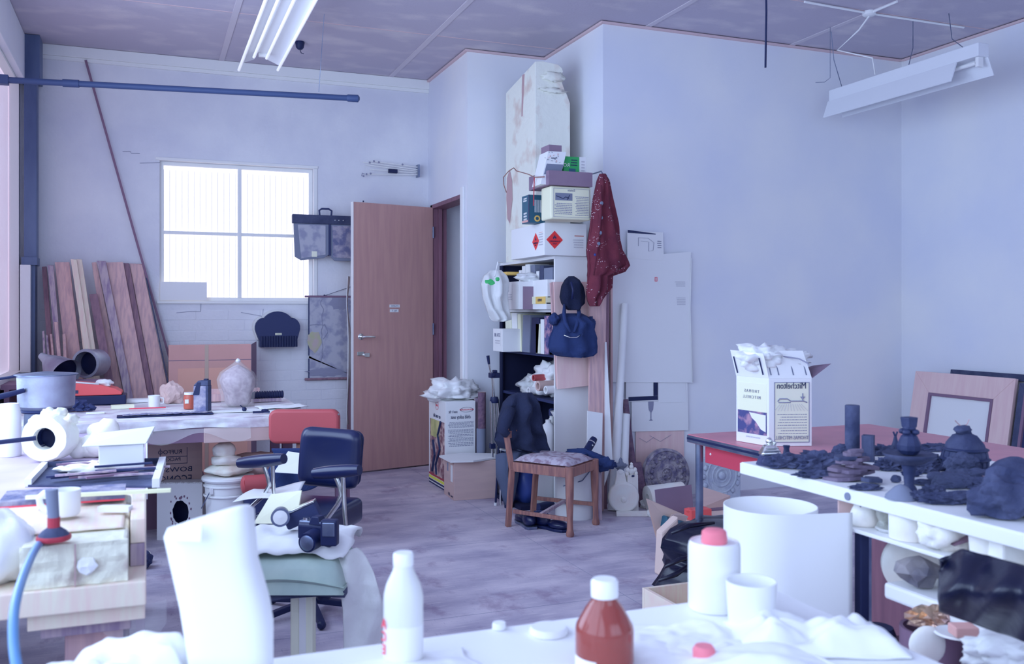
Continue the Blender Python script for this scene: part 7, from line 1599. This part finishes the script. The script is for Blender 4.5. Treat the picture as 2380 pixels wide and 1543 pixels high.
# red disc tool with rod
c=onz(125,1257,TB+.006); t=T('disc_tool','upright grey rod on a red-rimmed round foot with blue hose','tool',(c.x,c.y,TB+.008)); s_=(c-CAM).dot(FW)/F
build('red_rim',M().lathe([(36*s_,0),(38*s_,.004),(36*s_,.010),(0,.010)],30,wob=.05),'red',t,smooth='auto'); build('dark_foot',M().lathe([(34*s_,.010),(26*s_,.018),(10*s_,.028),(0,.03)],26),'slate blue',t,smooth='auto')
build('red_collar',M().tube([(0,0,.024),(0,0,.045)],.012,14),'red',t); build('rod',M().tube([(0,0,.04),(-.004,0,1.35+(725-1135)/F*(c-CAM).dot(FW)-TB-.01)],[.0105,.012],16),'cone grey',t,smooth='auto')
# hose
hp_=[at(125,1244,2.02),at(110,1247,1.95),at(88,1268,1.80),at(66,1310,1.62),at(44,1370,1.45),at(32,1430,1.36),at(32,1500,1.30),at(42,1570,1.26),at(60,1700,1.25)]
q=[]
for i in range(len(hp_)-1):
    for k in range(5):
        p0=hp_[max(0,i-1)];p1=hp_[i];p2=hp_[i+1];p3=hp_[min(len(hp_)-1,i+2)];f=k/5
        q.append(.5*((2*p1)+(-p0+p2)*f+(2*p0-5*p1+4*p2-p3)*f*f+(-p0+3*p1-3*p2+p3)*f**3))
q.append(hp_[-1]); o=q[0].copy(); O('blue_hose','light blue rubber hose curving down over the front left table','hose',M().tube([v-o for v in q],.0072,14),'hose',o,smooth=True)
# white bag at extreme left
O('white_sack','white plastic sack slumped at the left edge behind the hose','sack',M().blob((0,0,.06),(.075,.10,.08),.15,1.3,4,4,flat=-.8),'bag film',(at(2,1300,1.95).x,2.16,TZ+.002),smooth=True)
# ============================================================ FOREGROUND TABLE
FZ=.80
t=T('foreground_table','white-topped table across the very front of the picture','table',(.5,1.1,0))
build('tabletop',M().box(-.95,-.30,FZ-.03,.66,.41,FZ),'white paint',t,bevel=.004)
for x in (-.90,.58):
    for y in (-.24,.33): build('leg',M().box(x,y,0,x+.05,y+.05,FZ-.031),'pine grey',t)
def of(px,py,z=FZ): return onz(px,py,z)
# white bottle
def bottle(name,label,px,py,top,wpx,prof,parts,Z=None,rz=0):
    pass
c=of(930,1528); c.y-=.02; Zb=(c-CAM).dot(FW); s_=Zb/F; k=s_
t=T('translucent_bottle','white translucent plastic bottle with screw cap and red lettering','bottle',(c.x,c.y,FZ+.001),CR)
hb_=1.35+(725-1312)/F*Zb-FZ; hn=1.35+(725-1285)/F*Zb-FZ
R_=46*k
build('body',M().lathe([(R_*.92,0),(R_,.006),(R_,hb_*.66),(R_*.98,hb_*.70),(R_*.86,hb_*.80),(R_*.55,hb_*.93),(R_*.45,hb_),(0,hb_)],40),'milk plastic',t,smooth='auto')
build('contents',M().lathe([(R_*.96,hb_*.0+.004),(R_*1.004,.01),(R_*1.004,hb_*.40),(0,hb_*.40)],40),'cone grey' if 0 else 'paper2',t,smooth='auto')
build('cap',M().lathe([(R_*.50,hb_-.002),(R_*.52,hb_+.002),(R_*.52,hn-.003),(R_*.46,hn),(0,hn)],30),'white plastic',t,smooth='auto')
for i,ch in enumerate('ACE'): write(t,ch,.022,(-R_*.86,-R_*.54,hb_*(.42-.13*i)),(.55,-.83,0),UP,'ink red')
# amber bottle
c=of(1405,1585); Zb=(c-CAM).dot(FW); Zb=1.44; c=at(1405,1590,Zb); s_=Zb/F; k=s_
t=T('amber_bottle','brown glass bottle with white screw cap, reddish liquid inside','bottle',(c.x,c.y,FZ+.001),CR)
zz_=lambda py:1.35+(725-py)/F*Zb-FZ; R_=68*k
build('glass_body',M().lathe([(R_*.92,0),(R_,.008),(R_,zz_(1462)),(R_*.96,zz_(1450)),(R_*.62,zz_(1410)),(R_*.42,zz_(1392)),(R_*.42,zz_(1384)),(0,zz_(1384))],44),'amber',t,smooth='auto')
build('liquid',M().lathe([(R_*.85,.01),(R_*.9,.02),(R_*.9,zz_(1455)),(R_*.6,zz_(1425)),(0,zz_(1425))],36),'orange',t,smooth='auto')
build('cap',M().lathe([(R_*.46,zz_(1387)),(R_*.47,zz_(1380)),(R_*.47,zz_(1352)),(R_*.40,zz_(1346)),(0,zz_(1346))],30),'white plastic',t,smooth='auto')
build('white_label',M().lathe([(R_*1.004,.0),(R_*1.004,zz_(1518))],14,cap=False,a0=math.pi*1.0,a1=math.pi*1.38),'paper',t)
# tall white jar with pink cap
c=of(1660,1412); Zb=(c-CAM).dot(FW); s_=Zb/F; k=s_
t=T('pink_capped_canister','tall white cylindrical canister with a pink knob cap','canister',(c.x,c.y,FZ+.001),CR); h_=1.35+(725-1262)/F*Zb-FZ; R_=60*k
build('body',M().lathe([(R_*.98,0),(R_,.005),(R_,h_-.008),(R_*.97,h_),(0,h_)],44),'white plastic',t,smooth='auto')
build('rim_groove',M().lathe([(R_*.90,h_),(R_*.92,h_+.004),(R_*.95,h_)],44,cap=False),'white laminate',t)
build('pink_cap',M().lathe([(29*k,h_),(30*k,h_+8*k),(28*k,h_+26*k),(22*k,h_+31*k),(0,h_+31*k)],30,wob=.03),'pink cap',t,smooth='auto')
# white cup
c=of(1746,1455); Zb=(c-CAM).dot(FW); s_=Zb/F; k=s_
t=T('white_beaker','plain white plastic beaker right of the pink-capped canister','beaker',(c.x,c.y,FZ+.001),CR); h_=1.35+(725-1350)/F*Zb-FZ; R_=58*k
build('wall',M().lathe([(R_*.86,0),(R_*.90,.005),(R_*1.0,h_),(R_*.95,h_),(R_*.84,.01),(0,.008)],44,cap=False),'white plastic',t,smooth='auto')
# lids
for i,(px,py,R0,lab,mt_) in enumerate(((1275,1472,.033,'round white lid lying between the two bottles','white plastic'),(1160,1462,.012,'small white cap near the far table edge','white plastic'))):
    c=of(px,py); O('white_disc',lab,'cap',M().lathe([(R0,0),(R0,.008),(R0*.9,.011),(0,.011)],30),mt_,(c.x,c.y,FZ+.001),smooth='auto')
c=of(1636,1540); O('pink_stopper','bright pink stopper poking up at the bottom edge','cap',M().lathe([(.017,0),(.018,.02),(.014,.026),(0,.026)],24,wob=.05),'pink cap',(c.x,c.y,FZ+.001),smooth='auto')
# crumpled cloths on the right and the left
def crumple(name,label,cx,cy,w,d,h,seed,mt='cloth white',rz=0,z=FZ,side=0):
    def f(u,v):
        x=(u-.5)*w; y=(v-.5)*d; e=min(1,min(u,1-u,v,1-v)/.18)
        zz=h*e*(.55+.9*(noise.fractal(Vector((u*2.2,v*2.2,seed)),1.1,2,3)))+.05*h*abs(math.sin(u*19+3*v+seed)*math.sin(v*13+2*u))*e
        rr=1+.12*noise.noise(Vector((u*3,v*3,seed+5)))
        return (x*rr,y*rr,max(.002,zz))
    return O(name,label,'cloth',M().grid(f,56,44),mt,(cx,cy,z+.001),rz,smooth=True,thick=.003)
c=of(1790,1470); crumple('crumpled_cloth','crumpled white cloth bunched right of the white beaker',c.x+.04,c.y-.06,.26,.17,.050,3,rz=CR)
c=of(1640,1515); crumple('lower_cloth','flatter pale cloth spread before the beaker at the bottom edge',c.x-.0,c.y-.04,.34,.16,.022,9,rz=CR)
c=of(1450,1505); crumple('thin_cloth','thin white cloth between amber bottle and beaker',c.x+.10,c.y-.01,.20,.14,.018,14,rz=CR)
# cloth draped over right end of the table
def dre(u,v):
    x=1.09+.04*math.sin(v*5)*.3+.12*u*u+.03*u*math.sin(v*9); y=.72+.66*v; z=FZ+.006-.60*u**1.2; return (x-.10*(1-u)*(1),y,z)
O('draped_cloth','white cloth hanging down over the right end of the front table','cloth',M().grid(dre,16,26),'cloth white',(0,0,0),thick=.004,smooth=True)
# big white tapering sack
Zs=1.36; s_=Zs/F; c=at(515,1700,Zs)
rows=[(1196,432,572),(1205,400,584),(1240,392,586),(1300,405,592),(1400,428,620),(1450,436,628),(1500,444,628),(1560,450,628)]
t=T('white_paper_sack','tall white paper sack standing open, large and soft at the front','sack',(c.x,c.y,FZ),CR)
vs=[];fs=[];n=32
for py,l,r in rows:
    cx=((l+r)/2-515)*s_; hw=(r-l)/2*s_; z=1.35+(725-py)/F*Zs-FZ
    for k in range(n):
        q=2*math.pi*k/n; cc_=math.cos(q); ss=math.sin(q); e=.55
        X_=math.copysign(abs(cc_)**e,cc_); Y_=math.copysign(abs(ss)**e,ss)
        zt2=z+( .014*X_ - .006*Y_ if py<1210 else 0)
        vs.append((cx+hw*X_,hw*.62*Y_,zt2 if z>.002 else .001))
for i in range(len(rows)-1):
    for k in range(n): fs.append((i*n+k,i*n+(k+1)%n,(i+1)*n+(k+1)%n,(i+1)*n+k))
build('sack_body',M().add(vs,fs),'paper',t,thick=.003,smooth=True)
build('folded_lip',M().hexa([(-.060,-.055,rows and (1.35+(725-1235)/F*Zs-FZ)),(-.01,-.062,1.35+(725-1235)/F*Zs-FZ),(-.01,-.058,1.35+(725-1235)/F*Zs-FZ),(-.060,-.052,1.35+(725-1235)/F*Zs-FZ)],[(-.060,-.05,1.35+(725-1212)/F*Zs-FZ),(-.01,-.055,1.35+(725-1200)/F*Zs-FZ),(-.01,-.05,1.35+(725-1200)/F*Zs-FZ),(-.060,-.046,1.35+(725-1212)/F*Zs-FZ)]),'paper',t)
c=at(262,1500,1.37); crumple('front_white_heap','big heap of white plastic sheeting at the bottom left',c.x,c.y-.02,.27,.16,.078,21,'bag film',rz=CR,z=FZ)
crumple('low_white_sheet','low white sheet running between sack and bottle',.36,1.33,.24,.20,.010,31,'paper',rz=0)
